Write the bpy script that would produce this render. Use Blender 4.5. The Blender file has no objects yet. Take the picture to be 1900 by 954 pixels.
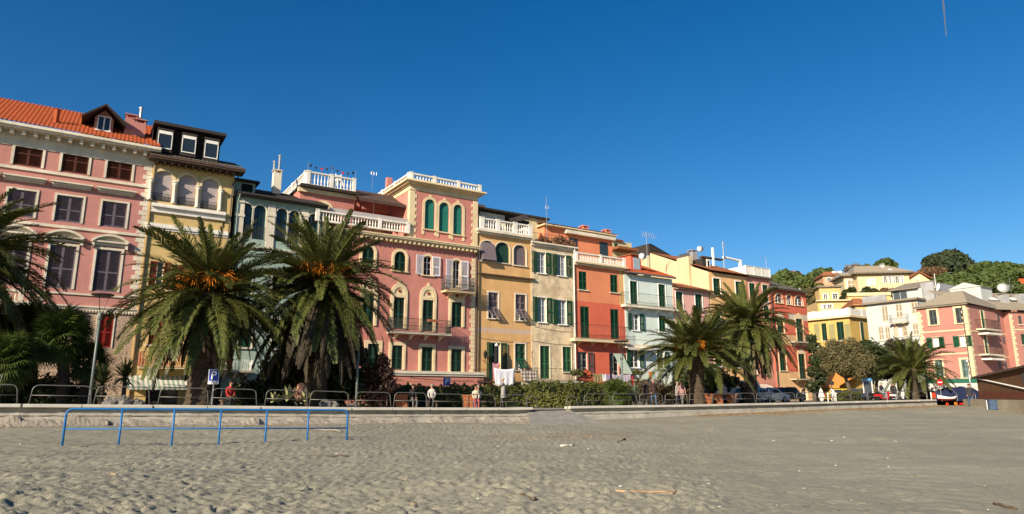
import bpy, math, random
import numpy as np
from mathutils import Vector, Matrix

random.seed(7); rng = np.random.default_rng(7)
S = bpy.context.scene; COL = S.collection
PI = math.pi
# ------------------------------------------------------------------ camera
F = 1240.0; HZ = 733.0; CZ = 1.55
PITCH = math.atan((HZ-477)/F)
cp, sp = math.cos(PITCH), math.sin(PITCH)
cam = bpy.data.cameras.new('camera'); camo = bpy.data.objects.new('camera', cam); COL.objects.link(camo)
camo.location = (0, 0, CZ); camo.rotation_euler = (PI/2+PITCH, 0, 0)
cam.sensor_width = 36; cam.lens = 36*F/1900; cam.clip_start = .1; cam.clip_end = 20000
S.camera = camo
# ------------------------------------------------------------------ light
SUN_DIR = Vector((-.44, -.66, .375)).normalized()      # towards the sun
SUN_EL = math.asin(SUN_DIR.z); SUN_AZ = math.atan2(SUN_DIR.x, SUN_DIR.y)
W = bpy.data.worlds.new('World'); S.world = W; W.use_nodes = True
nt = W.node_tree; nt.nodes.clear()
sky = nt.nodes.new('ShaderNodeTexSky'); sky.sky_type = 'NISHITA'; sky.sun_disc = False
sky.sun_elevation = SUN_EL; sky.sun_rotation = SUN_AZ
sky.altitude = 0; sky.air_density = 1.0; sky.dust_density = .5; sky.ozone_density = 3.5
hs = nt.nodes.new('ShaderNodeHueSaturation'); hs.inputs['Saturation'].default_value = 1.36; hs.inputs['Hue'].default_value = .503
bgn = nt.nodes.new('ShaderNodeBackground'); bgn.inputs[1].default_value = .066
out = nt.nodes.new('ShaderNodeOutputWorld')
nt.links.new(sky.outputs[0], hs.inputs['Color']); nt.links.new(hs.outputs[0], bgn.inputs[0]); nt.links.new(bgn.outputs[0], out.inputs[0])
sl = bpy.data.lights.new('sun', 'SUN'); sl.energy = 4.6; sl.angle = math.radians(.5); sl.color = (1, .87, .68)
so = bpy.data.objects.new('sun', sl); COL.objects.link(so); so.location = (-40, -60, 50)
so.rotation_euler = SUN_DIR.to_track_quat('Z', 'Y').to_euler()
vs = S.view_settings; vs.view_transform = 'Standard'; vs.look = 'None'; vs.gamma = 1; vs.exposure = .84
vs.use_curve_mapping = False
# ------------------------------------------------------------------ pixel -> world helpers (photo is 1900 x 954)
def ray(px, py):
    u = (px-950)/F; v = (477-py)/F
    return Vector((u, cp-v*sp, sp+v*cp))
def at(px, py, Y):
    r = ray(px, py); t = Y/r.y
    return Vector((r.x*t, Y, CZ+r.z*t))
class Frame:
    def __init__(s, ox, oy, ang, oz=0.):
        s.o = Vector((ox, oy, oz)); s.a = ang
        s.d = Vector((math.cos(ang), math.sin(ang), 0)); s.n = Vector((-math.sin(ang), math.cos(ang), 0))
    def uz(s, px, py, v=0.):
        r = ray(px, py); c = Vector((0, 0, CZ))-s.o
        t = (v-c.dot(s.n))/r.dot(s.n)
        p = c+r*t
        return p.dot(s.d), p.z
    def shifted(s, u, v=0., z=0.):
        o = s.o+s.d*u+s.n*v
        return Frame(o.x, o.y, s.a, s.o.z+z)
    def xy(s, u, v=0., z=0.):
        return s.o+s.d*u+s.n*v+Vector((0, 0, z))
# ------------------------------------------------------------------ materials
def lin(r, g, b):
    f = lambda c: (c/255/12.92) if c/255 <= .04045 else ((c/255+.055)/1.055)**2.4
    return (f(r), f(g), f(b), 1)
MATS = {}
def sc(c, k): return (c[0]*k, c[1]*k, c[2]*k, 1)
class NT:
    def __init__(s, name):
        s.m = bpy.data.materials.new(name); s.m.use_nodes = True; s.t = s.m.node_tree
        s.b = s.t.nodes['Principled BSDF']; s.b.inputs['Specular IOR Level'].default_value = .25
    def n(s, typ, **kw):
        x = s.t.nodes.new(typ)
        for k, v in kw.items():
            if k.startswith('i_'):
                key = k[2:].replace('_', ' ')
                x.inputs[int(key) if key.isdigit() else key].default_value = v
            else: setattr(x, k, v)
        return x
    def l(s, a, b): s.t.links.new(a, b)
    def coords(s, scale=(1, 1, 1)):
        tc = s.n('ShaderNodeTexCoord'); mp = s.n('ShaderNodeMapping'); mp.inputs['Scale'].default_value = scale
        s.l(tc.outputs['Object'], mp.inputs[0]); return mp.outputs[0]
    def noise(s, vec, scale, detail=4., rough=.6, lo=.3, hi=.7):
        n = s.n('ShaderNodeTexNoise', i_Scale=scale, i_Detail=detail, i_Roughness=rough); s.l(vec, n.inputs['Vector'])
        r = s.n('ShaderNodeMapRange'); r.inputs[1].default_value = lo; r.inputs[2].default_value = hi
        s.l(n.outputs[0], r.inputs[0]); return r.outputs[0]
    def mix(s, f, a, b, mode='MIX'):
        x = s.n('ShaderNodeMix', data_type='RGBA', blend_type=mode)
        for i, v in ((0, f), (6, a), (7, b)):
            if isinstance(v, (int, float)): x.inputs[i].default_value = v
            elif isinstance(v, tuple): x.inputs[i].default_value = v
            else: s.l(v, x.inputs[i])
        return x.outputs[2]
    def mul(s, a, b):
        x = s.n('ShaderNodeMath', operation='MULTIPLY'); s.l(a, x.inputs[0]) if not isinstance(a, float) else setattr(x.inputs[0], 'default_value', a)
        s.l(b, x.inputs[1]) if not isinstance(b, float) else setattr(x.inputs[1], 'default_value', b); return x.outputs[0]
    def col(s, o): s.l(o, s.b.inputs['Base Color']) if not isinstance(o, tuple) else setattr(s.b.inputs['Base Color'], 'default_value', o)
    def bump(s, h, st, dist=.02):
        b = s.n('ShaderNodeBump', i_Strength=st, i_Distance=dist); s.l(h, b.inputs['Height']); s.l(b.outputs[0], s.b.inputs['Normal'])
    def rough(s, v): s.b.inputs['Roughness'].default_value = v; return s
def plaster(name, c, var=.16, stain=.25, st_col=(.16, .12, .09, 1), bump=.25):
    if name in MATS: return MATS[name]
    t = NT(name); v = t.coords(); vs_ = t.coords((1.6, 1.6, .12))
    a = t.noise(v, .55, 5, .62, .35, .68); b = t.noise(vs_, 1.1, 6, .65, .46, .74); g = t.noise(v, 9, 5, .7)
    var *= 1.7; col = t.mix(a, sc(c, 1-var), sc(c, 1+var*.55))
    col = t.mix(t.mul(b, min(.75, stain*1.9)), col, sc((c[0]*.55+st_col[0]*.3, c[1]*.5+st_col[1]*.3, c[2]*.45+st_col[2]*.3), 1))
    pt = t.noise(v, .33, 7, .75, .57, .63); col = t.mix(t.mul(pt, .26), col, (min(.8, c[0]*1.15+.08), min(.8, c[1]*1.2+.07), min(.8, c[2]*1.25+.06), 1))
    fine = t.noise(v, 3.2, 8, .75, .25, .8)
    col = t.mix(.22, col, t.mix(fine, sc(c, .72), sc(c, 1.18)))
    t.col(col); t.bump(g, bump, .02); t.rough(.9); MATS[name] = t.m; return t.m
def paint(name, c, rough=.55, var=.12, scale=6., metal=0., wear=None):
    if name in MATS: return MATS[name]
    t = NT(name); v = t.coords(); a = t.noise(v, scale, 5, .65)
    col = t.mix(a, sc(c, 1-var), sc(c, 1+var))
    if wear: col = t.mix(t.noise(v, scale*2.3, 6, .7, .55, .72), col, wear)
    t.col(col); t.rough(rough); t.b.inputs['Metallic'].default_value = metal; MATS[name] = t.m; return t.m
def glassm(name, c=(.02, .028, .035, 1)):
    if name in MATS: return MATS[name]
    t = NT(name); t.col(c); t.rough(.08); t.b.inputs['Specular IOR Level'].default_value = .6; MATS[name] = t.m; return t.m
def tile(name, c, c2, dark):
    t = NT(name); v = t.coords(); a = t.noise(v, 1.1, 6, .7, .3, .72); b = t.noise(v, 14, 2, .5); d = t.noise(v, 3.1, 6, .7, .56, .75)
    col = t.mix(b, c, c2); col = t.mix(t.mul(a, .4), col, sc(c2, .72)); col = t.mix(t.mul(d, .55), col, dark)
    t.col(col); t.rough(.85); t.bump(b, .3, .02); MATS[name] = t.m; return t.m
def leaf(name, c, c2, trans=.25, scale=.7, rough=.5):
    t = NT(name); v = t.coords(); oi = t.n('ShaderNodeObjectInfo'); a = t.noise(v, scale, 4, .6, .35, .68)
    col = t.mix(a, c, c2); col = t.mix(t.mul(oi.outputs['Random'], .45), col, c2)
    col = t.mix(t.noise(v, 9, 2, .5, .45, .75), col, sc(c2, 1.35))
    t.col(col); t.rough(rough)
    tr = t.n('ShaderNodeBsdfTranslucent'); t.l(col, tr.inputs[0]); ms = t.n('ShaderNodeMixShader'); ms.inputs[0].default_value = trans
    o = t.t.nodes['Material Output']; t.l(t.b.outputs[0], ms.inputs[1]); t.l(tr.outputs[0], ms.inputs[2]); t.l(ms.outputs[0], o.inputs[0])
    MATS[name] = t.m; return t.m
def fabric(name, c, c2=None, freq=8., axis=0, check=False):
    t = NT(name); v = t.coords(); col = c
    if c2:
        sx = t.n('ShaderNodeSeparateXYZ'); t.l(v, sx.inputs[0])
        def st(ax):
            m = t.n('ShaderNodeMath', operation='MULTIPLY'); m.inputs[1].default_value = freq; t.l(sx.outputs[ax], m.inputs[0])
            f = t.n('ShaderNodeMath', operation='FRACT'); t.l(m.outputs[0], f.inputs[0])
            g = t.n('ShaderNodeMath', operation='GREATER_THAN'); g.inputs[1].default_value = .5; t.l(f.outputs[0], g.inputs[0]); return g.outputs[0]
        f = st(axis)
        if check:
            x = t.n('ShaderNodeMath', operation='ADD'); t.l(f, x.inputs[0]); t.l(st(2), x.inputs[1])
            h = t.n('ShaderNodeMath', operation='MULTIPLY'); h.inputs[1].default_value = .5; t.l(x.outputs[0], h.inputs[0]); f = h.outputs[0]
        col = t.mix(f, c, c2)
    col = t.mix(.15, col, t.mix(t.noise(v, 5, 4, .6), (.1, .1, .1, 1), (.9, .9, .9, 1)), 'OVERLAY')
    t.col(col); t.rough(.9); MATS[name] = t.m; return t.m
# ------------------------------------------------------------------ mesh builder
class MB:
    def __init__(s): s.v = []; s.f = []; s.m = []
    def add(s, vs, fs, m=0):
        o = len(s.v); s.v += [tuple(x) for x in vs]
        for f in fs: s.f.append(tuple(i+o for i in f)); s.m.append(m)
    def box(s, x0, x1, y0, y1, z0, z1, m=0):
        s.add([(x0, y0, z0), (x1, y0, z0), (x1, y1, z0), (x0, y1, z0), (x0, y0, z1), (x1, y0, z1), (x1, y1, z1), (x0, y1, z1)],
              [(3, 2, 1, 0), (4, 5, 6, 7), (0, 1, 5, 4), (1, 2, 6, 5), (2, 3, 7, 6), (3, 0, 4, 7)], m)
    def obox(s, c, size, M, m=0):
        hx, hy, hz = size[0]/2, size[1]/2, size[2]/2; c = Vector(c)
        vs_ = [c+M @ Vector((a*hx, b*hy, d*hz)) for d in (-1, 1) for a, b in ((-1, -1), (1, -1), (1, 1), (-1, 1))]
        s.add(vs_, [(3, 2, 1, 0), (4, 5, 6, 7), (0, 1, 5, 4), (1, 2, 6, 5), (2, 3, 7, 6), (3, 0, 4, 7)], m)
    def quad(s, a, b, c, d, m=0): s.add([a, b, c, d], [(0, 1, 2, 3)], m)
    def prism(s, pts, y0, y1, m=0, axis='y'):
        # polygon given in (a, b); extruded along axis
        g = (lambda a, b, t: (a, t, b)) if axis == 'y' else ((lambda a, b, t: (t, a, b)) if axis == 'x' else (lambda a, b, t: (a, b, t)))
        n = len(pts); vs_ = [g(a, b, y0) for a, b in pts]+[g(a, b, y1) for a, b in pts]
        s.add(vs_, [tuple(range(n)), tuple(range(2*n-1, n-1, -1))]+[(i, i+n, (i+1) % n+n, (i+1) % n) for i in range(n)], m)
    def tube(s, pts, r, n=6, m=0, cap=True):
        pts = [Vector(p) for p in pts]; k = len(pts)
        rs = r if isinstance(r, (list, tuple)) else [r]*k
        ring = []; up = None
        for i in range(k):
            t = (pts[min(i+1, k-1)]-pts[max(i-1, 0)]);
            if t.length < 1e-9: t = Vector((0, 0, 1))
            t.normalize()
            if up is None: up = Vector((0, 0, 1)) if abs(t.z) < .9 else Vector((1, 0, 0))
            a = t.cross(up)
            if a.length < 1e-4: a = t.cross(Vector((1, 0, 0)))
            a.normalize(); b = a.cross(t).normalized(); up = b
            ring.append([pts[i]+(a*math.cos(2*PI*j/n)+b*math.sin(2*PI*j/n))*rs[i] for j in range(n)])
        vs_ = [p for q in ring for p in q]; fs = []
        for i in range(k-1):
            for j in range(n): fs.append((i*n+j, i*n+(j+1) % n, (i+1)*n+(j+1) % n, (i+1)*n+j))
        if cap: fs.append(tuple(range(n-1, -1, -1))); fs.append(tuple((k-1)*n+j for j in range(n)))
        s.add(vs_, fs, m)
    def lathe(s, prof, n=10, c=(0, 0, 0), m=0):
        k = len(prof); vs_ = [(c[0]+r*math.cos(2*PI*j/n), c[1]+r*math.sin(2*PI*j/n), c[2]+z) for r, z in prof for j in range(n)]
        fs = [(i*n+j, i*n+(j+1) % n, (i+1)*n+(j+1) % n, (i+1)*n+j) for i in range(k-1) for j in range(n)]
        fs += [tuple(range(n-1, -1, -1)), tuple((k-1)*n+j for j in range(n))]
        s.add(vs_, fs, m)
    def ellipsoid(s, c, r, n=10, k=7, m=0):
        prof = [(max(.001, math.sin(PI*i/k)), -math.cos(PI*i/k)) for i in range(k+1)]
        o = len(s.v); s.lathe(prof, n, (0, 0, 0), m)
        for i in range(o, len(s.v)): x, y, z = s.v[i]; s.v[i] = (c[0]+x*r[0], c[1]+y*r[1], c[2]+z*r[2])
    def arc_ring(s, uc, zs, r0, r1, y0, y1, n=14, a0=0., a1=PI, m=0, ez=1.):
        P = []
        for i in range(n+1):
            a = a0+(a1-a0)*i/n; c, q = math.cos(a), math.sin(a)*ez
            P += [(uc+r0*c, y0, zs+r0*q), (uc+r1*c, y0, zs+r1*q), (uc+r1*c, y1, zs+r1*q), (uc+r0*c, y1, zs+r0*q)]
        fs = [(3, 2, 1, 0), (4*n, 4*n+1, 4*n+2, 4*n+3)]
        for i in range(n):
            a, b = 4*i, 4*i+4
            for j in range(4): fs.append((a+j, a+(j+1) % 4, b+(j+1) % 4, b+j))
        s.add(P, fs, m)
    def mesh(s, name, mats, smooth=False):
        me = bpy.data.meshes.new(name); me.from_pydata(s.v, [], s.f)
        for m in (mats if isinstance(mats, (list, tuple)) else [mats]): me.materials.append(m)
        if any(s.m): me.polygons.foreach_set('material_index', s.m)
        if smooth: me.polygons.foreach_set('use_smooth', [True]*len(s.f))
        me.update(); return me
    def build(s, name, mats, parent=None, smooth=False, loc=None, rot=None):
        return put(name, s.mesh(name, mats, smooth), parent, loc, rot)
def put(name, me, parent=None, loc=None, rot=None, scale=None):
    o = bpy.data.objects.new(name, me); COL.objects.link(o)
    if parent is not None: o.parent = parent
    if loc is not None: o.location = loc
    if rot is not None: o.rotation_euler = rot
    if scale is not None: o.scale = scale
    return o
def tag(o, label=None, cat=None, group=None, kind=None):
    for k, v in (('label', label), ('category', cat), ('group', group), ('kind', kind)):
        if v: o[k] = v
    return o
def thing(name, label, cat, loc=(0, 0, 0), rz=0., group=None):
    o = bpy.data.objects.new(name, None); COL.objects.link(o); o.location = loc; o.rotation_euler = (0, 0, rz)
    o.empty_display_size = .3
    return tag(o, label, cat, group)
def mesh_np(name, V, Q, mats, smooth=False):
    me = bpy.data.meshes.new(name); V = np.asarray(V, np.float32); Q = np.asarray(Q, np.int32); k = Q.shape[1]
    me.vertices.add(len(V)); me.vertices.foreach_set('co', V.ravel())
    me.loops.add(Q.size); me.loops.foreach_set('vertex_index', Q.ravel())
    me.polygons.add(len(Q)); me.polygons.foreach_set('loop_start', np.arange(0, Q.size, k, dtype=np.int32))
    me.polygons.foreach_set('loop_total', np.full(len(Q), k, np.int32))
    for m in mats if isinstance(mats, (list, tuple)) else [mats]: me.materials.append(m)
    if smooth: me.polygons.foreach_set('use_smooth', np.ones(len(Q), bool))
    me.update(); me.validate(); return me
ORD = 'first second third fourth fifth sixth seventh eighth ninth tenth eleventh twelfth thirteenth fourteenth fifteenth sixteenth seventeenth eighteenth nineteenth twentieth'.split()
# ------------------------------------------------------------------ shared materials
M_green = paint('green_paint', (.012, .075, .038, 1), .45, .25, 7)
M_dgreen = paint('dark_green_paint', (.017, .055, .038, 1), .45, .25, 7)
M_mgreen = paint('faded_green_paint', (.045, .15, .07, 1), .5, .25, 5)
M_tgreen = paint('teal_blind', (.02, .17, .13, 1), .6, .15, 3)
M_brown = paint('brown_shutter_paint', (.085, .026, .016, 1), .5, .25, 7)
M_red = paint('red_shutter_paint', (.22, .018, .014, 1), .5, .2, 6)
M_mauve = paint('mauve_shutter_paint', (.16, .125, .135, 1), .6, .2, 6)
M_purple = paint('purple_grey_shutter_paint', (.125, .10, .125, 1), .6, .3, 9, wear=(.26, .23, .25, 1))
M_grey = paint('grey_shutter_paint', (.06, .075, .085, 1), .5, .2, 6)
M_beige = paint('beige_shutter_paint', (.6, .5, .38, 1), .6, .15, 6)
M_blind = paint('pale_mauve_blind', (.42, .36, .36, 1), .7, .12, 3)
M_white = paint('white_paint', (.8, .78, .72, 1), .5, .1, 4)
M_stone = plaster('pale_stone_trim', (.70, .63, .50, 1), .14, .35)
M_cream = plaster('cream_trim', (.72, .58, .36, 1), .12, .2)
M_balus = plaster('white_balustrade_stone', (.78, .74, .66, 1), .1, .18)
M_iron = paint('black_iron', (.012, .014, .013, 1), .5, .2, 9)
M_dark = paint('dark_void', (.008, .008, .009, 1), .9, .1, 3)
M_glass = glassm('window_glass')
M_metal = paint('galvanised_metal', (.45, .44, .42, 1), .38, .15, 12, .75)
M_pipe = paint('dark_downpipe', (.06, .05, .045, 1), .5, .2, 6)
M_concrete = None
# ================================================================== TERRAIN
WS = .56; W0 = 38.0                                     # the sea wall runs along  Y = W0 + WS*X
def wallX(px, py=752.):
    r = ray(px, py); q = r.x/r.y; Y = W0/(1-WS*q); return q*Y, Y
def prof(lst):
    P = sorted((wallX(px, py)[0], at(px, py, wallX(px, py)[1]).z) for px, py in lst)
    return np.array([p[0] for p in P]), np.array([p[1] for p in P])
CAPX, CAPZ = prof([(-80, 749), (30, 749.5), (300, 751.5), (480, 753.5), (650, 756), (945, 756.7), (1080, 753.5), (1280, 751), (1500, 746.5), (1745, 741)])
FTX, FTZ = prof([(-80, 791), (30, 790), (300, 789), (480, 787), (650, 785), (820, 783), (945, 785), (1010, 786), (1080, 780), (1300, 770), (1500, 761), (1745, 752), (1900, 752)])
capz = lambda X: float(np.interp(X, CAPX, CAPZ)); footz = lambda X: np.interp(X, FTX, FTZ)
WL = math.sqrt(1+WS*WS); WD = Vector((1/WL, WS/WL, 0)); WN = Vector((-WS/WL, 1/WL, 0))   # along the wall, into the promenade
def prom(x, y):
    d = (y-W0-WS*x)/WL; e = max(0., min(1., d/9.)); Xw = x+d*WS/WL
    return (capz(Xw)-.16)*(1-e)+.8*e
_sr = np.random.default_rng(3)
_wav = [(_sr.uniform(0, 2*PI), _sr.uniform(0, 2*PI), 2*PI/L, A) for L, A, n in ((9, .03, 4), (3.3, .012, 5), (1.3, .005, 7), (.5, .0025, 7)) for _ in range(n)]
def sandz(x, y):
    x = np.asarray(x, float); y = np.asarray(y, float)
    d = (W0+WS*x-y)/WL; Xw = x-d*WS/WL
    base = footz(Xw)*np.exp(-(np.maximum(d, 0)/9.)**2)
    w = np.zeros_like(x+y)
    for a, ph, k, A in _wav: w = w+A*np.sin(k*(x*math.cos(a)+y*math.sin(a))+ph)
    return base+w*np.clip(d/3., .15, 1)
def ground(px, py):
    r = ray(px, py); T = np.geomspace(4., 90., 1400); x, y, z = r.x*T, r.y*T, CZ+r.z*T
    k = int(np.argmax(z <= sandz(x, y))); k = k if k > 0 else 1399
    t0, t1 = T[k-1], T[k]
    for _ in range(12):
        t = (t0+t1)/2; q = Vector((0, 0, CZ))+r*float(t)
        if q.z <= float(sandz(q.x, q.y)): t1 = t
        else: t0 = t
    return q
def make_beach():
    ys = [6.5]
    while ys[-1] < 66: ys.append(ys[-1]+.042*(max(ys[-1], 8)/9)**1.25)
    ys = np.array(ys)
    xs = [0.]
    while xs[-1] < 75: xs.append(xs[-1]+(.045 if xs[-1] < 11 else .045+(xs[-1]-11)*.016))
    xs = np.array([-x for x in xs[:0:-1]]+xs)
    X, Y = np.meshgrid(xs, ys); Z = sandz(X, Y)
    r = np.random.default_rng(11)
    for k in range(30000):                                # footprints, thicker to the left and near the camera
        fy = 7+r.random()**1.15*26; fx = r.uniform(-1.0, .95)*fy*.85
        dens = 1/(1+math.exp((fx/fy-.30)*5.5))
        if r.random() > dens*.95+.05 or fy > W0+WS*fx-2.5: continue
        a = r.uniform(0, PI); L = r.uniform(.07, .16); wd = r.uniform(.04, .08); dp = r.uniform(.012, .042)*r.uniform(.5, 1)*(.5 if fx/fy > .3 else 1)
        i0, i1 = np.searchsorted(xs, (fx-.35, fx+.35)); j0, j1 = np.searchsorted(ys, (fy-.35, fy+.35))
        if i1-i0 < 2 or j1-j0 < 2: continue
        dx = X[j0:j1, i0:i1]-fx; dy = Y[j0:j1, i0:i1]-fy
        p = (dx*math.cos(a)+dy*math.sin(a))/L; q = (-dx*math.sin(a)+dy*math.cos(a))/wd
        rr = p*p+q*q
        Z[j0:j1, i0:i1] += -dp*np.exp(-rr*1.3)+dp*.55*np.exp(-((np.sqrt(rr)-1.5)/.45)**2)
    # low rough lumps by the foot of the wall
    d = (W0+WS*X-Y)/WL
    Z = np.where(d < -.6, -.4, Z)
    ny, nx = X.shape; V = np.stack([X, Y, Z], -1).reshape(-1, 3)
    I = np.arange(ny*nx).reshape(ny, nx)
    Q = np.stack([I[:-1, :-1], I[:-1, 1:], I[1:, 1:], I[1:, :-1]], -1).reshape(-1, 4)
    keep = (d[:-1, :-1] > -1.6).reshape(-1); Q = Q[keep]
    t = NT('sand'); v = t.coords()
    a = t.noise(v, .16, 5, .6, .3, .7); b = t.noise(v, 2.2, 6, .7, .3, .7); c = t.noise(v, 26, 4, .75, .3, .72); g = t.noise(v, 70, 2, .7, .66, .72)
    col = t.mix(a, (.298, .278, .202, 1), (.345, .322, .238, 1)); col = t.mix(t.mul(b, .4), col, (.27, .25, .19, 1))
    col = t.mix(t.mul(c, .5), col, (.125, .115, .088, 1)); col = t.mix(t.mul(g, .5), col, (.5, .46, .38, 1))
    t.col(col); t.rough(.95)
    h = t.n('ShaderNodeMath', operation='MULTIPLY_ADD'); h.inputs[1].default_value = .9
    t.l(t.noise(v, 9, 7, .78, .2, .8), h.inputs[0]); t.l(t.noise(v, 45, 3, .7, .2, .8), h.inputs[2]); t.bump(h.outputs[0], .55, .022)
    MATS['sand'] = t.m
    tag(put('beach', mesh_np('beach', V, Q, t.m, True)), kind='structure')
make_beach()
# wide ground sheet out to the horizon and the promenade behind the wall
t = NT('far_ground'); v = t.coords(); t.col(t.mix(t.noise(v, .05, 5, .6), (.13, .12, .08, 1), (.2, .17, .12, 1))); t.rough(.95)
mb = MB(); mb.quad((-2500, -600, -.5), (2500, -600, -.5), (2500, 4000, -.5), (-2500, 4000, -.5)); tag(mb.build('ground', t.m), kind='structure')
t = NT('paving'); v = t.coords(); a = t.noise(v, .5, 5, .6); c = t.mix(a, (.2, .18, .15, 1), (.29, .26, .22, 1))
c = t.mix(t.mul(t.noise(v, 6, 6, .7, .5, .8), .4), c, (.1, .09, .08, 1)); t.col(c); t.rough(.9); M_paving = t.m
mb = MB(); N = 60
for i in range(N):
    xa, xb = -60+i*3., -57+i*3.
    for j in range(8):
        da, db = (.0, .3, 1.5, 3, 5, 7, 9, 24, 90)[j:j+2]
        P = []
        for x, d in ((xa, da), (xb, da), (xb, db), (xa, db)):
            p = Vector((x, W0+WS*x, 0))+WN*d; P.append((p.x, p.y, prom(p.x, p.y)))
        mb.quad(*P)
tag(mb.build('promenade', M_paving), kind='structure')
t = NT('asphalt'); v = t.coords(); t.col(t.mix(t.noise(v, .8, 6, .7), (.045, .045, .045, 1), (.075, .072, .068, 1))); t.rough(.9); M_asphalt = t.m
RB = math.atan(.64)
ROW = Frame(0, 60.55, RB)
mb = MB()
a_, b_ = ROW.xy(-50, -6.0), ROW.xy(70, -6.0); c_, d_ = ROW.xy(70, -1.6), ROW.xy(-50, -1.6)
mb.quad((a_.x, a_.y, .806), (b_.x, b_.y, .806), (c_.x, c_.y, .806), (d_.x, d_.y, .806))
tag(mb.build('road', M_asphalt), kind='structure')
mb = MB()
mb.prism([(ROW.xy(-50, -1.6).x, ROW.xy(-50, -1.6).y), (ROW.xy(64, -1.6).x, ROW.xy(64, -1.6).y), (ROW.xy(64, .5).x, ROW.xy(64, .5).y), (ROW.xy(-50, .5).x, ROW.xy(-50, .5).y)], .7, .92, axis='z')
tag(mb.build('pavement', M_paving), kind='structure')
# ------------------------------------------------------------------ sea wall
t = NT('weathered_concrete'); v = t.coords(); a = t.noise(v, .9, 6, .65, .3, .7); b = t.noise(t.coords((2, 2, .35)), 1.4, 6, .7, .5, .75); g = t.noise(v, 14, 6, .75, .25, .8)
c = t.mix(a, (.30, .275, .225, 1), (.44, .41, .345, 1)); c = t.mix(t.mul(b, .55), c, (.12, .105, .085, 1)); c = t.mix(t.mul(t.noise(v, 3.5, 5, .7, .6, .75), .5), c, (.33, .21, .12, 1))
t.col(c); t.bump(g, .6, .04); t.rough(.92); M_conc = t.m
t = NT('coping_concrete'); v = t.coords(); a = t.noise(v, .9, 6, .65, .3, .7); g = t.noise(v, 14, 6, .75, .25, .8)
c = t.mix(a, (.46, .43, .37, 1), (.6, .565, .49, 1)); c = t.mix(t.mul(g, .35), c, (.28, .25, .2, 1)); t.col(c); t.bump(g, .3, .02); t.rough(.9); M_cop = t.m
def wallpt(X, d, z): p = Vector((X, W0+WS*X, 0))-WN*d; return (p.x, p.y, z)
def sweep(mb, X0, X1, profile, n, m=0, jit=0.):
    k = None; vs_ = []; fs = []
    for i in range(n+1):
        X = X0+(X1-X0)*i/n; pr = profile(X); k = len(pr)
        for q, (d, z) in enumerate(pr): vs_.append(wallpt(X, d+(random.uniform(-jit, jit) if jit else 0), z+(random.uniform(-jit, jit) if jit and q not in (0, k-1) else 0)))
    for i in range(n):
        for j in range(k):
            a = i*k+j; b = i*k+(j+1) % k; fs.append((a, b, b+k, a+k))
    fs.append(tuple(range(k))); fs.append(tuple(n*k+j for j in range(k-1, -1, -1)))
    mb.add(vs_, fs, m)
def body_prof(X):
    c = capz(X); f = float(footz(X))-.5
    return [(-.35, c-.14), (.02, c-.14), (.03, c-.33), (.24, c-.37), (.26, c-.43), (.22, c-.5), (.25, f+.75), (.32, f), (-.35, f)]
def cop_prof(X):
    c = capz(X); return [(-.37, c-.137), (-.37, c), (.24, c), (.27, c-.02), (.27, c-.115), (.25, c-.137)]
JL = [-80, -5, 40, 153, 283, 384, 482, 568, 650, 725, 795, 862, 922, 985]
JR = [1052, 1126, 1178, 1217, 1254, 1286, 1318, 1348, 1378, 1405, 1431, 1456, 1481, 1505, 1530, 1556, 1585, 1612, 1640, 1668, 1700, 1733]
WALLS = []
for nm, J, side in (('left', JL, 'long left stretch of weathered concrete sea wall behind the blue rail'), ('right', JR, 'stretch of pale concrete sea wall running right from the ramp gap')):
    w = thing('sea_wall', side, 'wall', wallpt((wallX(J[0])[0]+wallX(J[-1])[0])/2, 0, .3), group=None)
    off = -Vector(w.location)
    def shift(mb_): mb_.v = [(x+off.x, y+off.y, z+off.z) for x, y, z in mb_.v]; return mb_
    xs_ = [wallX(p)[0] for p in J]
    mb = MB(); sweep(mb, xs_[0], xs_[-1], body_prof, 90, 0, .018); shift(mb).build('wall_body', M_conc, w)
    for i in range(len(xs_)-1):
        g = .06 if (i % 2 == 0) else .012
        mb = MB(); sweep(mb, xs_[i]+g, xs_[i+1]-.012, cop_prof, 3); shift(mb).build('coping', M_cop, w)
    WALLS.append(w)
# broken footing slabs at the wall foot
t = NT('old_render'); v = t.coords(); a = t.noise(v, 1.4, 6, .7, .3, .7); t.col(t.mix(a, (.24, .21, .165, 1), (.36, .32, .26, 1))); t.bump(t.noise(v, 8, 6, .75, .2, .8), .9, .06); t.rough(.95); M_foot = t.m
for k, (pa, pb, hh, lab) in enumerate([(-60, 205, .30, 'broken concrete footing under the left end of the sea wall'), (215, 480, .22, 'tan crumbling concrete footing behind the middle of the blue rail'), (500, 760, .2, 'low concrete footing at the right end of the blue rail'), (790, 985, .26, 'cracked concrete footing left of the ramp'), ]):
    xa, xb = wallX(pa)[0], wallX(pb)[0]
    def fprof(X, hh=hh):
        f = float(footz(X)); return [(.2, f+hh*(1+.25*math.sin(X*3.1)+.2*math.sin(X*7.3))), (.34, f+hh*(.9+.25*math.sin(X*3.1)+.2*math.sin(X*7.3))), (.55, f+hh*(.35+.25*math.sin(X*2.3+1))), (.85, f+.03), (.95, f-.3), (.2, f-.3)]
    mb = MB(); sweep(mb, xa, xb, fprof, 44, 0, .022); tag(mb.build('footing_slab', M_foot), lab, 'footing')
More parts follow.
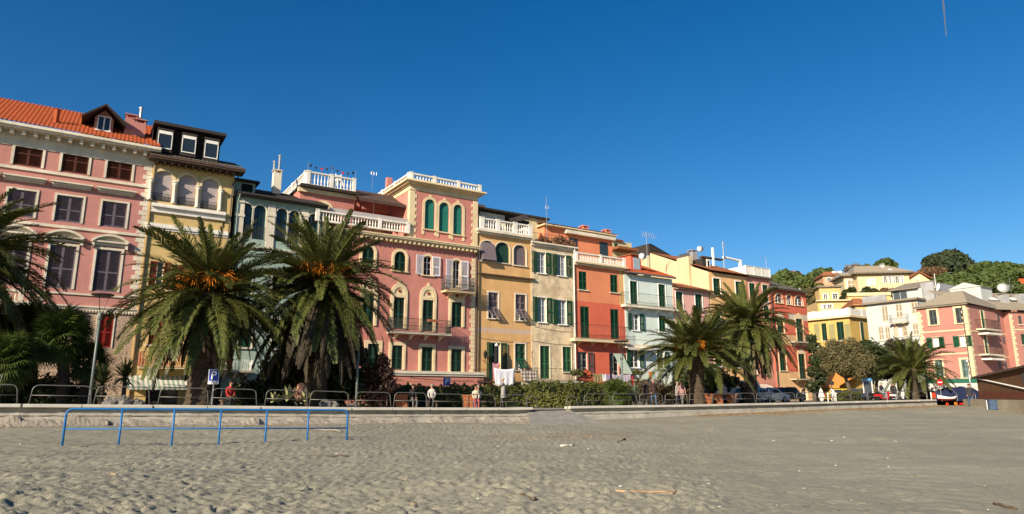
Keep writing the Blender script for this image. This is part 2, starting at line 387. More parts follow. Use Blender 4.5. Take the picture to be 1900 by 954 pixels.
# ramp through the gap
xa, xb = wallX(986)[0], wallX(1051)[0]
mb = MB(); n = 6
rows = [(-3.2, None, 0), (-.3, None, 0), (.6, .02, .15), (1.5, .02, .3), (2.6, -.02, .5)]
vs_ = []
for d, h, e in rows:
    for q in (0, 1):
        X = (xa-.1-e*2.6, xb+.05+e*1.2)[q]; p = wallpt(X, d, 0); z = prom(p[0], p[1])+.01 if h is None else (capz(X)-.2)*(1-(d+.3)/2.9)+float(sandz(p[0], p[1]))*((d+.3)/2.9)+h
        vs_.append((p[0], p[1], z))
vs_ += [(x, y, z-.6) for x, y, z in vs_]; k = len(rows)*2
fs = [(2*i, 2*i+2, 2*i+3, 2*i+1) for i in range(len(rows)-1)]+[(2*i, 2*i+k, 2*i+2+k, 2*i+2) for i in range(len(rows)-1)]+[(2*i+1, 2*i+3, 2*i+3+k, 2*i+1+k) for i in range(len(rows)-1)]+[(k-2, k-1, 2*k-1, 2*k-2)]
fs = [tuple(reversed(f)) for f in fs]
mb.add(vs_, fs); tag(mb.build('ramp', paint('ramp_concrete', (.235, .22, .19, 1), .95, .2, 2)), kind='structure')
# ------------------------------------------------------------------ hillside behind the square
t = NT('hill_scrub'); v = t.coords(); a = t.noise(v, .12, 6, .65, .35, .7); c = t.mix(a, (.05, .06, .022, 1), (.13, .115, .055, 1)); c = t.mix(t.noise(v, .9, 6, .7, .4, .7), c, (.03, .042, .014, 1)); t.col(c); t.rough(.95); t.bump(t.noise(v, 1.3, 5, .7), 1., .6)
def hillz(x, y):
    e = max(0., min(1., (y-105)/125.)); s = e*e*(3-2*e)
    return .6+s*(37*max(0., min(1., (x-10)/90.))+3*math.sin(x*.045+1)+2*math.sin(y*.06))
mb = MB(); nx, ny = 60, 30
P = [[(x, y, hillz(x, y) if j < ny else 0) for j, y in [(j, 100+j*7.) for j in range(ny+1)]] for x in [-20+i*8. for i in range(nx+1)]]
vs_ = [p for r_ in P for p in r_]
mb.add(vs_, [(i*(ny+1)+j, (i+1)*(ny+1)+j, (i+1)*(ny+1)+j+1, i*(ny+1)+j+1) for i in range(nx) for j in range(ny)])
tag(mb.build('hill', t.m, smooth=True), kind='structure')
# ================================================================== HOUSE KIT
SHC = {}
def shutter_mesh(w, h, mat, kind='louvre'):
    w = max(.2, round(w/.05)*.05); h = max(.3, round(h/.1)*.1); key = (w, h, mat.name, kind)
    if key in SHC: return SHC[key], w, h
    mb = MB(); s_ = min(.07, w*.16); r_ = .09; t_ = .02
    mb.box(0, s_, -t_, t_, 0, h); mb.box(w-s_, w, -t_, t_, 0, h)
    zz = [0, h*.46, h] if h > 1.2 else [0, h]
    for i, z in enumerate(zz):
        z0 = min(max(z-r_/2, 0), h-r_); mb.box(s_, w-s_, -t_*.9, t_*.9, z0, z0+r_)
    if kind == 'louvre':
        n = max(6, int(h/.085)); M = Matrix.Rotation(math.radians(38), 3, 'X')
        for i in range(n):
            z = h*(i+.5)/n
            if any(abs(z-min(max(q, r_/2), h-r_/2)) < r_*.6 for q in zz): continue
            mb.obox((w/2, 0, z), (w-2*s_, .012, .07), M)
    else:
        mb.box(s_, w-s_, -.006, .006, r_, h-r_)
    if kind != 'flap':
        for z in (h*.2, h*.8): mb.box(-.01, .09, -t_-.012, -t_, z, z+.03)
    me = mb.mesh('shutter', mat); SHC[key] = me; return me, w, h
def put_shutter(par, x, y, z, w, h, mat, rz=0., rx=0., kind='louvre', flip=False, name='shutter'):
    me, w0, h0 = shutter_mesh(w, h, mat, kind)
    o = put(name, me, par, (x, y, z), (rx, 0, rz), (w/w0*(-1 if flip else 1), 1, h/h0)); return o
class House:
    def __init__(s, name, label, frame, xl, xr, top, mat, v=0., depth=9., z0=.75, group=None, cat='house', ymid=None):
        ym = ymid or 650
        s.base = frame; u0, _ = frame.uz(xl, ym, v); u1, _ = frame.uz(xr, ym, v)
        s.W = u1-u0; s.f = frame.shifted(u0, v); s.mat = mat; s.depth = depth; s.z0 = z0
        s.zt = s.f.uz(top[0], top[1])[1]
        s.root = thing(name, label, cat, (s.f.o.x, s.f.o.y, 0), frame.a, group)
        s.ops = []; s.zones = []; s.mats = [mat]
    def uz(s, px, py, v=0.): return s.f.uz(px, py, v)
    def z(s, px, py, v=0.): return s.f.uz(px, py, v)[1]
    def u(s, px, py=600, v=0.): return s.f.uz(px, py, v)[0]
    def rect(s, px, top, bot, wpx, v=0.):
        ym = (top+bot)/2; uc, _ = s.uz(px, ym, v); a, _ = s.uz(px-wpx/2, ym, v); b, _ = s.uz(px+wpx/2, ym, v)
        return uc-(b-a)/2, uc+(b-a)/2, s.z(px, bot, v), s.z(px, top, v)
    def win(s, px, top, bot, wpx, kind='closed', sh=None, arch=False, sur=None, sw=.14, sill=True, name='window', proud=.05, frame=None, rise=None, apex=False, split=True, matback=None, label=None, open_w=None, surz0=None, skind='louvre'):
        R = s.rect(px, top, bot, wpx); return s.win_m(*R, kind, sh, arch, sur, sw, sill, name, proud, frame, rise, apex, split, matback, label, open_w, surz0, skind)
    def win_m(s, u0, u1, z0, z1, kind='closed', sh=None, arch=False, sur=None, sw=.14, sill=True, name='window', proud=.05, frame=None, rise=None, apex=False, split=True, matback=None, label=None, open_w=None, surz0=None, skind='louvre'):
        sh = sh or M_green; w = u1-u0; h = z1-z0; uc = (u0+u1)/2
        rise = rise if rise is not None else (w/2 if arch else 0)
        s.ops.append((u0, u1, z0, z1, rise))
        root = s.root; mb = MB(); D = .22
        fm = frame or M_white
        mb.box(u0-.05, u1+.05, D-.002, D+.05, z0-.05, z1+.05, 1)
        glassy = kind in ('open', 'glass', 'half', 'flap')
        if glassy:
            y0, y1 = D-.07, D-.03; b = .06
            mb.box(u0, u0+b, y0, y1, z0, z1); mb.box(u1-b, u1, y0, y1, z0, z1); mb.box(u0+b, u1-b, y0, y1, z0, z0+b); mb.box(u0+b, u1-b, y0, y1, z1-b, z1)
            mb.box(uc-.04, uc+.04, y0-.01, y1, z0+b, z1-b)
            for k in (1, 2): mb.box(u0+b, u1-b, y0+.01, y1-.01, z0+h*k/3-.015, z0+h*k/3+.015)
        W_ = mb.build(name, [fm, matback or (M_glass if glassy else M_dark)], root)
        if glassy and not arch and matback is None and w < 1.6 and (int(u0*37+z0*11) % 3):
            mb = MB(); q = .5+.25*((int(u0*53) % 4)/3); n_ = 8
            for k in range(n_): a_ = u0+.07+(w-.14)*q*k/n_; mb.box(a_, a_+(w-.14)*q/n_*.9, D-.02-.012*(k % 2), D-.006, z0+.1, z1-.08)
            mb.build('curtain', M_balus, W_)
        if label: W_['label'] = label
        if kind in ('closed', 'half', 'flap'):
            hw = w/2-.008; y = .07
            if kind == 'closed':
                put_shutter(W_, u0+.004, y, z0+.02, hw, h-.03, sh, kind=skind); put_shutter(W_, u1-.004, y, z0+.02, hw, h-.03, sh, flip=True, kind=skind)
            elif kind == 'half':
                put_shutter(W_, u0+.004, y, z0+.02, hw, h-.03, sh); put_shutter(W_, u1+.01, -.035, z0+.02, hw, h-.03, sh, rz=-.15)
            elif kind == 'flap':
                fz = z0+h*.42
                for q in (0, 1):
                    ux = u0+.004 if q == 0 else u1-.004
                    put_shutter(W_, ux, y, fz, hw, h-.02-(fz-z0), sh, flip=bool(q))
                    o = put_shutter(W_, ux, y-.03, fz, hw, h*.42, sh, rx=.62, flip=bool(q), kind='louvre', name='shutter_flap'); o.scale.z *= -1; o.rotation_euler.x = -.62
        elif kind == 'open':
            hw = (open_w or w/2)
            put_shutter(W_, u0-.01, -.04, z0, hw, h, sh, rz=PI+.14, name='shutter'); put_shutter(W_, u1+.01, -.04, z0, hw, h, sh, rz=-.14)
        elif kind == 'blind':
            mb = MB(); n = int(h/.12)
            for k in range(n): mb.box(u0+.02, u1-.02, D-.09, D-.05, z0+h*k/n, z0+h*(k+1)/n-.012)
            mb.build('blind', sh, W_)
        if sur is not None:
            mb = MB(); zs = z1-rise; zb = z0 if surz0 is None else surz0
            mb.box(u0-sw, u0-.001, -proud, .02, zb, zs if arch else z1); mb.box(u1+.001, u1+sw, -proud, .02, zb, zs if arch else z1)
            if arch:
                mb.arc_ring(uc, zs, w/2+.001, w/2+sw, -proud, .02, 16, ez=rise/(w/2))
                if apex: mb.prism([(uc-.22, zs+rise+sw*.8), (uc+.22, zs+rise+sw*.8), (uc, zs+rise+sw+.22)], -proud-.01, .02)
            else: mb.box(u0-sw, u1+sw, -proud, .02, z1+.001, z1+sw)
            mb.build('surround', sur, W_)
        if sill:
            mb = MB(); mb.box(u0-max(sw, .08)-.03, u1+max(sw, .08)+.03, -.13, .04, z0-.09, z0-.002); mb.build('sill', sur or M_stone, W_)
        return W_
    def zone(s, z0, z1, mat, u0=None, u1=None):
        s.mats.append(mat); s.zones.append((-1 if u0 is None else u0, s.W+1 if u1 is None else u1, z0, z1, len(s.mats)-1))
    def wall_mesh(s, mb, u0, u1, z0, z1, ops, y=0., depth=.22):
        us = {u0, u1}; zs = {z0, z1}
        for a, b, c, d, r in ops: us |= {a, b}; zs |= {c, d}
        for a, b, c, d, m in s.zones:
            for q in (a, b):
                if u0 < q < u1: us.add(q)
            for q in (c, d):
                if z0 < q < z1: zs.add(q)
        us = sorted(q for q in us if u0-1e-6 <= q <= u1+1e-6); zs = sorted(q for q in zs if z0-1e-6 <= q <= z1+1e-6)
        def mat(u, z):
            m = 0
            for a, b, c, d, k in s.zones:
                if a <= u <= b and c <= z <= d: m = k
            return m
        for j in range(len(zs)-1):
            zc = (zs[j]+zs[j+1])/2; run = None
            for i in range(len(us)-1):
                c = (us[i]+us[i+1])/2
                hole = any(a < c < b and d_ < zc < e for a, b, d_, e, r in ops)
                m = None if hole else mat(c, zc)
                if run and run[2] == m: run[1] = us[i+1]
                else:
                    if run and run[2] is not None: mb.quad((run[0], y, zs[j]), (run[1], y, zs[j]), (run[1], y, zs[j+1]), (run[0], y, zs[j+1]), run[2])
                    run = [us[i], us[i+1], m]
            if run and run[2] is not None: mb.quad((run[0], y, zs[j]), (run[1], y, zs[j]), (run[1], y, zs[j+1]), (run[0], y, zs[j+1]), run[2])
        for a, b, c, d, r in ops:
            m = mat((a+b)/2, (c+d)/2); zs_ = d-r; yb = y+depth
            mb.quad((a, y, c), (a, yb, c), (a, yb, zs_), (a, y, zs_), m); mb.quad((b, y, zs_), (b, yb, zs_), (b, yb, c), (b, y, c), m)
            mb.quad((a, y, c), (b, y, c), (b, yb, c), (a, yb, c), m)
            if r <= 0: mb.quad((a, yb, d), (b, yb, d), (b, y, d), (a, y, d), m)
            else:
                n = 14; uc = (a+b)/2; hw = (b-a)/2
                P = [(uc-hw*math.cos(PI*i/n), zs_+r*math.sin(PI*i/n)) for i in range(n+1)]
                for i in range(n):
                    p, q = P[i], P[i+1]
                    mb.quad((p[0], y, p[1]), (q[0], y, q[1]), (q[0], y, d), (p[0], y, d), m)
                    mb.quad((p[0], yb, p[1]), (q[0], yb, q[1]), (q[0], y, q[1]), (p[0], y, p[1]), m)
    def finish(s, cap=True, left=None, right=None, name='wall'):
        mb = MB(); W_, D, a, b = s.W-.004, s.depth, s.z0, s.zt
        s.wall_mesh(mb, .002, W_, a, b, s.ops)
        lm = 0
        if left is not None: s.mats.append(left); lm = len(s.mats)-1
        rm = 0
        if right is not None: s.mats.append(right); rm = len(s.mats)-1
        mb.quad((.002, D, a), (.002, 0, a), (.002, 0, b), (.002, D, b), lm); mb.quad((W_, 0, a), (W_, D, a), (W_, D, b), (W_, 0, b), rm)
        mb.quad((W_, D, a), (.002, D, a), (.002, D, b), (W_, D, b))
        if cap: mb.quad((.002, 0, b), (W_, 0, b), (W_, D, b), (.002, D, b))
        s.wallo = mb.build(name, s.mats, s.root); return s.wallo
    def band(s, z0, z1, proud=.06, mat=None, u0=None, u1=None, name='string_course', steps=None, wrap=False):
        mb = MB(); u0 = -.0 if u0 is None else u0; u1 = s.W if u1 is None else u1
        if steps:
            n = len(steps)
            for k, p in enumerate(steps):
                e = p if wrap else 0
                mb.box(u0-e, u1+e, -p, .05+(s.depth if wrap else 0), z0+(z1-z0)*k/n, z0+(z1-z0)*(k+1)/n-.001)
        else: mb.box(u0, u1, -proud, .04, z0, z1)
        return mb.build(name, mat or M_stone, s.root)
    def quoins(s, u0, w, za, zb, mat, h=.32, proud=.035, mirror=False):
        mb = MB(); k = 0; z = za
        while z+h < zb:
            ww = w if k % 2 == 0 else w*.68
            a, b = (u0, u0+ww) if not mirror else (u0-ww, u0)
            mb.box(a, b, -proud, .02, z+.012, z+h-.012); z += h; k += 1
        return mb.build('quoins', mat, s.root)
    def railing(s, par, u0, u1, v, z0, z1, mat=None, bar=.12, r=.009, sides=True, name='railing', scroll=False):
        mb = MB()
        def run(p, q):
            p = Vector(p); q = Vector(q); L = (q-p).length; n = max(2, int(L/bar))
            for z in (z0+.05, z1): mb.tube([p+Vector((0, 0, z)), q+Vector((0, 0, z))], .018 if z == z1 else .012, 4)
            if scroll: mb.tube([p+Vector((0, 0, z0+(z1-z0)*.68)), q+Vector((0, 0, z0+(z1-z0)*.68))], .01, 4)
            for i in range(n+1):
                c = p+(q-p)*i/n; mb.tube([c+Vector((0, 0, z0)), c+Vector((0, 0, z1))], r, 4, cap=False)
                if scroll and i < n:
                    e = p+(q-p)*(i+.5)/n; hh = z0+(z1-z0)*.34; R_ = (q-p)/n*.42
                    mb.tube([e+R_*math.cos(t_)+Vector((0, 0, hh+(z1-z0)*.2*math.sin(t_))) for t_ in [2*PI*k/8 for k in range(9)]], r, 4, cap=False)
        run((u0, v, 0), (u1, v, 0))
        if sides: run((u0, v, 0), (u0, 0, 0)); run((u1, v, 0), (u1, 0, 0))
        return mb.build(name, mat or M_iron, par)
    def balcony(s, xl, xr, ytop, yslab, ybot=None, proj=.95, slabmat=None, railmat=None, brackets=4, bmat=None, bar=.12, scroll=False, r=.009, name='balcony'):
        xm = (xl+xr)/2; u0, _ = s.uz(xl, yslab, -proj); u1, _ = s.uz(xr, yslab, -proj)
        zs = s.z(xm, yslab, -proj); zr = s.z(xm, ytop, -proj); zb = s.z(xm, ybot, -proj) if ybot else zs-.13
        mb = MB(); mb.box(u0, u1, -proj, .02, zb, zs-.03); mb.box(u0-.04, u1+.04, -proj-.04, .02, zs-.03, zs)
        B = mb.build(name, slabmat or M_stone, s.root)
        s.railing(B, u0+.04, u1-.04, -proj+.04, zs, zr, railmat, bar, r, scroll=scroll)
        for k in range(brackets):
            uc = u0+(u1-u0)*(k+.5)/brackets; mb = MB()
            mb.prism([(-proj*.85, zb-.002), (0, zb-.002), (0, zb-.42), (-proj*.2, zb-.34), (-proj*.45, zb-.16), (-proj*.85, zb-.1)], uc-.08, uc+.08, axis='x'); mb.build('bracket', bmat or slabmat or M_stone, B)
        return B, u0, u1, zs, zr
BAL = {}
def baluster_mesh(h, r, mat):
    h = round(h, 2); key = (h, r, mat.name)
    if key not in BAL:
        mb = MB(); mb.lathe([(r*.95, 0), (r*.95, h*.06), (r*.5, h*.1), (r*.65, h*.2), (r, h*.36), (r*.85, h*.48), (r*.45, h*.68), (r*.42, h*.82), (r*.8, h*.88), (r*.95, h*.93), (r*.95, h)], 8)
        BAL[key] = mb.mesh('baluster', mat, True)
    return BAL[key]
def balustrade(root, p, q, z0, z1, mat=None, sp=.24, piers=3, r=.075, name='balustrade', thick=.2, pierw=.28, ends=True):
    """p, q: local (u, v) end points; rail, plinth and piers in one mesh, balusters as sub-parts"""
    mat = mat or M_balus; p = Vector((p[0], p[1], 0)); q = Vector((q[0], q[1], 0)); d = (q-p); L = d.length; d.normalize()
    ang = math.atan2(d.y, d.x); M = Matrix.Rotation(ang, 3, 'Z'); h = z1-z0
    mb = MB(); c = (p+q)/2
    mb.obox((c.x, c.y, z0+.07), (L, thick*1.05, .14), M); mb.obox((c.x, c.y, z1-.06), (L, thick*1.15, .12), M)
    ps = [L*i/(piers-1) for i in range(piers)] if piers > 1 else []
    for t_ in ps:
        t_ = min(max(t_, pierw/2), L-pierw/2); e = p+d*t_; mb.obox((e.x, e.y, z0+h/2+.01), (pierw, thick*1.3, h+.02), M); mb.obox((e.x, e.y, z1+.03), (pierw*1.15, thick*1.5, .06), M)
    B = mb.build(name, mat, root); hb = h-.26; n = int(L/sp); me = baluster_mesh(hb, r, mat)
    for i in range(n):
        t_ = L*(i+.5)/n
        if any(abs(t_-a) < pierw/2+.05 for a in ps): continue
        e = p+d*t_; put('baluster', me, B, (e.x, e.y, z0+.14), scale=(1, 1, hb/round(hb, 2)))
    return B
def tile_roof(root, u0, u1, v0, z0, v1, z1, mat, name='roof', pitch=.19, amp=.035, course=.38, thick=.1, hipL=0., hipR=0., under=None, nmax=1):
    """corrugated tile sheet from eave (v0, z0) to ridge (v1, z1); hips pull the ridge ends in"""
    L = math.hypot(v1-v0, z1-z0); nr = max(2, int(L/course)); nu = int((u1-u0)/pitch*4)
    U = np.linspace(0, 1, nu+1); V = []; rows = []
    for j in range(nr+1):
        for e in ((0, 1) if 0 < j < nr else (0,)):
            t_ = j/nr; rows.append((t_, .03 if (e == 1 or j == 0) else 0.))
    for t_, lift in rows:
        a = u0+hipL*t_; b = u1-hipR*t_
        uu = u0+(u1-u0)*U; uu = np.clip(uu, a, b); w = np.abs(np.sin(uu/pitch*PI))*amp*2-amp+lift
        V.append(np.stack([uu, np.full_like(uu, v0+(v1-v0)*t_), z0+(z1-z0)*t_+w], -1))
    V = np.concatenate(V); n = nu+1; I = np.arange(len(rows)*n).reshape(len(rows), n)
    Q = np.stack([I[:-1, :-1], I[:-1, 1:], I[1:, 1:], I[1:, :-1]], -1).reshape(-1, 4)
    me = mesh_np(name, V, Q, mat, True); o = put(name, me, root)
    return o
def gable_under(root, u0, u1, v0, z0, v1, z1, mat, name='eaves', dz=.06, hipL=0., hipR=0.):
    mb = MB(); mb.add([(u0, v0, z0-dz-.1), (u1, v0, z0-dz-.1), (u1, v0, z0-dz), (u0, v0, z0-dz), (u0+hipL, v1, z1-dz-.1), (u1-hipR, v1, z1-dz-.1), (u1-hipR, v1, z1-dz), (u0+hipL, v1, z1-dz)],
                      [(0, 1, 2, 3), (3, 2, 6, 7), (1, 0, 4, 5), (0, 3, 7, 4), (2, 1, 5, 6), (5, 4, 7, 6)])
    return mb.build(name, mat, root)
def chimney(root, u, v, z0, z1, w, mat, d=None, cap=True, name='chimney', pots=0):
    mb = MB(); d = d or w; mb.box(u-w/2, u+w/2, v-d/2, v+d/2, z0, z1)
    if cap:
        for a in (-1, 1):
            for b in (-1, 1): mb.box(u+a*w*.42-.05, u+a*w*.42+.05, v+b*d*.42-.05, v+b*d*.42+.05, z1, z1+.2)
        mb.box(u-w/2-.06, u+w/2+.06, v-d/2-.06, v+d/2+.06, z1+.2, z1+.27)
    for k in range(pots): mb.lathe([(.1, 0), (.08, .35), (.11, .4)], 8, (u+(k-(pots-1)/2)*.3, v, z1))
    return mb.build(name, mat, root)
def dish(root, u, v, z, r, az=.6, name='satellite_dish'):
    mb = MB(); prof_ = [(.001, 0), (r*.5, .05*r*2), (r*.85, .13*r*2), (r, .18*r*2)]; mb.lathe(prof_, 16)
    mb.tube([(0, 0, 0), (r*.2, 0, r*.9)], .02, 4); mb.box(r*.15, r*.28, -.05, .05, r*.85, r*.98)
    o = mb.build(name, M_white, root, True, (u, v, z), (PI/2-.35, 0, -az))
    mb = MB(); mb.tube([(u, v+.05, z-r*1.5), (u, v+.05, z)], .03, 6); mb.build('dish_mast', M_metal, root); return o
def antenna(root, u, v, z0, z1, arms=(), name='antenna', r=.022):
    mb = MB(); mb.tube([(u, v, z0), (u, v, z1)], r, 5)
    for z, L, n in arms:
        mb.tube([(u-L*.3, v, z), (u+L*.7, v, z)], .015, 4)
        for k in range(n): x = u-L*.3+L*k/max(1, n-1); mb.tube([(x, v-.22, z), (x, v+.22, z)], .009, 4); mb.tube([(x, v, z-.16), (x, v, z+.16)], .009, 4)
    return mb.build(name, M_metal, root)
# ================================================================== HOUSES OF THE SEAFRONT ROW (left to right)
P_pink1 = plaster('pink_plaster', lin(187, 130, 120), .08, .12)
P_rust = plaster('sandy_stone', (.5, .36, .25, 1), .2, .3)
P_yell = plaster('pale_yellow_plaster', lin(207, 178, 120), .1, .2)
P_mint = plaster('mint_plaster', lin(148, 168, 156), .1, .25)
P_pink4 = plaster('rose_plaster', lin(192, 127, 115), .1, .2)
P_sal = plaster('salmon_plaster', lin(192, 127, 115), .1, .15)
P_och = plaster('ochre_plaster', lin(212, 168, 114), .12, .25)
P_org = plaster('orange_plaster', lin(218, 136, 98), .08, .15)
P_redl = plaster('brick_red_plaster', lin(205, 102, 78), .08, .15)
P_buff = plaster('buff_plaster', lin(215, 172, 118), .08, .15)
P_blue = plaster('pale_blue_plaster', lin(212, 224, 216), .08, .18)
P_lpink = plaster('light_pink_plaster', lin(224, 172, 160), .08, .15)
P_apri = plaster('apricot_plaster', lin(228, 182, 128), .08, .15)
P_flank = plaster('cream_yellow_plaster', (.60, .50, .30, 1), .08, .2)
P_dpink = plaster('dusty_pink_plaster', lin(208, 142, 122), .1, .25)
P_red12 = plaster('worn_red_plaster', lin(203, 104, 80), .12, .25)
P_peach = plaster('peach_plaster', lin(226, 184, 138), .1, .25)
P_yel13 = plaster('warm_yellow_plaster', lin(205, 172, 100), .1, .18)
P_pale13 = plaster('pale_green_panel', lin(150, 142, 98), .1, .15)
P_wht = plaster('white_plaster', lin(186, 190, 186), .06, .15)
P_pk15 = plaster('coral_pink_plaster', lin(174, 122, 110), .06, .1)
P_wallgrey = plaster('grey_render', (.36, .36, .36, 1), .2, .3)
T_orange = tile('orange_roof_tile', (.46, .10, .028, 1), (.30, .062, .02, 1), (.16, .06, .03, 1))
T_old = tile('old_roof_tile', (.34, .12, .05, 1), (.19, .07, .035, 1), (.10, .07, .05, 1))
T_taupe = tile('taupe_slate', (.30, .255, .19, 1), (.22, .185, .14, 1), (.13, .11, .09, 1))
T_slate = tile('grey_slate', (.15, .135, .11, 1), (.09, .08, .066, 1), (.06, .055, .045, 1))
T_dark = tile('dark_slate', (.055, .042, .036, 1), (.03, .026, .024, 1), (.08, .06, .045, 1))
M_wood = paint('eaves_wood', (.10, .065, .045, 1), .7, .25, 5)
# peeling plaster of the cream house
t = NT('peeling_plaster'); v = t.coords(); a = t.noise(v, .9, 8, .72, .47, .56); b = t.noise(v, .5, 7, .7, .5, .6); c3 = t.noise(v, 4, 6, .7)
c = t.mix(a, (.74, .58, .36, 1), (.47, .37, .25, 1)); c = t.mix(t.mul(b, .6), c, (.45, .29, .15, 1)); c = t.mix(t.mul(t.noise(t.coords((1.5, 1.5, .2)), 1.2, 6, .7, .52, .75), .5), c, (.26, .22, .17, 1)); c = t.mix(.2, c, t.mix(c3, (.35, .3, .22, 1), (.85, .72, .52, 1)))
t.col(c); t.bump(a, .4, .02); t.rough(.95); P_peel = t.m
# rusticated stone
t = NT('rusticated_stone'); v = t.coords(); br = t.n('ShaderNodeTexBrick', offset=.5); mp = t.n('ShaderNodeMapping'); mp.inputs['Rotation'].default_value = (PI/2, 0, 0); t.l(v, mp.inputs[0]); t.l(mp.outputs[0], br.inputs[0])
br.inputs['Scale'].default_value = 1.; br.inputs['Brick Width'].default_value = .62; br.inputs['Row Height'].default_value = .34; br.inputs['Mortar Size'].default_value = .03
br.inputs['Color1'].default_value = (.5, .36, .26, 1); br.inputs['Color2'].default_value = (.43, .31, .22, 1); br.inputs['Mortar'].default_value = (.60, .42, .33, 1)
gn = t.noise(v, 7, 4, .7, .3, .7); t.col(t.mix(t.mul(gn, .55), br.outputs[0], (.2, .15, .1, 1))); t.bump(t.mul(gn, br.outputs['Fac']) if False else gn, .9, .06); t.rough(.95); P_rustic = t.m
t = NT('banded_salmon'); v = t.coords(); br = t.n('ShaderNodeTexBrick', offset=.5); mp = t.n('ShaderNodeMapping'); mp.inputs['Rotation'].default_value = (PI/2, 0, 0); t.l(v, mp.inputs[0]); t.l(mp.outputs[0], br.inputs[0])
br.inputs['Scale'].default_value = 1.; br.inputs['Brick Width'].default_value = 1.3; br.inputs['Row Height'].default_value = .52; br.inputs['Mortar Size'].default_value = .014
for k in ('Color1', 'Color2'): br.inputs[k].default_value = lin(190, 126, 110)
br.inputs['Mortar'].default_value = lin(140, 80, 70); t.col(br.outputs[0]); t.bump(br.outputs['Fac'], -.5, .03); t.rough(.9); P_salband = t.m
ROWG = 'tall painted houses in the seafront row'

# ---- 1 big pink palazzo with orange tile roof
h = House('pink_palazzo', 'big pink palazzo with orange tiled roof and shuttered windows at the left edge', ROW, -110, 274, (137, 262), P_pink1, depth=11, group=ROWG, ymid=420)
zt = h.zt
def rowu(pts): return [h.u(p, y) for p, y in pts]
up = rowu([(54, 281), (142, 298), (222, 313)]); du = (up[2]-up[0])/2
cols = [up[0]+du*k for k in (-2, -1, 0, 1, 2)]
zz = [h.z(142, 274), h.z(142, 322)]; wtop = 1.46
for u in cols:
    if u < .9: continue
    h.win_m(u-wtop/2, u+wtop/2, zz[1], zz[0], 'closed', M_brown, sur=M_stone, sw=.15, sill=False)
z_s1 = h.z(137, 325); h.band(z_s1-.16, z_s1+.02, .1, M_stone, name='string_course')
zz = [h.z(133, 365), h.z(133, 413)]; w2 = 1.44
z_h = h.z(137, 344)
def hood(u, z, w, seg=False):
    mb = MB()
    if not seg:
        mb.box(u-w/2, u+w/2, -.26, .02, z-.12, z); mb.box(u-w/2-.07, u+w/2+.07, -.38, .02, z, z+.09); mb.box(u-w/2+.05, u+w/2-.05, -.12, .02, z-.24, z-.12)
    else:
        mb.box(u-w/2, u+w/2, -.3, .02, z-.1, z); R_ = (w*w/4+.45*.45)/(2*.45); a = math.asin(w/2/R_)
        mb.arc_ring(u, z+.45-R_, R_-.12, R_+.02, -.36, .02, 12, PI/2-a, PI/2+a)
        P = [(u+R_*.97*math.cos(PI/2-a+2*a*i/10), z+.45-R_+R_*.97*math.sin(PI/2-a+2*a*i/10)) for i in range(11)]
        mb.prism(P, -.06, .02); mb.box(u-w/2+.05, u+w/2-.05, -.1, .02, z-.3, z-.1)
        for q in (-1, 1): mb.box(u+q*(w/2-.12)-.08, u+q*(w/2-.12)+.08, -.2, .02, z-.45, z-.1)
    return mb.build('window_hood', M_stone, h.root)
for u in cols:
    if u < .9: continue
    h.win_m(u-w2/2, u+w2/2, zz[1], zz[0], 'closed', M_purple, sur=M_stone, sw=.13, sill=False); hood(u, z_h, 2.2)
z_s2 = h.z(137, 422); h.band(z_s2-.14, z_s2+.04, .1)
zz = [h.z(119, 456), h.z(119, 536)]
z_h3 = h.z(125, 441)
for u in cols:
    if u < .9: continue
    h.win_m(u-.7, u+.7, zz[1], zz[0], 'closed', M_purple, sur=M_stone, sw=.15, sill=False); hood(u, z_h3, 2.15, True)
z_s3 = h.z(150, 545); h.band(z_s3-.1, z_s3+.02, .08)
z_d = h.z(170, 573); h.zone(.5, z_d, P_rustic)
h.band(z_d-.12, z_d+.16, .1, M_stone, steps=[.06, .1, .16], name='dentil_cornice')
mb = MB(); n = int(h.W/.17)
for i in range(n): mb.box(i*.17+.03, i*.17+.11, -.12, .02, z_d-.24, z_d-.125)
mb.build('dentils', M_stone, h.root)
h.win(194, 583, 645, 30, 'closed', M_red, sur=M_stone, sw=.08, sill=False)
for u in cols[:4]:
    if u > .9: h.win_m(u-.6, u+.6, h.z(100, 655), h.z(100, 588), 'closed', M_red, sur=M_stone, sw=.08, sill=False)
# stone balcony at the left
B, u0, u1, zs, zr = h.balcony(-60, 85, 536, 560, proj=1.1, slabmat=M_stone, railmat=M_balus, brackets=4)
for o in list(B.children):
    if o.name.startswith('railing'): bpy.data.objects.remove(o)
bb = balustrade(h.root, (u0+.1, -1.0), (u1-.1, -1.0), zs, zr, M_stone, .22, 4, .07); 
# quoins, main cornice, frieze
h.quoins(h.W-.0, .62, z_d+.2, zt-.9, M_stone, mirror=True)
h.band(zt-.95, zt, .1, M_stone, steps=[.06, .08, .12], name='frieze')
mb = MB(); n = int(h.W/.62)
for i in range(n): mb.box(i*.62+.1, i*.62+.3, -.62, -.0, zt-.3, zt-.02)
mb.build('cornice_brackets', M_stone, h.root)
mb = MB(); mb.box(-.3, h.W+.25, -.85, .3, zt, zt+.12); mb.box(-.3, h.W+.25, -.95, .3, zt+.12, zt+.3); mb.build('cornice', M_stone, h.root)
h.finish()
vr = 6.; zr_ = h.f.uz(90, 198, vr)[1]
tile_roof(h.root, -.3, h.W+.2, -.9, zt+.33, vr, zr_, T_orange, pitch=.24, amp=.045, course=.42)
mb = MB(); mb.prism([(-.8, zt+.3), (vr, zr_-.06), (vr, zt+.3)], h.W-.1, h.W, axis='x'); mb.build('gable', P_pink1, h.root)
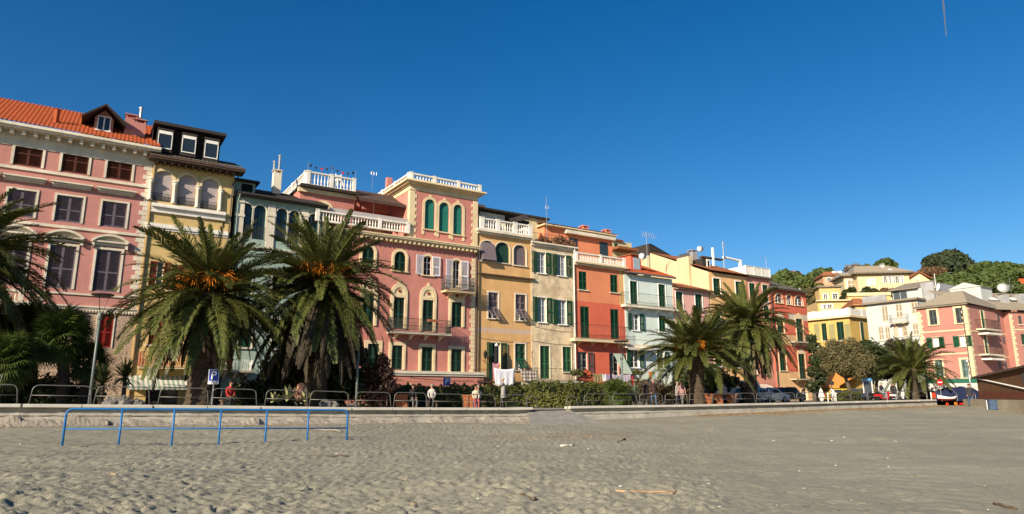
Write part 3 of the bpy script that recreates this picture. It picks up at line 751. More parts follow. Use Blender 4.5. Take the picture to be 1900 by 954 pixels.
# dormer
va = .9; ud0, zd0 = h.uz(174, 236, va); ud1, _ = h.uz(209, 242, va); zd1 = h.z(190, 212, va); zap = h.z(193, 200, va); um = (ud0+ud1)/2
mb = MB(); mb.prism([(ud0, zd0-1.0), (ud1, zd0-1.0), (ud1, zd1-.25), (um, zap-.15), (ud0, zd1-.25)], va, va+4); D = mb.build('dormer', P_pink1, h.root)
mb = MB(); e = .75
for q in (-1, 1):
    M = [(um, zap+.08), (um+q*(um-ud0+e), zd1-.52), (um+q*(um-ud0+e), zd1-.66), (um, zap-.08)]; mb.prism(M, va-.7, va+4.2)
mb.build('dormer_roof', T_dark, D)
ww = ud1-ud0; mb = MB(); wz0, wz1 = zd0-.1, zd1-.22
mb.box(ud0+ww*.2, ud1-ww*.2, va-.05, va+.02, wz0, wz1, 1)
for a in (.14, .47, .80): mb.box(ud0+ww*a, ud0+ww*(a+.07), va-.1, va, wz0-.05, wz1+.07)
mb.box(ud0+ww*.14, ud1-ww*.13, va-.1, va, wz1, wz1+.08); mb.box(ud0+ww*.08, ud1-ww*.08, va-.14, va, wz0-.1, wz0-.02)
mb.build('dormer_window', [M_white, M_glass], D)
for px, pt, pb, w in ((244, 222, 250, .75), (258, 231, 266, .85)):
    u, z1 = h.uz(px, pt, 1.6); chimney(h.root, u, 1.6, h.z(px, pb, 1.6)-1, z1, w, P_pink1)
u, z1 = h.uz(262, 203, 1.6); mb = MB(); mb.tube([(u, 1.6, h.z(262, 240, 1.6)), (u, 1.6, z1)], .1, 8); mb.lathe([(.16, 0), (.16, .12)], 8, (u, 1.6, z1)); mb.build('flue_pipe', M_metal, h.root)
u, z1 = h.uz(107, 205, 1.); mb = MB(); mb.lathe([(.17, -1), (.15, 0), (.2, .05)], 8, (u, 1., z1)); mb.build('vent_pot', T_orange, h.root)
mb = MB(); mb.tube([(h.W-.25, -.3, zt), (h.W+.02, -.12, zt-.5), (h.W+.02, -.12, .9)], .06, 6); mb.build('downpipe', paint('tan_pipe', (.3, .2, .1, 1)), h.root)

# ---- 2 yellow house with three arches
h = House('yellow_house', 'narrow yellow house with three arched loggia windows and a triple dark dormer', ROW, 275, 431, (355, 312), P_yell, v=-.05, depth=10, group=ROWG, ymid=380)
zt = h.zt
for px, tp, bt, w in ((302, 317, 374, 37), (347, 325, 382, 34), (389.5, 332, 389, 32)):
    W_ = h.win(px, tp, bt, w, 'blind', M_blind, arch=True, sur=M_cream, sw=.17, sill=False, matback=M_blind)
    u0, u1, z0, z1 = h.rect(px, tp, bt, w); h.railing(W_, u0+.03, u1-.03, -.03, z0, z0+.55, sides=False, bar=.08, scroll=True)
for px, tp, bt in ((281, 334, 372), (325, 341, 379), (368, 349, 387), (410, 355, 393)):
    u, z1 = h.uz(px, tp); z0 = h.z(px, bt); mb = MB(); mb.lathe([(.17, 0), (.17, .1), (.12, .14), (.105, z1-z0-.25), (.17, z1-z0-.16), (.19, z1-z0)], 10, (u, -.1, z0)); mb.box(u-.2, u+.2, -.3, .02, z1, z1+.09); mb.build('column', M_stone, h.root, True)
za, zb = h.z(350, 386), h.z(350, 402)
h.band(zb, za, .1, M_balus, u0=h.u(281, 380), u1=h.u(418, 400), steps=[.16, .1, .12, .3, .24], name='sill_cornice')
za, zb = h.z(320, 418), h.z(320, 430); h.band(zb, za, .12, M_balus, u1=h.u(425, 420), steps=[.06, .14, .1], name='string_course')
h.win(290, 485, 534, 26, 'half', M_red, sill=False, label='window with one bright red shutter'); h.win(330, 492, 540, 26, 'closed', M_red); h.win(385, 500, 545, 26, 'closed', M_red)
h.win(330, 592, 640, 24, 'closed', M_red); h.win(390, 596, 642, 24, 'closed', M_red); h.win(288, 590, 640, 22, 'closed', M_red)
B, u0, u1, zs, zr = h.balcony(258, 432, 655, 681, proj=1.2, brackets=5, slabmat=M_cream, railmat=M_red, bmat=M_white, bar=.1, scroll=True)
h.win(300, 720, 760, 60, 'glass', sill=False, frame=M_wood); h.win(385, 722, 760, 50, 'glass', sill=False, frame=M_wood)
h.finish()
# awning below the balcony
def awning(root, f_uz, xl, xr, ytop, ybot, v_out, v_in, mat, val=.22, name='awning'):
    ym = (ytop+ybot)/2; u0, _ = f_uz(xl, ybot, v_out); u1, _ = f_uz(xr, ybot, v_out); zb = f_uz((xl+xr)/2, ybot, v_out)[1]; zt_ = f_uz((xl+xr)/2, ytop, v_in)[1]
    mb = MB(); n = max(6, int((u1-u0)/.2)); nr = 5
    for i in range(n):
        a = u0+(u1-u0)*i/n; b = u0+(u1-u0)*(i+1)/n
        for j in range(nr):
            p = lambda t_: (v_in+(v_out-v_in)*t_, zt_+(zb+val-zt_)*t_-.12*math.sin(PI*t_))
            (y0, z0), (y1, z1) = p(j/nr), p((j+1)/nr); mb.quad((a, y1, z1), (b, y1, z1), (b, y0, z0), (a, y0, z0))
        m = (a+b)/2; mb.add([(a, v_out, zb+val), (b, v_out, zb+val), (b, v_out, zb+.05), (m, v_out, zb), (a, v_out, zb+.05)], [(0, 1, 2, 3, 4)])
    for u in (u0, u1): mb.add([(u, v_in, zt_), (u, v_out, zb+val), (u, v_in, zb+val)], [(0, 1, 2)])
    mb.tube([(u0, v_out, zb+val), (u1, v_out, zb+val)], .03, 5, 0)
    return mb.build(name, mat, root)
F_str = fabric('green_white_striped_canvas', (.62, .58, .48, 1), (.26, .33, .26, 1), 3.4)
awning(h.root, h.f.uz, 236, 358, 697, 724, -2.0, 0, F_str)
mb = MB(); mb.box(-.3, h.W+.55, -.95, .3, zt+.05, zt+.16); mb.box(-.3, h.W+.55, -1.0, -.85, zt+.16, zt+.3); mb.build('eaves', M_wood, h.root)
mb = MB()
for i in range(12): u = h.W*(i+.5)/12; mb.box(u-.06, u+.06, -.8, 0, zt-.14, zt+.045)
mb.build('rafters', M_wood, h.root)
vr = 4.2; zr_ = zt+2.3; tile_roof(h.root, -.3, h.W+.5, -.98, zt+.3, vr, zr_, T_slate, pitch=.3, amp=.015, course=.3)
mb = MB(); mb.prism([(-.3, zt), (vr, zr_-.1), (vr, zt)], h.W-.06, h.W-.01, axis='x'); mb.build('gable', P_yell, h.root)
va = .35; wn = [(306, 245, 276, 27), (350, 254, 284, 27), (391.5, 263, 294, 26)]
u0 = h.uz(290, 265, va)[0]; u1 = h.uz(410, 275, va)[0]; ztp = h.z(350, 243, va); zbt = h.z(350, 296, va)
D = None; mb = MB(); mb.box(u0-.3, u1+.25, va-.35, va+4.6, ztp, ztp+.22); mb.box(u0, u1, va+.5, va+4.4, zbt-.6, ztp-.002)
ul = u0-.25; mb.quad((ul, va+.45, zbt-.8), (ul, va+4.4, zbt-.2), (ul, va+4.4, ztp-.002), (ul, va+.45, ztp-.002))
D = mb.build('dormer', T_dark, h.root)
for px, tp, bt, w in wn:
    c, _ = h.uz(px, (tp+bt)/2, va); wd = .82; z1, z0 = h.z(px, tp, va), h.z(px, bt, va); mb = MB()
    mb.box(c-wd*.62, c+wd*.62, va-.16, va+.6, z0-.3, z1+.24, 2); mb.box(c-wd/2, c+wd/2, va-.175, va-.12, z0, z1, 1)
    for a, b, e, f_ in ((-.56, -.5, z0, z1), (.5, .56, z0, z1)): mb.box(c+wd*a, c+wd*b, va-.21, va-.1, e, f_)
    mb.box(c-wd*.56, c+wd*.56, va-.21, va-.1, z0-.07, z0-.001); mb.box(c-wd*.56, c+wd*.56, va-.21, va-.1, z1-.22, z1); mb.build('dormer_window', [M_white, M_glass, T_dark], D)
mb = MB(); mb.tube([(h.W+.35, -.8, zt+.1), (h.W-.1, -.1, zt-.7), (h.W-.1, -.1, 1)], .05, 6); mb.build('downpipe', M_pipe, h.root)

# ---- 3 mint house
h = House('mint_house', 'mint green house with twin arched dark windows behind the tall palms', ROW, 432, 602, (505, 373), P_mint, v=.15, depth=9, group=ROWG, ymid=450)
zt = h.zt
for px, tp, bt, w in ((456, 377, 440, 23), (481, 381, 444, 23), (522, 387, 448, 21), (545, 391, 452, 21), (580, 397, 458, 20)):
    W_ = h.win(px, tp, bt, w, 'glass', arch=True, sur=M_stone, sw=.1, sill=False, frame=M_dgreen)
    u0, u1, z0, z1 = h.rect(px, tp, bt, w); h.railing(W_, u0, u1, -.05, z0, z0+.95, sides=False, bar=.1)
for px in (443, 502, 564): u = h.u(px, 420); mb = MB(); mb.box(u-.28, u+.28, -.09, .02, h.z(px, 470), zt-.35); mb.box(u-.34, u+.34, -.14, .02, h.z(px, 402), h.z(px, 397)); mb.build('pilaster', M_stone, h.root)
z_ = h.z(500, 462); h.band(z_-.2, z_, .14, M_stone, steps=[.06, .12, .16])
for px in (455, 517, 582): h.win(px, 500+(px-455)*.06, 545+(px-455)*.05, 23, 'closed', M_dgreen, sur=M_stone, sw=.12)
for px in (455, 517, 575): h.win(px, 590+(px-455)*.05, 645+(px-455)*.04, 24, 'closed', M_dgreen, sur=M_stone, sw=.12)
h.balcony(410, 470, 668, 687, proj=1.1, slabmat=M_stone, railmat=M_white, brackets=3)
h.win(470, 705, 760, 40, 'glass', arch=True, sill=False, frame=M_wood); h.win(540, 706, 760, 40, 'glass', arch=True, sill=False, frame=M_wood)
h.finish()
mb = MB(); mb.box(0, h.W, -.5, .3, zt, zt+.12); mb.tube([(0, -.55, zt+.12), (h.W, -.55, zt+.12)], .08, 6); mb.build('gutter', M_pipe, h.root)
vr = 5.; zr_ = zt+2.2; tile_roof(h.root, 0, h.W, -.5, zt+.18, vr, zr_, T_dark, pitch=.3, amp=.015, course=.3)
va = .6; u0, z1 = h.uz(433, 335, va); u1, _ = h.uz(474, 345, va); z0 = h.z(455, 356, va)
mb = MB(); mb.box(u0, u1, va, va+3, z0-.5, z1); D = mb.build('dormer', P_mint, h.root)
mb = MB(); mb.box(u0-.15, u1+.25, va-.35, va+3.2, z1, z1+.16); mb.build('dormer_roof', T_dark, D); mb = MB(); mb.box(u0+(u1-u0)*.38, u1-(u1-u0)*.12, va-.03, va+.02, z0+.05, z1-.12); mb.build('dormer_window', M_dark, D)
mb = MB(); mb.tube([(.15, -.55, zt+.05), (.1, -.12, zt-.5), (.1, -.12, 1)], .05, 6); mb.build('downpipe', paint('pale_green_pipe', (.3, .42, .36, 1)), h.root)

# ---- 4 rose palazzo with tower
h = House('rose_palazzo', 'rose pink palazzo with a corner tower, white balustrades and pointed window surrounds', ROW, 600, 884, (760, 447), P_pink4, v=-.05, depth=12, group=ROWG, ymid=560)
zt = h.zt
RP = M_cream
for px, tp, bt, w in ((683, 457, 496, 22), (742, 467, 503, 21)): h.win(px, tp, bt, w, 'closed', M_dgreen, arch=True, sur=RP, sw=.24, apex=False, proud=.08)
h.win(626, 448, 488, 22, 'closed', M_dgreen, arch=True, sur=RP, sw=.24, proud=.08)
for px, tp, bt, w in ((793.5, 475, 511, 16), (847, 483, 536, 14)):
    h.win(px, tp, bt, w, 'open', paint('white_shutter_paint', (.62, .62, .66, 1)), arch=True, sur=RP, sw=.22, proud=.03, open_w=.72, matback=M_dark)
for px, tp, bt, w in ((626, 540, 600, 21), (683, 545, 604, 21), (739.5, 552, 610, 20), (793.5, 557, 615, 20), (847, 561, 607, 19)):
    R = h.rect(px, tp, bt, w); W_ = h.win_m(*R, 'closed', M_dgreen, sur=RP, sw=.27, proud=.09, sill=False)
    u0, u1, z0, z1 = R; uc = (u0+u1)/2; ww = u1-u0
    mb = MB(); mb.arc_ring(uc, z1+.27, ww/2-.02, ww/2+.27, -.09, .02, 14, ez=1.25); mb.prism([(uc-.2, z1+.27+(ww/2+.22)*1.25), (uc+.2, z1+.27+(ww/2+.22)*1.25), (uc, z1+.27+(ww/2+.27)*1.25+.26)], -.1, .02)
    P = [(uc+(ww/2-.02)*math.cos(PI*i/12), z1+.272+(ww/2-.02)*1.25*math.sin(PI*i/12)) for i in range(13)]; mb.prism(P, -.03, .02)
    mb.build('tympanum', RP, W_)
    mb = MB(); mb.lathe([(.13, 0), (.13, .05)], 12); mb.build('medallion', paint('red_medallion', (.3, .05, .03, 1)), W_, False, (uc, -.03, z1+.27+ww*.3), (PI/2, 0, 0))
for px, tp, bt, w in ((626, 630, 678, 21), (692, 638, 683, 21), (736.5, 641, 686, 20), (792, 644, 689, 20), (846.5, 648, 691, 20)):
    R = h.rect(px, tp, bt, w); W_ = h.win_m(*R, 'closed', M_dgreen, sur=RP, sw=.27, proud=.07, sill=False)
    u0, u1, z0, z1 = R; uc = (u0+u1)/2; mb = MB(); mb.prism([(uc+.72*math.cos(PI*i/12), z1+.27+.72*math.sin(PI*i/12)) for i in range(13)], -.05, .02); mb.build('lunette', P_sal, W_)
# rope pattern on surrounds: small blocks
for o in [c for c in h.root.children if c.name.startswith('window')]:
    for s_ in list(o.children):
        if s_.name.startswith('surround'):
            xs = [v.co.x for v in s_.data.vertices]; zs_ = [v.co.z for v in s_.data.vertices]; a, b = min(xs), max(xs); z = min(zs_); top = max(zs_)
            for q in (a+.07, b-.07-.12):
                mb = MB(); z1_ = z
                while z1_ < top-.75: mb.obox((q+.06, -.1, z1_+.1), (.17, .05, .09), Matrix.Rotation(.6, 3, 'Y')); z1_ += .2
                mb.build('rope_moulding', M_cream, o)
h.quoins(h.W-.15, .5, h.z(870, 693), zt-.5, RP, mirror=True, h=.36)
# cornice between body and terrace
h.band(zt-.35, zt+.2, .1, RP, steps=[.12, .2, .45, .55, .6], name='main_cornice')
mb = MB(); n = int(h.W/.42)
for i in range(n): mb.box(i*.42+.08, i*.42+.26, -.42, 0, zt-.33, zt-.12)
mb.build('cornice_brackets', RP, h.root)
# projecting ground floor
zg = h.z(800, 694, -.8); ug1 = h.uz(897, 700, -.8)[0]
G = House.__new__(House); G.__dict__.update(h.__dict__); G.ops = []; G.zones = []; G.mats = [P_salband]; G.f = h.f
mb = MB()
for px, tp, bt, w in ((695, 717, 752, 21), (759, 716, 756, 21), (828, 722, 756, 20)):
    u0, u1, z0, z1 = h.rect(px, tp, bt, w, -.8); G.ops.append((u0, u1, max(z0, .95), z1, (u1-u0)/2))
    m2 = MB(); m2.box(u0-.04, u1+.04, -.62, -.58, .9, z1+.02, 1); m2.arc_ring((u0+u1)/2, z1-(u1-u0)/2, (u1-u0)/2, (u1-u0)/2+.18, -.86, -.79, 14); m2.box(u0-.18, u0, -.86, -.79, .95, z1-(u1-u0)/2); m2.box(u1, u1+.18, -.86, -.79, .95, z1-(u1-u0)/2)
    for k in range(9):
        for q in (-1, 1):
            c = (u0+u1)/2+(k-4)*.3
            m2.tube([(c-q*.8, -.72, 1.0), (c+q*.8, -.72, 2.6)], .012, 4)
    m2.v = [(min(max(x, u0-.18), u1+.18), y, z) for x, y, z in m2.v]
    m2.build('grated_window', [M_cream, M_dark], h.root)
G.wall_mesh(mb, -.3, ug1, .7, zg, G.ops, y=-.8, depth=.2); mb.quad((ug1, -.8, .7), (ug1, 1, .7), (ug1, 1, zg), (ug1, -.8, zg)); mb.quad((-.3, -.8, zg), (ug1, -.8, zg), (ug1, 1, zg), (-.3, 1, zg)); mb.quad((-.3, 1, .7), (-.3, -.8, .7), (-.3, -.8, zg), (-.3, 1, zg))
mb.build('ground_floor_wall', P_salband, h.root)
mb = MB(); mb.box(-.35, ug1+.1, -.98, .0, zg, zg+.22); mb.box(-.35, ug1+.04, -.9, 0, zg-.16, zg-.002); mb.build('ledge', M_stone, h.root)
# balconies
B, u0, u1, zs, zr = h.balcony(727, 838, 592, 617, proj=1.05, slabmat=M_stone, brackets=4, bar=.1, scroll=True, r=.013)
mb = MB(); c = (u0+u1)/2+.9; mb.box(c-.5, c+.4, -1.3, -1.08, zr-.2, zr); mb.build('flower_box', paint('terracotta', (.3, .1, .045, 1)), B)
h.balcony(828, 882, 514, 540, proj=1.0, slabmat=M_cream, brackets=2, bar=.1, scroll=True, r=.013)
# tower
ut0 = h.u(760, 400); zT = h.z(822, 355); tw = House.__new__(House); tw.__dict__.update(h.__dict__); tw.ops = []; tw.zones = []
for px, tp, bt, w in ((797.5, 370, 426, 19), (824, 376, 431, 19), (849.5, 380, 436, 17)):
    u0, u1, z0, z1 = h.rect(px, tp, bt, w); tw.win_m(u0, u1, z0, z1, 'blind', M_tgreen, arch=True, sur=M_cream, sw=.22, matback=M_tgreen, apex=True, surz0=z0-.5)
mb = MB(); tw.wall_mesh(mb, ut0, h.W-.01, zt+.2, zT, tw.ops)
mb.quad((ut0, 9, zt), (ut0, 0, zt), (ut0, 0, zT), (ut0, 9, zT)); mb.quad((h.W-.01, 0, zt), (h.W-.01, 9, zt), (h.W-.01, 9, zT), (h.W-.01, 0, zT)); mb.quad((ut0, 0, zT), (h.W, 0, zT), (h.W, 9, zT), (ut0, 9, zT))
TW = mb.build('tower', P_pink4, h.root)
for u, mir in ((ut0, False), (h.W, True)):
    mb = MB(); k = 0; z = zt+.25
    while z < zT-.5:
        ww = .62 if k % 2 == 0 else .45; a, b = (u-.03, u+ww) if not mir else (u-ww, u+.03); mb.box(a, b, -.035, .4, z, z+.3); z += .3; k += 1
    mb.build('quoins', M_cream, TW)
mb = MB(); mb.box(ut0-.04, h.W+.04, -.05, 8.9, zT-.35, zT-.002)
for k, p in enumerate((.15, .4, .62)): mb.box(ut0-p, h.W+p, -p, 9+p, zT+k*.14, zT+(k+1)*.14-.002)
mb.build('tower_cornice', M_cream, TW)
zb0 = zT+.42; zb1 = h.z(825, 332, -.3)
balustrade(h.root, (ut0-.2, -.25), (h.W+.2, -.25), zb0, zb1, sp=.27, piers=4); balustrade(h.root, (ut0-.15, -.1), (ut0-.15, 9), zb0, zb1, sp=.3, piers=4)
mb = MB(); c = (ut0+h.W)/2+1.2; mb.add([(c-1.9, 2.2, zb1+.55), (c+1.6, 1.6, zb1+.15), (c+1.5, 4, zb1+.2), (c-1.8, 4.4, zb1+.55), (c-.1, 3, zb1+.75)], [(0, 1, 4), (1, 2, 4), (2, 3, 4), (3, 0, 4)]); mb.tube([(c, 3, zT), (c, 3, zb1+.7)], .04, 5); mb.build('roof_parasol', fabric('navy_canvas', (.01, .014, .035, 1)), TW)
# terrace in front, balustrade with piers
balustrade(h.root, (h.u(585, 400), -.1), (ut0-.02, -.1), h.z(690, 424)-.02, h.z(690, 405), sp=.24, piers=4)
mb = MB(); mb.box(.1, ut0-.05, .12, .15, h.z(690, 405)-.2, h.z(690, 398)+.1); mb.build('glass_screen', paint('frosted_glass', (.4, .36, .34, 1), .2), h.root)
# set-back upper storey left
vb = 2.2; ua = h.uz(556, 370, vb)[0]; ub = h.uz(657, 380, vb)[0]; zu = h.z(606, 356, vb)
mb = MB(); mb.box(ua, ub, vb, vb+8, zt, zu); U = mb.build('upper_storey', P_pink4, h.root)
mb = MB(); mb.box(ua-.12, ub+.35, vb-.6, vb+1.2, zu, zu+.24); mb.box(ua-.12, ub+.2, vb+1.2, vb+8.1, zu, zu+.2); mb.build('roof_slab', T_dark, U); mb = MB(); mb.box(ua-.2, ub+.1, vb-.25, vb+.1, zu-.35, zu-.01); mb.build('cornice', M_cream, U)
zb0 = zu+.262; zb1 = h.z(618, 325, vb-.2)
ba = h.uz(568, 330, vb)[0]; bb_ = h.uz(659, 340, vb)[0]
balustrade(h.root, (ba, vb-.1), (bb_, vb-.1), zb0, zb1, sp=.27, piers=3); balustrade(h.root, (ba, vb), (ba, vb+8), zb0, zb1, sp=.3, piers=3)
u, _ = h.uz(600, 390, vb); mb = MB(); z0_ = zt; mb.prism([(u-.9, z0_), (u+.9, z0_), (u+.9, zu-1.7)]+[(u+.9*math.cos(PI*i/10), zu-1.7+.9*math.sin(PI*i/10)) for i in range(1, 10)]+[(u-.9, zu-1.7)], vb-.06, vb+.02); mb.build('arched_niche', M_cream, U)
mb = MB(); mb.box(u-.35, u+.55, vb-.08, vb-.061, z0_, zu-1.6); mb.build('terrace_door', M_dark, U)
# loggia with brown awning between storey and tower
mb = MB(); mb.box(ub, ut0, 5.2, 5.5, zt, zu-.1); mb.quad((ub, .3, zt+.21), (ut0, .3, zt+.21), (ut0, 5.2, zt+.21), (ub, 5.2, zt+.21)); mb.box(ub, ut0, 4.2, 9, zu-.45, max(zu, h.z(660, 352, 3.6))+.15); mb.build('loggia_wall', P_pink4, h.root)
mb = MB()
for k in (.3, .7):
    c = ub+(ut0-ub)*k; mb.prism([(c-.75, zt+.25), (c+.75, zt+.25), (c+.75, zt+1.7)]+[(c+.75*math.cos(PI*i/10), zt+1.7+.6*math.sin(PI*i/10)) for i in range(1, 10)]+[(c-.75, zt+1.7)], 5.12, 5.2)
mb.build('loggia_arches', M_cream, h.root)
F_br = fabric('brown_canvas', (.085, .05, .038, 1)); zl, zf = h.z(660, 352, 3.6), h.z(710, 374, .8)
mb = MB(); n = 8
for i in range(n):
    t0_, t1_ = i/n, (i+1)/n; g = lambda t_: (ub-.1+(ut0-ub)*t_)
    for (va_, za_), (vb_, zb_) in (((3.8, zl+.05), (2.2, (zl+zf)/2-.1)), ((2.2, (zl+zf)/2-.1), (.7, zf))): mb.quad((g(t0_), vb_, zb_), (g(t1_), vb_, zb_), (g(t1_), va_, za_), (g(t0_), va_, za_))
    mb.quad((g(t0_), .7, zf-.25), (g(t1_), .7, zf-.25), (g(t1_), .7, zf), (g(t0_), .7, zf))
mb.tube([(ub+1.2, .7, zt+.2), (ub+1.2, .7, zf)], .035, 6); mb.build('loggia_awning', F_br, h.root)
antenna(h.root, h.uz(691, 340, 6)[0], 6, h.z(690, 352, 6), h.z(692, 316, 6), [(h.z(692, 322, 6), .5, 3)])
u, z1 = h.uz(515, 314, 4); c0 = chimney(h.root, u, 4, h.z(515, 356, 4)-1, z1-.4, .62, M_stone, pots=0)
for dx, zz_ in ((.12, 290), (-.28, 303)):
    mb = MB(); mb.tube([(u+dx, 4, z1-.2), (u+dx, 4, h.z(517, zz_, 4))], .1, 8); mb.lathe([(.15, 0), (.15, .1)], 8, (u+dx, 4, h.z(517, zz_, 4))); mb.build('flue_pipe', M_metal, h.root)
u, z1 = h.uz(722, 326, 7); chimney(h.root, u, 7, zT-1, z1-.25, .5, P_sal, cap=False)
h.zt = zt+.2; h.finish()
ROSE = h; ROSE_T = dict(ub=ub, vb=vb, zu=zu, ba=ba, bb=bb_, zb0=zb0, zb1=zb1, ut0=ut0)
mb = MB(); mb.tube([(h.W-.03, -.1, zt-.4), (h.W-.03, -.1, zg+.3)], .06, 6); mb.build('downpipe', M_pipe, h.root)
# ---- 5 ochre house
h = House('ochre_house', 'ochre yellow house with a balustraded roof terrace and three arched blinds', ROW, 887, 985, (937, 437), P_och, v=.05, depth=9, group=ROWG, ymid=540)
zt = h.zt
h.win(904, 447, 485, 27, 'blind', M_mauve, arch=True, sur=M_stone, sw=.1, rise=.6, matback=M_dark); h.win(932.5, 450, 488, 26, 'blind', M_dgreen, arch=True, sur=M_stone, sw=.1, rise=.6, matback=M_dgreen); h.win(964.5, 455, 493, 23, 'blind', M_mauve, arch=True, sur=M_stone, sw=.1, rise=.55, matback=M_mauve)
u0, u1, z0, z1 = h.rect(904, 450, 485, 25); mb = MB(); mb.prism([(0, z1), (0, z0), (-.55, z0+.05), (-.3, z0+1.)], u0, u1, axis='x'); mb.build('bulging_awning', M_mauve, h.root)
z_ = h.z(937, 512); h.band(z_-.12, z_, .28, M_wood, u1=h.W+.35, name='ledge')
h.win(915, 543, 591, 18, 'flap', M_mauve, sur=M_stone, sw=.13); h.win(966, 547, 595, 19, 'flap', M_mauve, sur=M_stone, sw=.13)
z0, z1 = h.z(937, 619), h.z(937, 610); h.zone(z0, z1, M_mauve_pl if False else plaster('mauve_band', lin(200, 172, 150), .1, .2))
W_ = h.win(921, 636, 703, 15, 'open', M_green, sur=M_stone, sw=.06, sill=False, open_w=.62, matback=M_dark); h.win(965, 638, 687, 19, 'flap', M_green, sur=M_stone, sw=.12)
h.win(920, 722, 760, 30, 'glass', sill=False, frame=M_wood); h.win(960, 722, 760, 26, 'glass', sill=False, frame=M_wood)
h.finish()
B, u0, u1, zs, zr = h.balcony(886, 990, 686, 708, proj=1.0, slabmat=M_wood, brackets=3, bar=.14); OCHRE_B = (h, u0, u1, zs, zr)
mb = MB(); mb.box(-.35, h.W+.05, -.45, h.depth, zt, zt+.22); mb.box(-.2, h.W+.02, -.25, .1, zt-.18, zt-.002); mb.build('cornice', M_stone, h.root)
zb = h.z(937, 411, -.2); balustrade(h.root, (0, -.2), (h.W, -.2), zt+.222, zb, sp=.25, piers=4, pierw=.42)
balustrade(h.root, (h.W-.1, 0), (h.W-.1, 4), zt+.222, zb, sp=.3, piers=2)
mb = MB(); ur = h.uz(952, 400, 4)[0]; zz_ = h.z(985, 404, 4); mb.box(ur+.8, ur+4.2, 4, 8, zt, zz_); TH = mb.build('terrace_hut', P_flank, h.root)
mb = MB(); mb.box(-.2, ur+4.4, 3.7, 8.3, zz_, zz_+.18); mb.build('hut_roof', T_dark, TH)
mb = MB(); mb.box(.1, 2.2, 2.6, 4.2, h.z(905, 389, 3), h.z(905, 386, 3)+.1); mb.box(.1, 2.4, 4, 4.2, zt, h.z(905, 389, 3)); mb.build('pergola', M_wood, h.root)
mb = MB(); u, z_ = h.uz(967, 405, 2.); mb.quad((u-1.1, 1.6, z_-.6), (u+.9, 1.6, z_-.1), (u+.9, 2.6, z_+.7), (u-1.1, 2.6, z_-.1)); mb.box(u-1.1, u+.9, 1.9, 1.95, zt, z_-.2); mb.build('dark_screen', T_dark, h.root)
mb = MB(); mb.box(.05, h.W-.2, 4.3, 4.5, zt, h.z(930, 399, 4.3)); mb.build('terrace_wall', M_stone, h.root)
mb = MB(); z1 = h.z(905, 403, 1.5); mb.tube([(.6, 1.5, z1), (3.6, 1.5, z1-.15)], .16, 8); mb.build('rolled_awning', M_stone, h.root)
mb = MB(); u, _ = h.uz(895, 670); mb.tube([(u, -.05, h.z(895, 668)), (u, -.5, h.z(895, 672)), (u, -.5, h.z(895, 664))], .025, 5); z = h.z(895, 666); mb.lathe([(.1, 0), (.2, .45), (.12, .6), (.02, .75)], 6, (u, -.5, z)); mb.build('wall_lantern', M_iron, h.root)

# ---- 6 cream peeling house
h = House('peeling_house', 'cream house with peeling plaster and wide open green shutters', ROW, 985.5, 1065, (1028, 457), P_peel, v=0, depth=9, group=ROWG, ymid=560)
zt = h.zt
for px, tp, bt in ((1004.5, 468, 507), (1042, 473, 512), (1006, 552, 598), (1043.5, 557, 602)):
    h.win(px, tp, bt, 15, 'open', M_green, sur=M_white, sw=.07, open_w=.66, matback=glassm('sky_glass', (.16, .2, .26, 1)))
h.win(1011, 642, 703, 18, 'closed', M_mgreen, sur=M_stone, sw=.08, sill=False); h.win(1052, 644, 690, 16, 'closed', M_mgreen, sur=M_stone, sw=.08)
h.win(988, 653, 665, 4, 'glass', sill=False)
h.win(1005, 722, 760, 26, 'glass', sill=False, frame=M_wood); h.win(1045, 722, 760, 24, 'glass', sill=False, frame=M_wood)
h.finish()
h.balcony(990, 1082, 684, 707, proj=.95, slabmat=M_stone, brackets=4, bmat=M_white, bar=.13); PEEL = h
mb = MB(); mb.box(-.1, h.W+.35, -.4, h.depth, zt, zt+.14); mb.box(0, h.W+.1, -.2, .05, zt-.22, zt-.003); mb.build('cornice', M_stone, h.root)
h.railing(h.root, .1, h.W, .1, zt+.14, zt+1.1, bar=.4, sides=True, name='terrace_railing')
mb = MB(); mb.tube([(h.W-.02, -.35, zt+.1), (h.W-.02, -.1, zt-.7), (h.W-.02, -.1, .9)], .055, 6); mb.build('downpipe', M_white, h.root)
antenna(h.root, h.uz(1014, 400, 2)[0], 2, zt, h.z(1014, 366, 2), [(h.z(1014, 385, 2), .3, 2)], r=.03)

# ---- 7 orange and red house
h = House('orange_red_house', 'two tone house, orange above brick red, with a white roof balustrade', ROW, 1066, 1159.5, (1112, 494), P_org, v=.05, depth=10, group=ROWG, ymid=580)
zt = h.zt; zm = h.z(1112, 562); h.zone(.5, zm, P_redl); h.zone(zm, zt+1, P_buff, h.u(1148.5, 530), h.W+1)
h.win(1081.5, 504, 538, 15, 'closed', M_green, sur=None); h.win(1139.5, 510, 543, 14, 'closed', M_green, sur=None)
h.win(1085.5, 569, 627, 17, 'closed', M_green, sill=False); h.win(1141, 574, 629, 16, 'closed', M_green, sill=False)
h.win(1082, 653, 697, 18, 'half', M_grey, label='window with white frame and one grey shutter open'); h.win(1140, 655, 706, 18, 'half', M_grey, sill=False)
h.win(1085, 722, 760, 26, 'glass', sill=False, frame=M_wood); h.win(1135, 722, 760, 30, 'glass', sill=False, frame=M_wood)
h.finish()
h.balcony(1067, 1168, 604, 629, 635, proj=.78, slabmat=M_cream, brackets=4, bmat=M_buff_ if False else P_buff, bar=.14)
h.balcony(1063, 1092, 688, 708, proj=.9, slabmat=M_wood, brackets=2, bar=.13)
F_gs = fabric('green_striped_canvas', (.68, .68, .6, 1), (.03, .16, .1, 1), 6.)
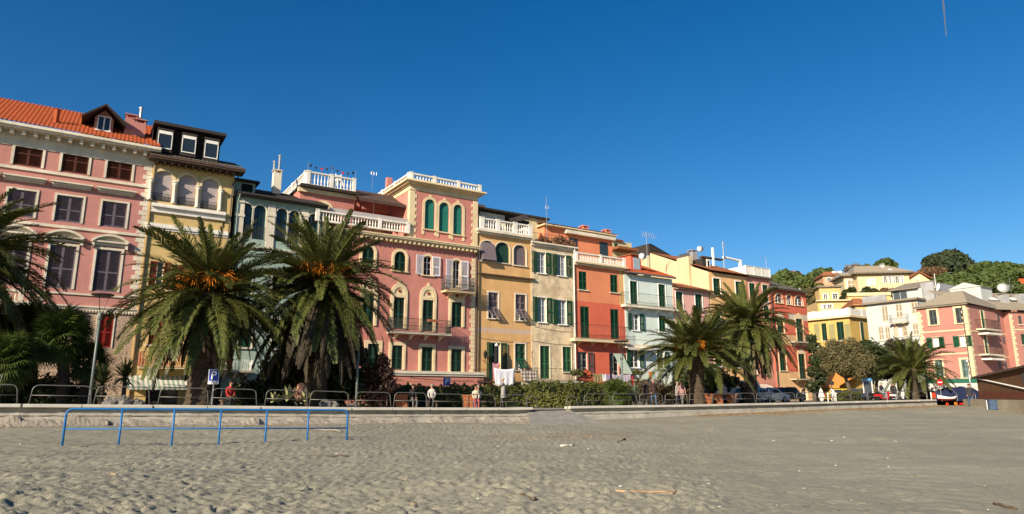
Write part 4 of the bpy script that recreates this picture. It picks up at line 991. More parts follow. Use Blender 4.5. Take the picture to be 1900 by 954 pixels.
u0, z1 = h.uz(1137, 656, -.05); u1, _ = h.uz(1154, 656, -.05); za = h.z(1145, 694, -.7); mb = MB()
for i in range(6): a, b = i/6, (i+1)/6; mb.quad((u0+.3*b, -.1-1.1*b, z1+(za-z1)*b), (u1+.3*b, -.1-1.1*b, z1+(za-z1)*b), (u1+.3*a, -.1-1.1*a, z1+(za-z1)*a), (u0+.3*a, -.1-1.1*a, z1+(za-z1)*a))
mb.build('door_awning', F_gs, h.root)
mb = MB(); mb.box(-.1, h.W+.2, -.5, h.depth, zt, zt+.16); mb.box(-.05, h.W+.1, -.3, .05, zt-.2, zt-.003); mb.build('cornice', M_cream, h.root)
zb = h.z(1112, 474, -.2); balustrade(h.root, (0, -.25), (h.W, -.25), zt+.162, zb, sp=.2, piers=3, r=.06)
vb = 3.0; ua = h.uz(1010, 450, vb)[0]; ub = h.uz(1136, 460, vb)[0]; zu = h.z(1090, 432, vb)
mb = MB(); mb.box(ua, ub, vb, vb+6, zt-.5, zu); U = mb.build('penthouse', P_org, h.root); mb = MB(); mb.box(ua-.3, ub+.35, vb-.5, vb+6.3, zu, zu+.12); mb.build('cornice', M_cream, U)
tile_roof(U, ua-.3, ub+.35, vb-.55, zu+.15, vb+4, zu+1.1, T_old)
mb = MB(); mb.box(ua+2.5, ub+.1, vb-.5, vb-.02, zu-.5, zu-.15); mb.build('rolled_awning', M_stone, U)
for px, tp, bt, w in ((1063, 443, 470, 14), (1119.5, 450, 478, 15)):
    c, z1 = h.uz(px, tp, vb); mb = MB(); mb.box(c-.55, c+.55, vb-.05, vb+.02, h.z(px, bt, vb), z1, 0); mb.build('penthouse_door', paint('dark_glazed_door', (.03, .05, .06, 1), .15), U)
for px, tp in ((1083, 423), (1125, 430)): u, z1 = h.uz(px, tp, vb+2); chimney(U, u, vb+2, zu, z1-.1, .75, P_org, pots=2 if px < 1100 else 0)
ORG = h

# ---- 8 pale blue house
h = House('pale_blue_house', 'pale blue house with orange tile roof and long white balcony', ROW, 1160.5, 1251, (1205, 513), P_blue, v=0, depth=10, group=ROWG, ymid=600)
zt = h.zt
h.win(1176, 522, 565, 14, 'closed', M_green, sur=M_white, sw=.07, sill=False); h.win(1228.5, 528, 571, 13, 'closed', M_green, sur=M_white, sw=.07, sill=False)
h.win(1179, 582, 613, 14, 'open', M_green, sur=M_white, sw=.08, open_w=.62); h.win(1229, 586, 616, 13, 'closed', M_green, sur=M_white, sw=.08)
z_ = h.z(1205, 631); h.band(z_-.06, z_, .03, M_stone); z_ = h.z(1200, 640); h.band(z_-.14, z_, .12, M_stone)
h.win(1178, 650, 682, 16, 'open', M_green, sur=M_white, sw=.08, open_w=.6); h.win(1226, 652, 684, 14, 'half', M_green, sur=M_white, sw=.08)
h.win(1185, 722, 760, 30, 'glass', sill=False, frame=M_wood)
h.finish()
h.balcony(1161, 1263, 547, 568, 573, proj=.7, slabmat=M_stone, brackets=4, bmat=M_white, bar=.15)
h.balcony(1160, 1218, 690, 704, proj=.8, slabmat=M_cream, brackets=2, bar=.13)
awning(h.root, h.f.uz, 1166, 1213, 641, 650, -.9, 0, M_stone)
vr = 5.5; zr_ = zt+2.6; tile_roof(h.root, -.1, h.W+.15, -.5, zt+.12, vr, zr_, T_orange); gable_under(h.root, -.1, h.W+.1, -.5, zt+.12, vr, zr_, M_wood)
mb = MB(); mb.tube([(0, -.52, zt+.06), (h.W, -.52, zt+.06)], .07, 6); mb.build('gutter', M_metal, h.root)
va = 1.0; u0, z1 = h.uz(1170, 473, va); u1, _ = h.uz(1189, 476, va); z0 = h.z(1180, 500, va); mb = MB(); mb.box(u0, u1, va, va+3, z0-.4, z1); D = mb.build('dormer', P_redl, h.root); mb = MB(); mb.box(u0-.15, u1+.15, va-.25, va+3, z1, z1+.12); mb.build('dormer_roof', T_old, D); mb = MB(); mb.box(u0+.35, u1-.2, va-.04, va+.02, z0, z1-.2); mb.build('dormer_window', paint('blue_grey_panel', (.3, .38, .45, 1)), D)
u, z_ = h.uz(1192, 477, .6); dish(h.root, u, .6, z_, .42)
u, z_ = h.uz(1199, 430, 4); antenna(h.root, u, 4, zt, z_, [(h.z(1215, 441, 4), 2.2, 7), (h.z(1215, 436, 4), 1.6, 5)], r=.035)

# ---- 9 light pink low house
h = House('light_pink_house', 'low light pink house with old tile roof between the blue and apricot houses', ROW, 1251.5, 1318, (1285, 539), P_lpink, v=-.05, depth=8, group=ROWG, ymid=600)
zt = h.zt
h.win(1260.5, 542, 574, 13, 'closed', M_green, sur=M_white, sw=.08); h.win(1296.5, 546, 578, 13, 'closed', M_green, sur=M_white, sw=.09)
h.win(1262, 597, 626, 13, 'closed', M_green, sur=M_white, sw=.08); h.win(1298, 600, 630, 13, 'closed', M_green, sur=M_white, sw=.08)
h.win(1262, 652, 682, 13, 'closed', M_green, sur=M_white, sw=.08); h.win(1298, 655, 684, 13, 'closed', M_green, sur=M_white, sw=.08); h.win(1285, 718, 760, 30, 'glass', sill=False)
h.finish(); vr = 4; zr_ = zt+1.5; tile_roof(h.root, -.1, h.W+.1, -.45, zt+.1, vr, zr_, T_old); gable_under(h.root, -.1, h.W+.1, -.45, zt+.1, vr, zr_, M_wood)
# ---- 10 apricot house with bright flank
h = House('apricot_house', 'apricot house with a tall bright cream side wall and dish on its roof', ROW, 1319, 1388, (1354, 510), P_apri, v=0, depth=13, group=ROWG, ymid=580)
zt = h.zt
h.win(1330, 517, 548, 13, 'closed', M_green, sur=M_white, sw=.1); h.win(1371, 523, 552, 12, 'closed', M_green, sur=M_white, sw=.1); h.win(1332, 585, 616, 13, 'closed', M_green, sur=M_white, sw=.1); h.win(1372, 588, 618, 12, 'closed', M_green, sur=M_white, sw=.1)
h.win(1333, 648, 680, 13, 'closed', M_green, sur=M_white, sw=.1); h.win(1372, 650, 682, 12, 'closed', M_green, sur=M_white, sw=.1)
h.finish(left=P_flank)
FL = Frame(h.f.o.x, h.f.o.y, RB+PI/2); vr, zr_ = FL.uz(1206, 468.5)
tile_roof(h.root, -.05, h.W+.1, -.5, zt+.12, vr, zr_, T_old)
mb = MB(); mb.prism([(0, zt), (vr, zr_-.08), (vr, zt-2)], -.0, .05, axis='x'); mb.prism([(0, zt), (vr, zr_-.06), (vr, zt)], h.W-.1, h.W-.02, axis='x'); mb.quad((.05, vr-.1, 8), (h.W, vr-.1, 8), (h.W, vr-.1, zr_-.15), (.05, vr-.1, zr_-.15)); mb.build('side_gable', P_flank, h.root)
v1, z1 = FL.uz(1281, 476); v0, _ = FL.uz(1259, 474); mb = MB(); mb.box(-.35, .35, v1, v0, 8, z1); mb.build('chimney_stack', P_flank, h.root)
for k in range(4): mb = MB(); mb.lathe([(.17, 0), (.15, .4), (.2, .45)], 8, (-.05, v1+.25+k*(v0-v1-.5)/3, z1)); mb.build('chimney_pot', T_slate, h.root)
u, z1 = h.uz(1284, 466, 6.5); chimney(h.root, u, 6.5, z1-1.6, z1-.2, .9, P_wallgrey)
u, z_ = h.uz(1299, 463, 5); dish(h.root, u, 5, z_, .42)
va = 1.8; u0, z1 = h.uz(1303, 479, va); u1 = u0+1.3; z0 = zt+.4; mb = MB(); mb.box(u0, u1, va, va+3, z0, z1); D = mb.build('dormer', T_dark, h.root); mb = MB(); mb.box(u1-.65, u1-.05, va-.05, va+.02, z0+.2, z1-.05); mb.box(u1-.48, u1-.2, va-.06, va-.04, z0+.35, z1-.2, 1); mb.build('dormer_window', [M_white, M_dark], D)
# timber and white beams of the roof terrace, mast
u, z_ = h.uz(1341, 448, 3.5); antenna(h.root, u, 3.5, zt, z_, [(z_-.5, .5, 2)], r=.07)
mb = MB(); u0, z1 = h.uz(1302, 475, 4); u1, _ = h.uz(1342, 477, 4); mb.box(u0, u1, 3.9, 4.5, z1-.12, z1+.02); mb.build('pergola_beam', M_wood, h.root)
mb = MB(); u0, z1 = h.uz(1342, 477, 3.8); u1, z2 = h.uz(1372, 484, 3.8); mb.tube([(u0, 3.8, z1), (u1, 3.8, z2)], .16, 8); mb.box(u1-.1, u1+.22, 3.6, 3.9, zt, z2+.1); mb.box(u0-1.9, u0-1.65, 3.8, 4.0, zt, z1+1.0); mb.build('awning_roll', M_white, h.root)
APR = h
# dark slanting solar panel on the roof behind the flank
f2 = ROW.shifted(0, 12)
# ---- 11 dusty pink narrow house
h = House('dusty_pink_house', 'narrow dusty pink house with a plain white roof parapet', ROW, 1388.5, 1432, (1410, 517), P_dpink, v=.06, depth=9, group=ROWG, ymid=580)
zt = h.zt
for px, tp, bt, w in ((1396, 526, 556, 11), (1420, 529, 560, 10), (1397, 570, 594, 11), (1422.5, 568, 597, 10), (1398, 618, 645, 11), (1423, 620, 648, 10), (1398, 668, 694, 11), (1423, 670, 695, 10)): h.win(px, tp, bt, w, 'closed', M_green, sur=M_stone, sw=.09)
z_ = h.z(1410, 562); h.band(z_-.05, z_+.06, .03, M_stone); z_ = h.z(1410, 607); h.band(z_-.05, z_+.06, .03, M_stone)
h.win(1412, 722, 755, 26, 'glass', sill=False); h.finish()
mb = MB(); mb.box(-.1, h.W+.15, -.35, h.depth, zt, zt+.22); mb.build('cornice', T_slate, h.root)
zp = h.z(1408, 497, -.1); mb = MB(); mb.box(-.1, h.W+.05, -.15, .05, zt+.222, zp)
for k in range(4): u = -.05+(h.W+.05)*k/3; mb.box(u-.09, u+.09, -.19, .06, zt+.223, zp+.06)
mb.box(-.15, h.W+.1, -.2, .1, zp, zp+.05); mb.box(-.1, .1, .05, 8, zt+.222, zp-.01); mb.build('parapet', M_balus, h.root)
antenna(h.root, h.uz(1421, 485, 1.5)[0], 1.5, zt, h.z(1421, 478, 1.5), [(h.z(1421, 480, 1.5), -1.6, 2)])
F_aw = fabric('grey_cream_canvas', (.52, .44, .36, 1)); awning(h.root, h.f.uz, 1400, 1452, 713, 729, -2.2, -.1, F_aw)
# ---- 12 worn red house
h = House('worn_red_house', 'worn red corner house with arched attic windows and slate roof', ROW, 1433, 1499.5, (1466, 541), P_red12, v=-.05, depth=9, group=ROWG, ymid=600)
zt = h.zt
for px, tp, bt, w in ((1445, 545, 562, 14), (1464, 547, 565, 10), (1482, 549, 567, 15)): h.win(px, tp, bt, w, 'glass', arch=True, sur=M_cream, sw=.1, matback=paint('dusk_pane', (.06, .06, .09, 1), .2))
z1, z0 = h.z(1466, 622), h.z(1466, 641); h.zone(z0, z1, P_peach); zl = h.z(1466, 690); h.zone(.5, zl, P_peach)
h.zone(h.z(1478, 594), h.z(1478, 583), plaster('bare_patch', lin(205, 190, 170), .15, .3), h.u(1463, 588), h.W)
for px, tp, bt, w, b in ((1448, 590, 618, 12, 1), (1484, 592, 634, 12, 0), (1452.5, 655, 688, 12, 1), (1488.5, 657, 703, 12, 0)):
    W_ = h.win(px, tp, bt, w, 'closed', M_green, sur=M_cream, sw=.16, sill=bool(b), apex=False); u0, u1, q0, q1 = h.rect(px, tp, bt, w)
    mb = MB(); mb.prism([(u0-.3, q1+.16), (u1+.3, q1+.16), ((u0+u1)/2, q1+.75)], -.05, .02); mb.build('pediment', M_cream, W_)
h.balcony(1475, 1506, 620, 634, proj=.8, brackets=2, bar=.12); h.balcony(1478, 1518, 687, 703, proj=.85, brackets=2, bar=.12)
for px, tp, bt, w in ((1456, 719, 752, 12), (1493, 720, 755, 12)): h.win(px, tp, bt, w, 'glass', arch=True, sur=M_cream, sw=.12, sill=False)
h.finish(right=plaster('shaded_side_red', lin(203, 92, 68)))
vr = 4.5; zr_ = zt+2.4; tile_roof(h.root, -.1, h.W+.35, -.45, zt+.1, vr, zr_, T_slate, pitch=.3, amp=.015, hipR=3.2, hipL=.2); tile_roof(h.root, -.1, h.W+.35, 9.4, zt+.1, vr, zr_, T_slate, pitch=.3, amp=.015, hipR=3.2, hipL=.2); gable_under(h.root, -.1, h.W+.3, -.45, zt+.1, vr, zr_, M_wood, hipR=3.2, hipL=.2)
mb = MB(); mb.add([(h.W+.35, -.45, zt+.1), (h.W+.35, 9.4, zt+.1), (h.W+.35-3.2, vr, zr_)], [(0, 1, 2)]); mb.add([(-.1, -.45, zt+.1), (.1, vr, zr_), (-.1, 9.4, zt+.1)], [(0, 1, 2)]); mb.build('roof_hip', T_slate, h.root)
mb = MB(); mb.tube([(.05, -.4, zt), (.05, -.12, zt-.5), (.05, -.12, 1)], .06, 6); mb.build('downpipe', M_pipe, h.root)

# ---- houses rising behind the row
h = House('cream_back_house', 'small cream house with green window peeking between rooftops', ROW.shifted(0, 11), 1133, 1172, (1150, 448), P_flank, depth=5, ymid=460)
h.win(1143.5, 452, 464, 7, 'closed', M_green); h.zt += 0; h.finish(); mb = MB(); mb.box(-.2, h.W*.55, -.3, 5, h.zt, h.zt+.15); mb.build('roof', T_old, h.root); mb = MB(); mb.box(-.1, h.W*.9, -1.6, 0, h.z(1150, 466)-.1, h.z(1150, 463)); mb.build('terrace', T_old, h.root)
h = House('panel_roof_house', 'far house with a steep dark panel tilted on its roof behind the blue house', ROW.shifted(0, 14), 1203, 1272, (1230, 478), P_flank, depth=6, ymid=480)
h.finish(); mb = MB(); u0, z1 = h.uz(1204, 452); u1, z2 = h.uz(1246, 475); zt = h.zt
mb.prism([(u0, z1), (u1, z2), (u1, z2-.3), (u0, z2-.6)], .0, 3.5); mb.build('tilted_panel', T_dark, h.root); mb = MB(); mb.quad((u0+.3, -.05, z1+.03), (u1, -.05, z2+.03), (u1+.8, 3.5, z2+.05), (u0+1., 3.5, z1+.06)); mb.build('panel_face', T_slate, h.root); tile_roof(h.root, u1, h.W, -.2, zt, 4, zt+1.2, T_old)
# ================================================================== BUILDINGS ROUND THE SQUARE (right)
def Fat(px, py, Y, ang): p = at(px, py, Y); return Frame(p.x, p.y, ang)
SQG = 'buildings round the square'
# ---- 13 yellow palazzo with white terrace; front turns left, side turns right
A13 = math.radians(-56)
f = Fat(1582, 650, 97, A13)
h = House('yellow_palazzo', 'warm yellow palazzo with painted panels and white terrace parapet at the end of the street', f, 1497, 1582, (1540, 592), P_yel13, depth=13, group=SQG, ymid=650)
zt = h.zt
h.win(1529.5, 600, 632, 9, 'closed', M_dgreen); h.win(1559.5, 597, 632, 13, 'closed', M_dgreen); h.win(1531, 660, 690, 10, 'closed', M_dgreen); h.win(1561, 658, 690, 12, 'closed', M_dgreen)
mb = MB()
for px, w in ((1544, 11), (1573, 10), (1516, 10)): u0, u1, z0, z1 = h.rect(px, 601, 632, w); mb.box(u0, u1, -.03, .02, z0, z1)
mb.build('painted_panels', P_pale13, h.root)
z_ = h.z(1540, 645); h.band(z_-.2, z_, .1, M_cream)
h.finish(right=P_yel13)
mb = MB(); mb.box(-.3, h.W+.4, -.5, 13, zt, zt+.3); mb.build('cornice', M_cream, h.root)
zp = h.z(1540, 576, -.2); mb = MB()
mb.box(-.2, h.W+.3, -.4, -.15, zt+.302, zp); mb.box(h.W+.05, h.W+.3, -.14, 12.8, zt+.302, zp)
for k in range(5): u = h.W*k/4; mb.box(u-.15, u+.3, -.46, -.1, zt+.303, zp+.1)
for k in range(5): v_ = 12.5*k/4; mb.box(h.W, h.W+.36, v_-.2, v_+.2, zt+.303, zp+.1)
mb.build('parapet', M_balus, h.root)
fs = Frame(h.f.xy(h.W).x, h.f.xy(h.W).y, A13+PI/2); sd = House.__new__(House); sd.__dict__.update(h.__dict__); sd.f = fs; sd.ops = []
# windows on the right flank, built as shuttered frames on the wall face
for px, tp, bt, w in ((1599, 597, 632, 9), (1616.5, 598, 627, 6), (1600, 660, 690, 9)):
    u0, z1 = fs.uz(px-w/2, tp); u1, z0 = fs.uz(px+w/2, bt); mb = MB()
    P = lambda u, d, z: (h.W+d, u, z)
    mb.box(h.W-.05, h.W+.05, u0, u1, z0, z1); mb.box(h.W+.051, h.W+.08, u0+.05, (u0+u1)/2-.02, z0+.05, z1-.05, 1); mb.box(h.W+.051, h.W+.08, (u0+u1)/2+.02, u1-.05, z0+.05, z1-.05, 1); mb.build('window', [M_stone, M_dgreen], h.root)
u0, _ = h.uz(1515, 700); mb = MB(); mb.quad((-2, -6, h.z(1540, 716, -6)), (h.W+1, -6, h.z(1540, 716, -6)), (h.W+1, 0, h.z(1540, 694)), (-2, 0, h.z(1540, 694))); mb.box(-2, h.W+1, -6.02, -5.98, h.z(1540, 720, -6), h.z(1540, 716, -6)); mb.build('orange_awning', fabric('orange_canvas', (.62, .26, .06, 1)), h.root)
# ---- 14 white house
A14 = math.radians(-56)
f = Fat(1712, 650, 84, A14)
h = House('white_house', 'tall white house with pale beige shutters and a small iron balcony', f, 1614, 1712, (1664, 560), P_wht, depth=11, group=SQG, ymid=640); zt = h.zt
for px, tp, bt, w in ((1642, 567, 597, 11), (1668, 564, 590, 12), (1697, 560, 583, 12)): h.win(px, tp, bt, w, 'closed', M_beige, sill=False)
for px, tp, bt, w in ((1635, 606, 632, 9), (1647, 606, 630, 9), (1699, 600, 622, 10)): h.win(px, tp, bt, w, 'closed', M_beige)
h.win(1671, 602, 625, 9, 'open', M_beige, open_w=.62)
h.win(1640, 660, 690, 11, 'closed', M_beige); h.win(1690, 655, 685, 11, 'closed', M_beige)
h.balcony(1649, 1682, 584, 598, proj=.8, slabmat=M_stone, brackets=2, railmat=M_metal, bar=.14)
h.finish(); mb = MB(); mb.box(-.3, h.W+.2, -.5, 11, zt, zt+.25); mb.build('cornice', T_taupe, h.root)
va = 1.5; u0 = h.uz(1656, 545, va)[0]; z1 = h.z(1680, 538, va); mb = MB(); mb.box(u0, h.W, va, 9, zt+.25, z1); U = mb.build('attic', P_wht, h.root)
mb = MB(); mb.prism([(va-.5, z1), (va-.5, z1+.1), (6, z1+1.5), (9, z1)], u0-.4, h.W-.3, axis='x'); mb.build('attic_roof', T_taupe, U)
mb = MB(); mb.box(h.W-.3, h.W+1.2, 2, 9, zt-1, h.z(1712, 527, 3)); mb.build('grey_party_wall', P_wallgrey, h.root)
mb = MB()
for px in (1664, 1677): u, z_ = h.uz(px, 549, va); mb.box(u-.4, u+.4, va-.04, va+.02, z_-.75, z_+.6)
mb.build('attic_windows', M_grey, U); mb = MB(); mb.box(-.2, u0, -.3, -.15, zt+.252, zt+1.1); mb.build('terrace_parapet', P_wallgrey, h.root)
u, z_ = h.uz(1741, 536, 2.5); dish(h.root, u, 2.5, z_, .65); mb = MB(); mb.tube([(u-.3, 2.6, zt), (u-.3, 2.6, z_+2.)], .05, 6); mb.build('mast', M_metal, h.root)
# ---- 15 coral pink corner house
A15 = math.radians(-57)
f = Fat(1800, 650, 74, A15)
h = House('coral_pink_house', 'coral pink corner house with cream quoins, slate hip roof and green shutters', f, 1709, 1802, (1755, 568), P_pk15, depth=9.5, group=SQG, ymid=640); zt = h.zt
Mgb = paint('slate_blue_shutter_paint', (.07, .085, .09, 1), .5, .2, 6)
h.win(1731.5, 575, 603, 14, 'closed', Mgb, sur=M_cream, sw=.22, sill=True); h.win(1781, 571, 600, 15, 'closed', Mgb, sur=M_cream, sw=.22)
h.win(1736.5, 626, 646, 12, 'open', M_green, sur=M_cream, sw=.06, open_w=.6, matback=M_balus); h.win(1786.5, 623, 643, 12, 'open', M_green, sur=M_cream, sw=.06, open_w=.6, matback=M_balus)
Mtg = paint('grey_green_shutter_paint', (.13, .2, .19, 1), .5, .2, 6)
h.win(1743, 669, 702, 14, 'closed', Mtg, sur=M_cream, sw=.16); h.win(1792, 667, 701, 14, 'closed', Mtg, sur=M_cream, sw=.2)
for y in (614, 657): z_ = h.z(1755, y); h.band(z_-.07, z_+.07, .04, M_cream)
h.quoins(h.W, .55, 1.5, zt-.2, M_cream, mirror=True); h.quoins(0, .5, 1.5, zt-.2, M_cream); h.finish(right=P_pk15)
# right flank balconies
fs = Frame(h.f.xy(h.W).x, h.f.xy(h.W).y, A15+PI/2); L = fs.uz(1874, 640)[0]
mb = MB(); xw = h.W+.004; zf = zt-.05
mb.quad((xw, 0, .7), (xw, L, .7), (xw, L, zf-.9), (xw, 0, zf)); mb.build('side_wall', P_pk15, h.root)
qm = MB(); z = 1.5; k = 0
while z < zt-.5: w = .5 if k % 2 else .34; qm.box(xw, xw+.03, 0, w, z, z+.3); z += .32; k += 1
qm.build('quoins', M_cream, h.root)
for y in (618, 661): z_ = fs.uz(1840, y)[1]; mb = MB(); mb.box(xw, xw+.04, .5, L, z_-.07, z_+.07); mb.build('string_course', M_cream, h.root)
for px, yt, ys in ((1828, 596, 610), (1834, 645, 657)):
    u0, zs = fs.uz(px-17, ys); u1, _ = fs.uz(px+17, ys); zr = fs.uz(px, yt)[1]; u1 = min(u1, u0+4); mb = MB(); mb.box(xw, xw+.9, u0, u1, zs-.15, zs); B = mb.build('balcony', M_stone, h.root)
    mb = MB()
    for a, b in (((xw+.86, u0), (xw+.86, u1)), ((xw, u0), (xw+.86, u0)), ((xw, u1), (xw+.86, u1))):
        a = Vector((*a, 0)); b = Vector((*b, 0)); n = max(3, int((b-a).length/.14))
        for i in range(n+1): c = a+(b-a)*i/n; mb.tube([c+Vector((0, 0, zs)), c+Vector((0, 0, zr))], .012, 4, cap=False)
        mb.tube([a+Vector((0, 0, zr)), b+Vector((0, 0, zr))], .022, 4)
    mb.build('railing', M_iron, B); um = (u0+u1)/2; mb = MB(); mb.box(xw, xw+.06, um-.5, um+.5, zs, zs+2.2); mb.box(xw+.061, xw+.1, um-.5, um-.05, zs+.05, zs+2.15, 1); mb.build('balcony_door', [M_cream, M_green], h.root)
    mb = MB(); mb.box(xw, xw+1., u0+.4, u1-.3, zs-.65, zs-.45); mb.build('awning_box', M_balus, h.root)
for px, py in ((1852, 589), (1862, 631), (1855, 678), (1866, 678)): u, z_ = fs.uz(px, py); mb = MB(); mb.box(xw, xw+.04, u-.22, u+.22, z_-.4, z_+.4); mb.build('small_window', M_grey, h.root)
zr_ = h.z(1752, 543, 4.5); vr = 4.6
tile_roof(h.root, -.3, h.W+.35, -.35, zt+.1, vr, zr_, T_taupe, pitch=.3, amp=.012, course=.3, hipL=1.8, hipR=2.4); gable_under(h.root, -.25, h.W+.3, -.3, zt+.1, vr, zr_, T_taupe, hipL=1.8, hipR=2.4, dz=.03)
mb = MB(); a_, b_ = (h.W+.35, -.35, zt+.1), (h.W+.35-2.4, vr, zr_); mb.add([a_, (h.W+.35, 10, zt-.2), b_], [(0, 1, 2)]); mb.add([(-.3, -.35, zt+.1), (-.3+1.8, vr, zr_), (-.3, 10, zt+.1)], [(0, 1, 2)]); mb.build('roof_hip', T_taupe, h.root)
u, z_ = h.uz(1788, 535, 8); mb = MB(); mb.box(u-1.6, u+1.8, 8, 11, zt, z_); U = mb.build('roof_hut', P_wht, h.root); mb = MB(); mb.prism([(u-1.8, z_), (u+2, z_), (u+.1, z_+.7)], 7.9, 11.2); mb.build('hut_gable', P_wht, U)
mb = MB(); mb.box(u+.3, u+.9, 7.93, 7.99, z_-1, z_-.1); mb.box(u+1.1, u+1.6, 7.93, 7.99, z_-1, z_-.1); mb.build('hut_windows', M_stone, U)
mb = MB(); mb.tube([(h.W-.35, -.2, zt), (h.W-.35, -.1, 1)], .05, 6); mb.build('downpipe', M_pipe, h.root)
# café awnings along the front of the coral house
M_gaw = fabric('green_canvas', (.02, .14, .085, 1)); M_waw = fabric('pale_canvas', (.5, .46, .42, 1))
awning(h.root, h.f.uz, 1700, 1830, 703, 712, -2.4, 0, M_gaw, .05, 'green_awning'); awning(h.root, h.f.uz, 1700, 1832, 711, 726, -3.2, -2.4, M_waw, .35, 'pale_awning')
mb = MB(); mb.box(-1., h.W+1, -.6, -.1, .7, h.z(1755, 718)); mb.build('shop_front', M_dark, h.root)
CORAL = h
# ---- 16 pink house beyond
f = Fat(1881, 650, 78, math.radians(12))
h = House('far_pink_house', 'pink house with slate roof cut off by the right edge of the picture', f, 1880, 1990, (1930, 580), P_pk15, depth=10, group=SQG, ymid=640); zt = h.zt
h.win(1893, 586, 602, 6, 'closed', Mgb); h.win(1899, 620, 640, 7, 'closed', M_green); h.win(1925, 586, 604, 9, 'closed', Mgb); z_ = h.z(1900, 612); h.band(z_-.07, z_+.07, .04, M_cream); h.quoins(0, .5, 1.5, zt-.2, M_cream)
h.finish(left=P_pk15); zr_ = h.z(1900, 546, 5); tile_roof(h.root, -6, h.W, -.5, zt+.1, 5, zr_, T_taupe, pitch=.3, amp=.012)
for px, tp in ((1861, 548), (1893, 546)): u, z_ = h.uz(px, tp, 2); chimney(h.root, u, 2, zt-1.5, z_, .8, P_wallgrey, cap=False)
for px in (1842, 1880): u, z_ = h.uz(px, 556, 2.5); mb = MB(); mb.obox((u, 2.5, z_), (1.3, .9, .1), Matrix.Rotation(.6, 3, 'X')); mb.obox((u, 2.46, z_+.08), (.95, .6, .06), Matrix.Rotation(.6, 3, 'X'), 1); mb.build('skylight', [M_grey, M_balus], h.root)
u, z_ = h.uz(1861, 536, 3); dish(h.root, u, 3, z_, .65)
u, z_ = h.uz(1872, 516, 3); antenna(h.root, u, 3, zt, z_, [(z_-1, .6, 2)])
# ---- wooden kiosk on a low concrete wall at the right edge
t = NT('kiosk_boards'); v = t.coords(); wv = t.n('ShaderNodeTexWave', wave_type='BANDS', bands_direction='X', i_Scale=3.2, i_Distortion=.4); t.l(v, wv.inputs[0]); c = t.mix(t.noise(v, 1.2, 5, .6), (.10, .048, .024, 1), (.17, .085, .04, 1)); c = t.mix(t.mul(wv.outputs[0], .35), c, (.05, .025, .013, 1)); t.col(c); t.rough(.75); M_board = t.m
p0 = at(1818, 745, 56); p1 = at(1925, 745, 46.5); ak = math.atan2(p1.y-p0.y, p1.x-p0.x); fk = Frame(p0.x, p0.y, ak); Lk = (p1-p0).length
K = thing('wooden_kiosk', 'brown wooden beach kiosk with sloping roof at the right edge', 'kiosk', (p0.x, p0.y, 0), ak)
zb = fk.uz(1840, 741)[1]; za = fk.uz(1822, 701)[1]; zc = fk.uz(1895, 684)[1]; uc_ = fk.uz(1895, 684)[0]; sl_ = (zc-za)/uc_
mb = MB(); mb.prism([(0, zb), (Lk, zb), (Lk, za+sl_*Lk), (0, za)], 0, 6); mb.build('wall', M_board, K)
mb = MB(); mb.prism([(-.3, za-.05), (Lk+.3, za+sl_*(Lk+.3)), (Lk+.3, za+sl_*(Lk+.3)+.14), (-.3, za+.1)], -.3, 6.2); mb.build('roof', M_wood, K)
u0, z0 = fk.uz(1817, 703, -.06); u1, z1 = fk.uz(1899, 721, -.06); mb = MB(); d = Vector((u1-u0, 0, z1-z0)); mb.tube([(u0, -.08, z0), (u1+1, -.08, z1+(z1-z0)/(u1-u0))], .06, 4); mb.build('white_beam', M_white, K)
mb = MB(); z_ = fk.uz(1850, 728)[1]; mb.box(-.02, Lk, -.03, .0, zb+.02, z_); mb.build('plinth_boards', paint('reddish_boards', (.12, .04, .025, 1), .7, .25, 3), K)
mb = MB(); u0, z1 = fk.uz(1897, 693); mb.box(u0, u0+.9, -.05, -.0, z1-1.2, z1); mb.build('window', M_grey, K)
mb = MB(); fb = -1.2; mb.box(-2.6, Lk+.3, -.35, 6.4, fb, zb-.01); tag(mb.build('concrete_wall', plaster('tan_concrete', (.36, .31, .225, 1), .2, .4), None, loc=(p0.x, p0.y, 0), rot=(0, 0, ak)), 'low tan concrete wall carrying the wooden kiosk', 'wall')
# ================================================================== VILLAS ON THE HILL
def villa(name, label, xl, xr, top, base, Y, mat, roofm, wins, ang=-.15, depth=8, roof_h=1.6, hip=.3, arch=False, wmat=M_white, over=.5):
    f = Fat((xl+xr)/2, base, Y, ang); h = House(name, label, f, xl, xr, top, mat, depth=depth, z0=at((xl+xr)/2, base, Y).z-8, ymid=(top[1]+base)/2, group='villas on the hill')
    for w in wins: h.win(w[0], w[1], w[2], w[3], w[4] if len(w) > 4 else 'glass', M_dgreen if len(w) < 6 else w[5], arch=arch, sur=wmat, sw=.18, sill=False)
    h.finish(); zt = h.zt; hw = h.W*hip
    if roofm:
        tile_roof(h.root, -over, h.W+over, -over, zt+.05, depth/2, zt+roof_h, roofm, pitch=.4, amp=.04, course=.6, hipL=hw, hipR=hw); mb = MB()
        mb.add([(-over, -over, zt+.05), (-over+hw, depth/2, zt+roof_h), (-over, depth+over, zt)], [(0, 1, 2)]); mb.add([(h.W+over, -over, zt+.05), (h.W+over, depth+over, zt), (h.W+over-hw, depth/2, zt+roof_h)], [(0, 1, 2)]); mb.box(-over, h.W+over, -over, depth+over, zt-.15, zt+.02); mb.build('roof_hip', roofm, h.root)
    return h
V_or = plaster('villa_orange', lin(208, 156, 122), .08, .1); V_cr = plaster('villa_cream', lin(214, 190, 150), .06, .1); V_ye = plaster('villa_yellow', lin(208, 174, 118), .06, .1)
h = villa('orange_villa', 'pale orange villa with two arched windows on the hill', 1528, 1576, (1552, 511), 540, 190, V_or, T_old, [(1538.5, 515, 522, 8), (1553, 514, 524, 10)], arch=True, roof_h=1.8)
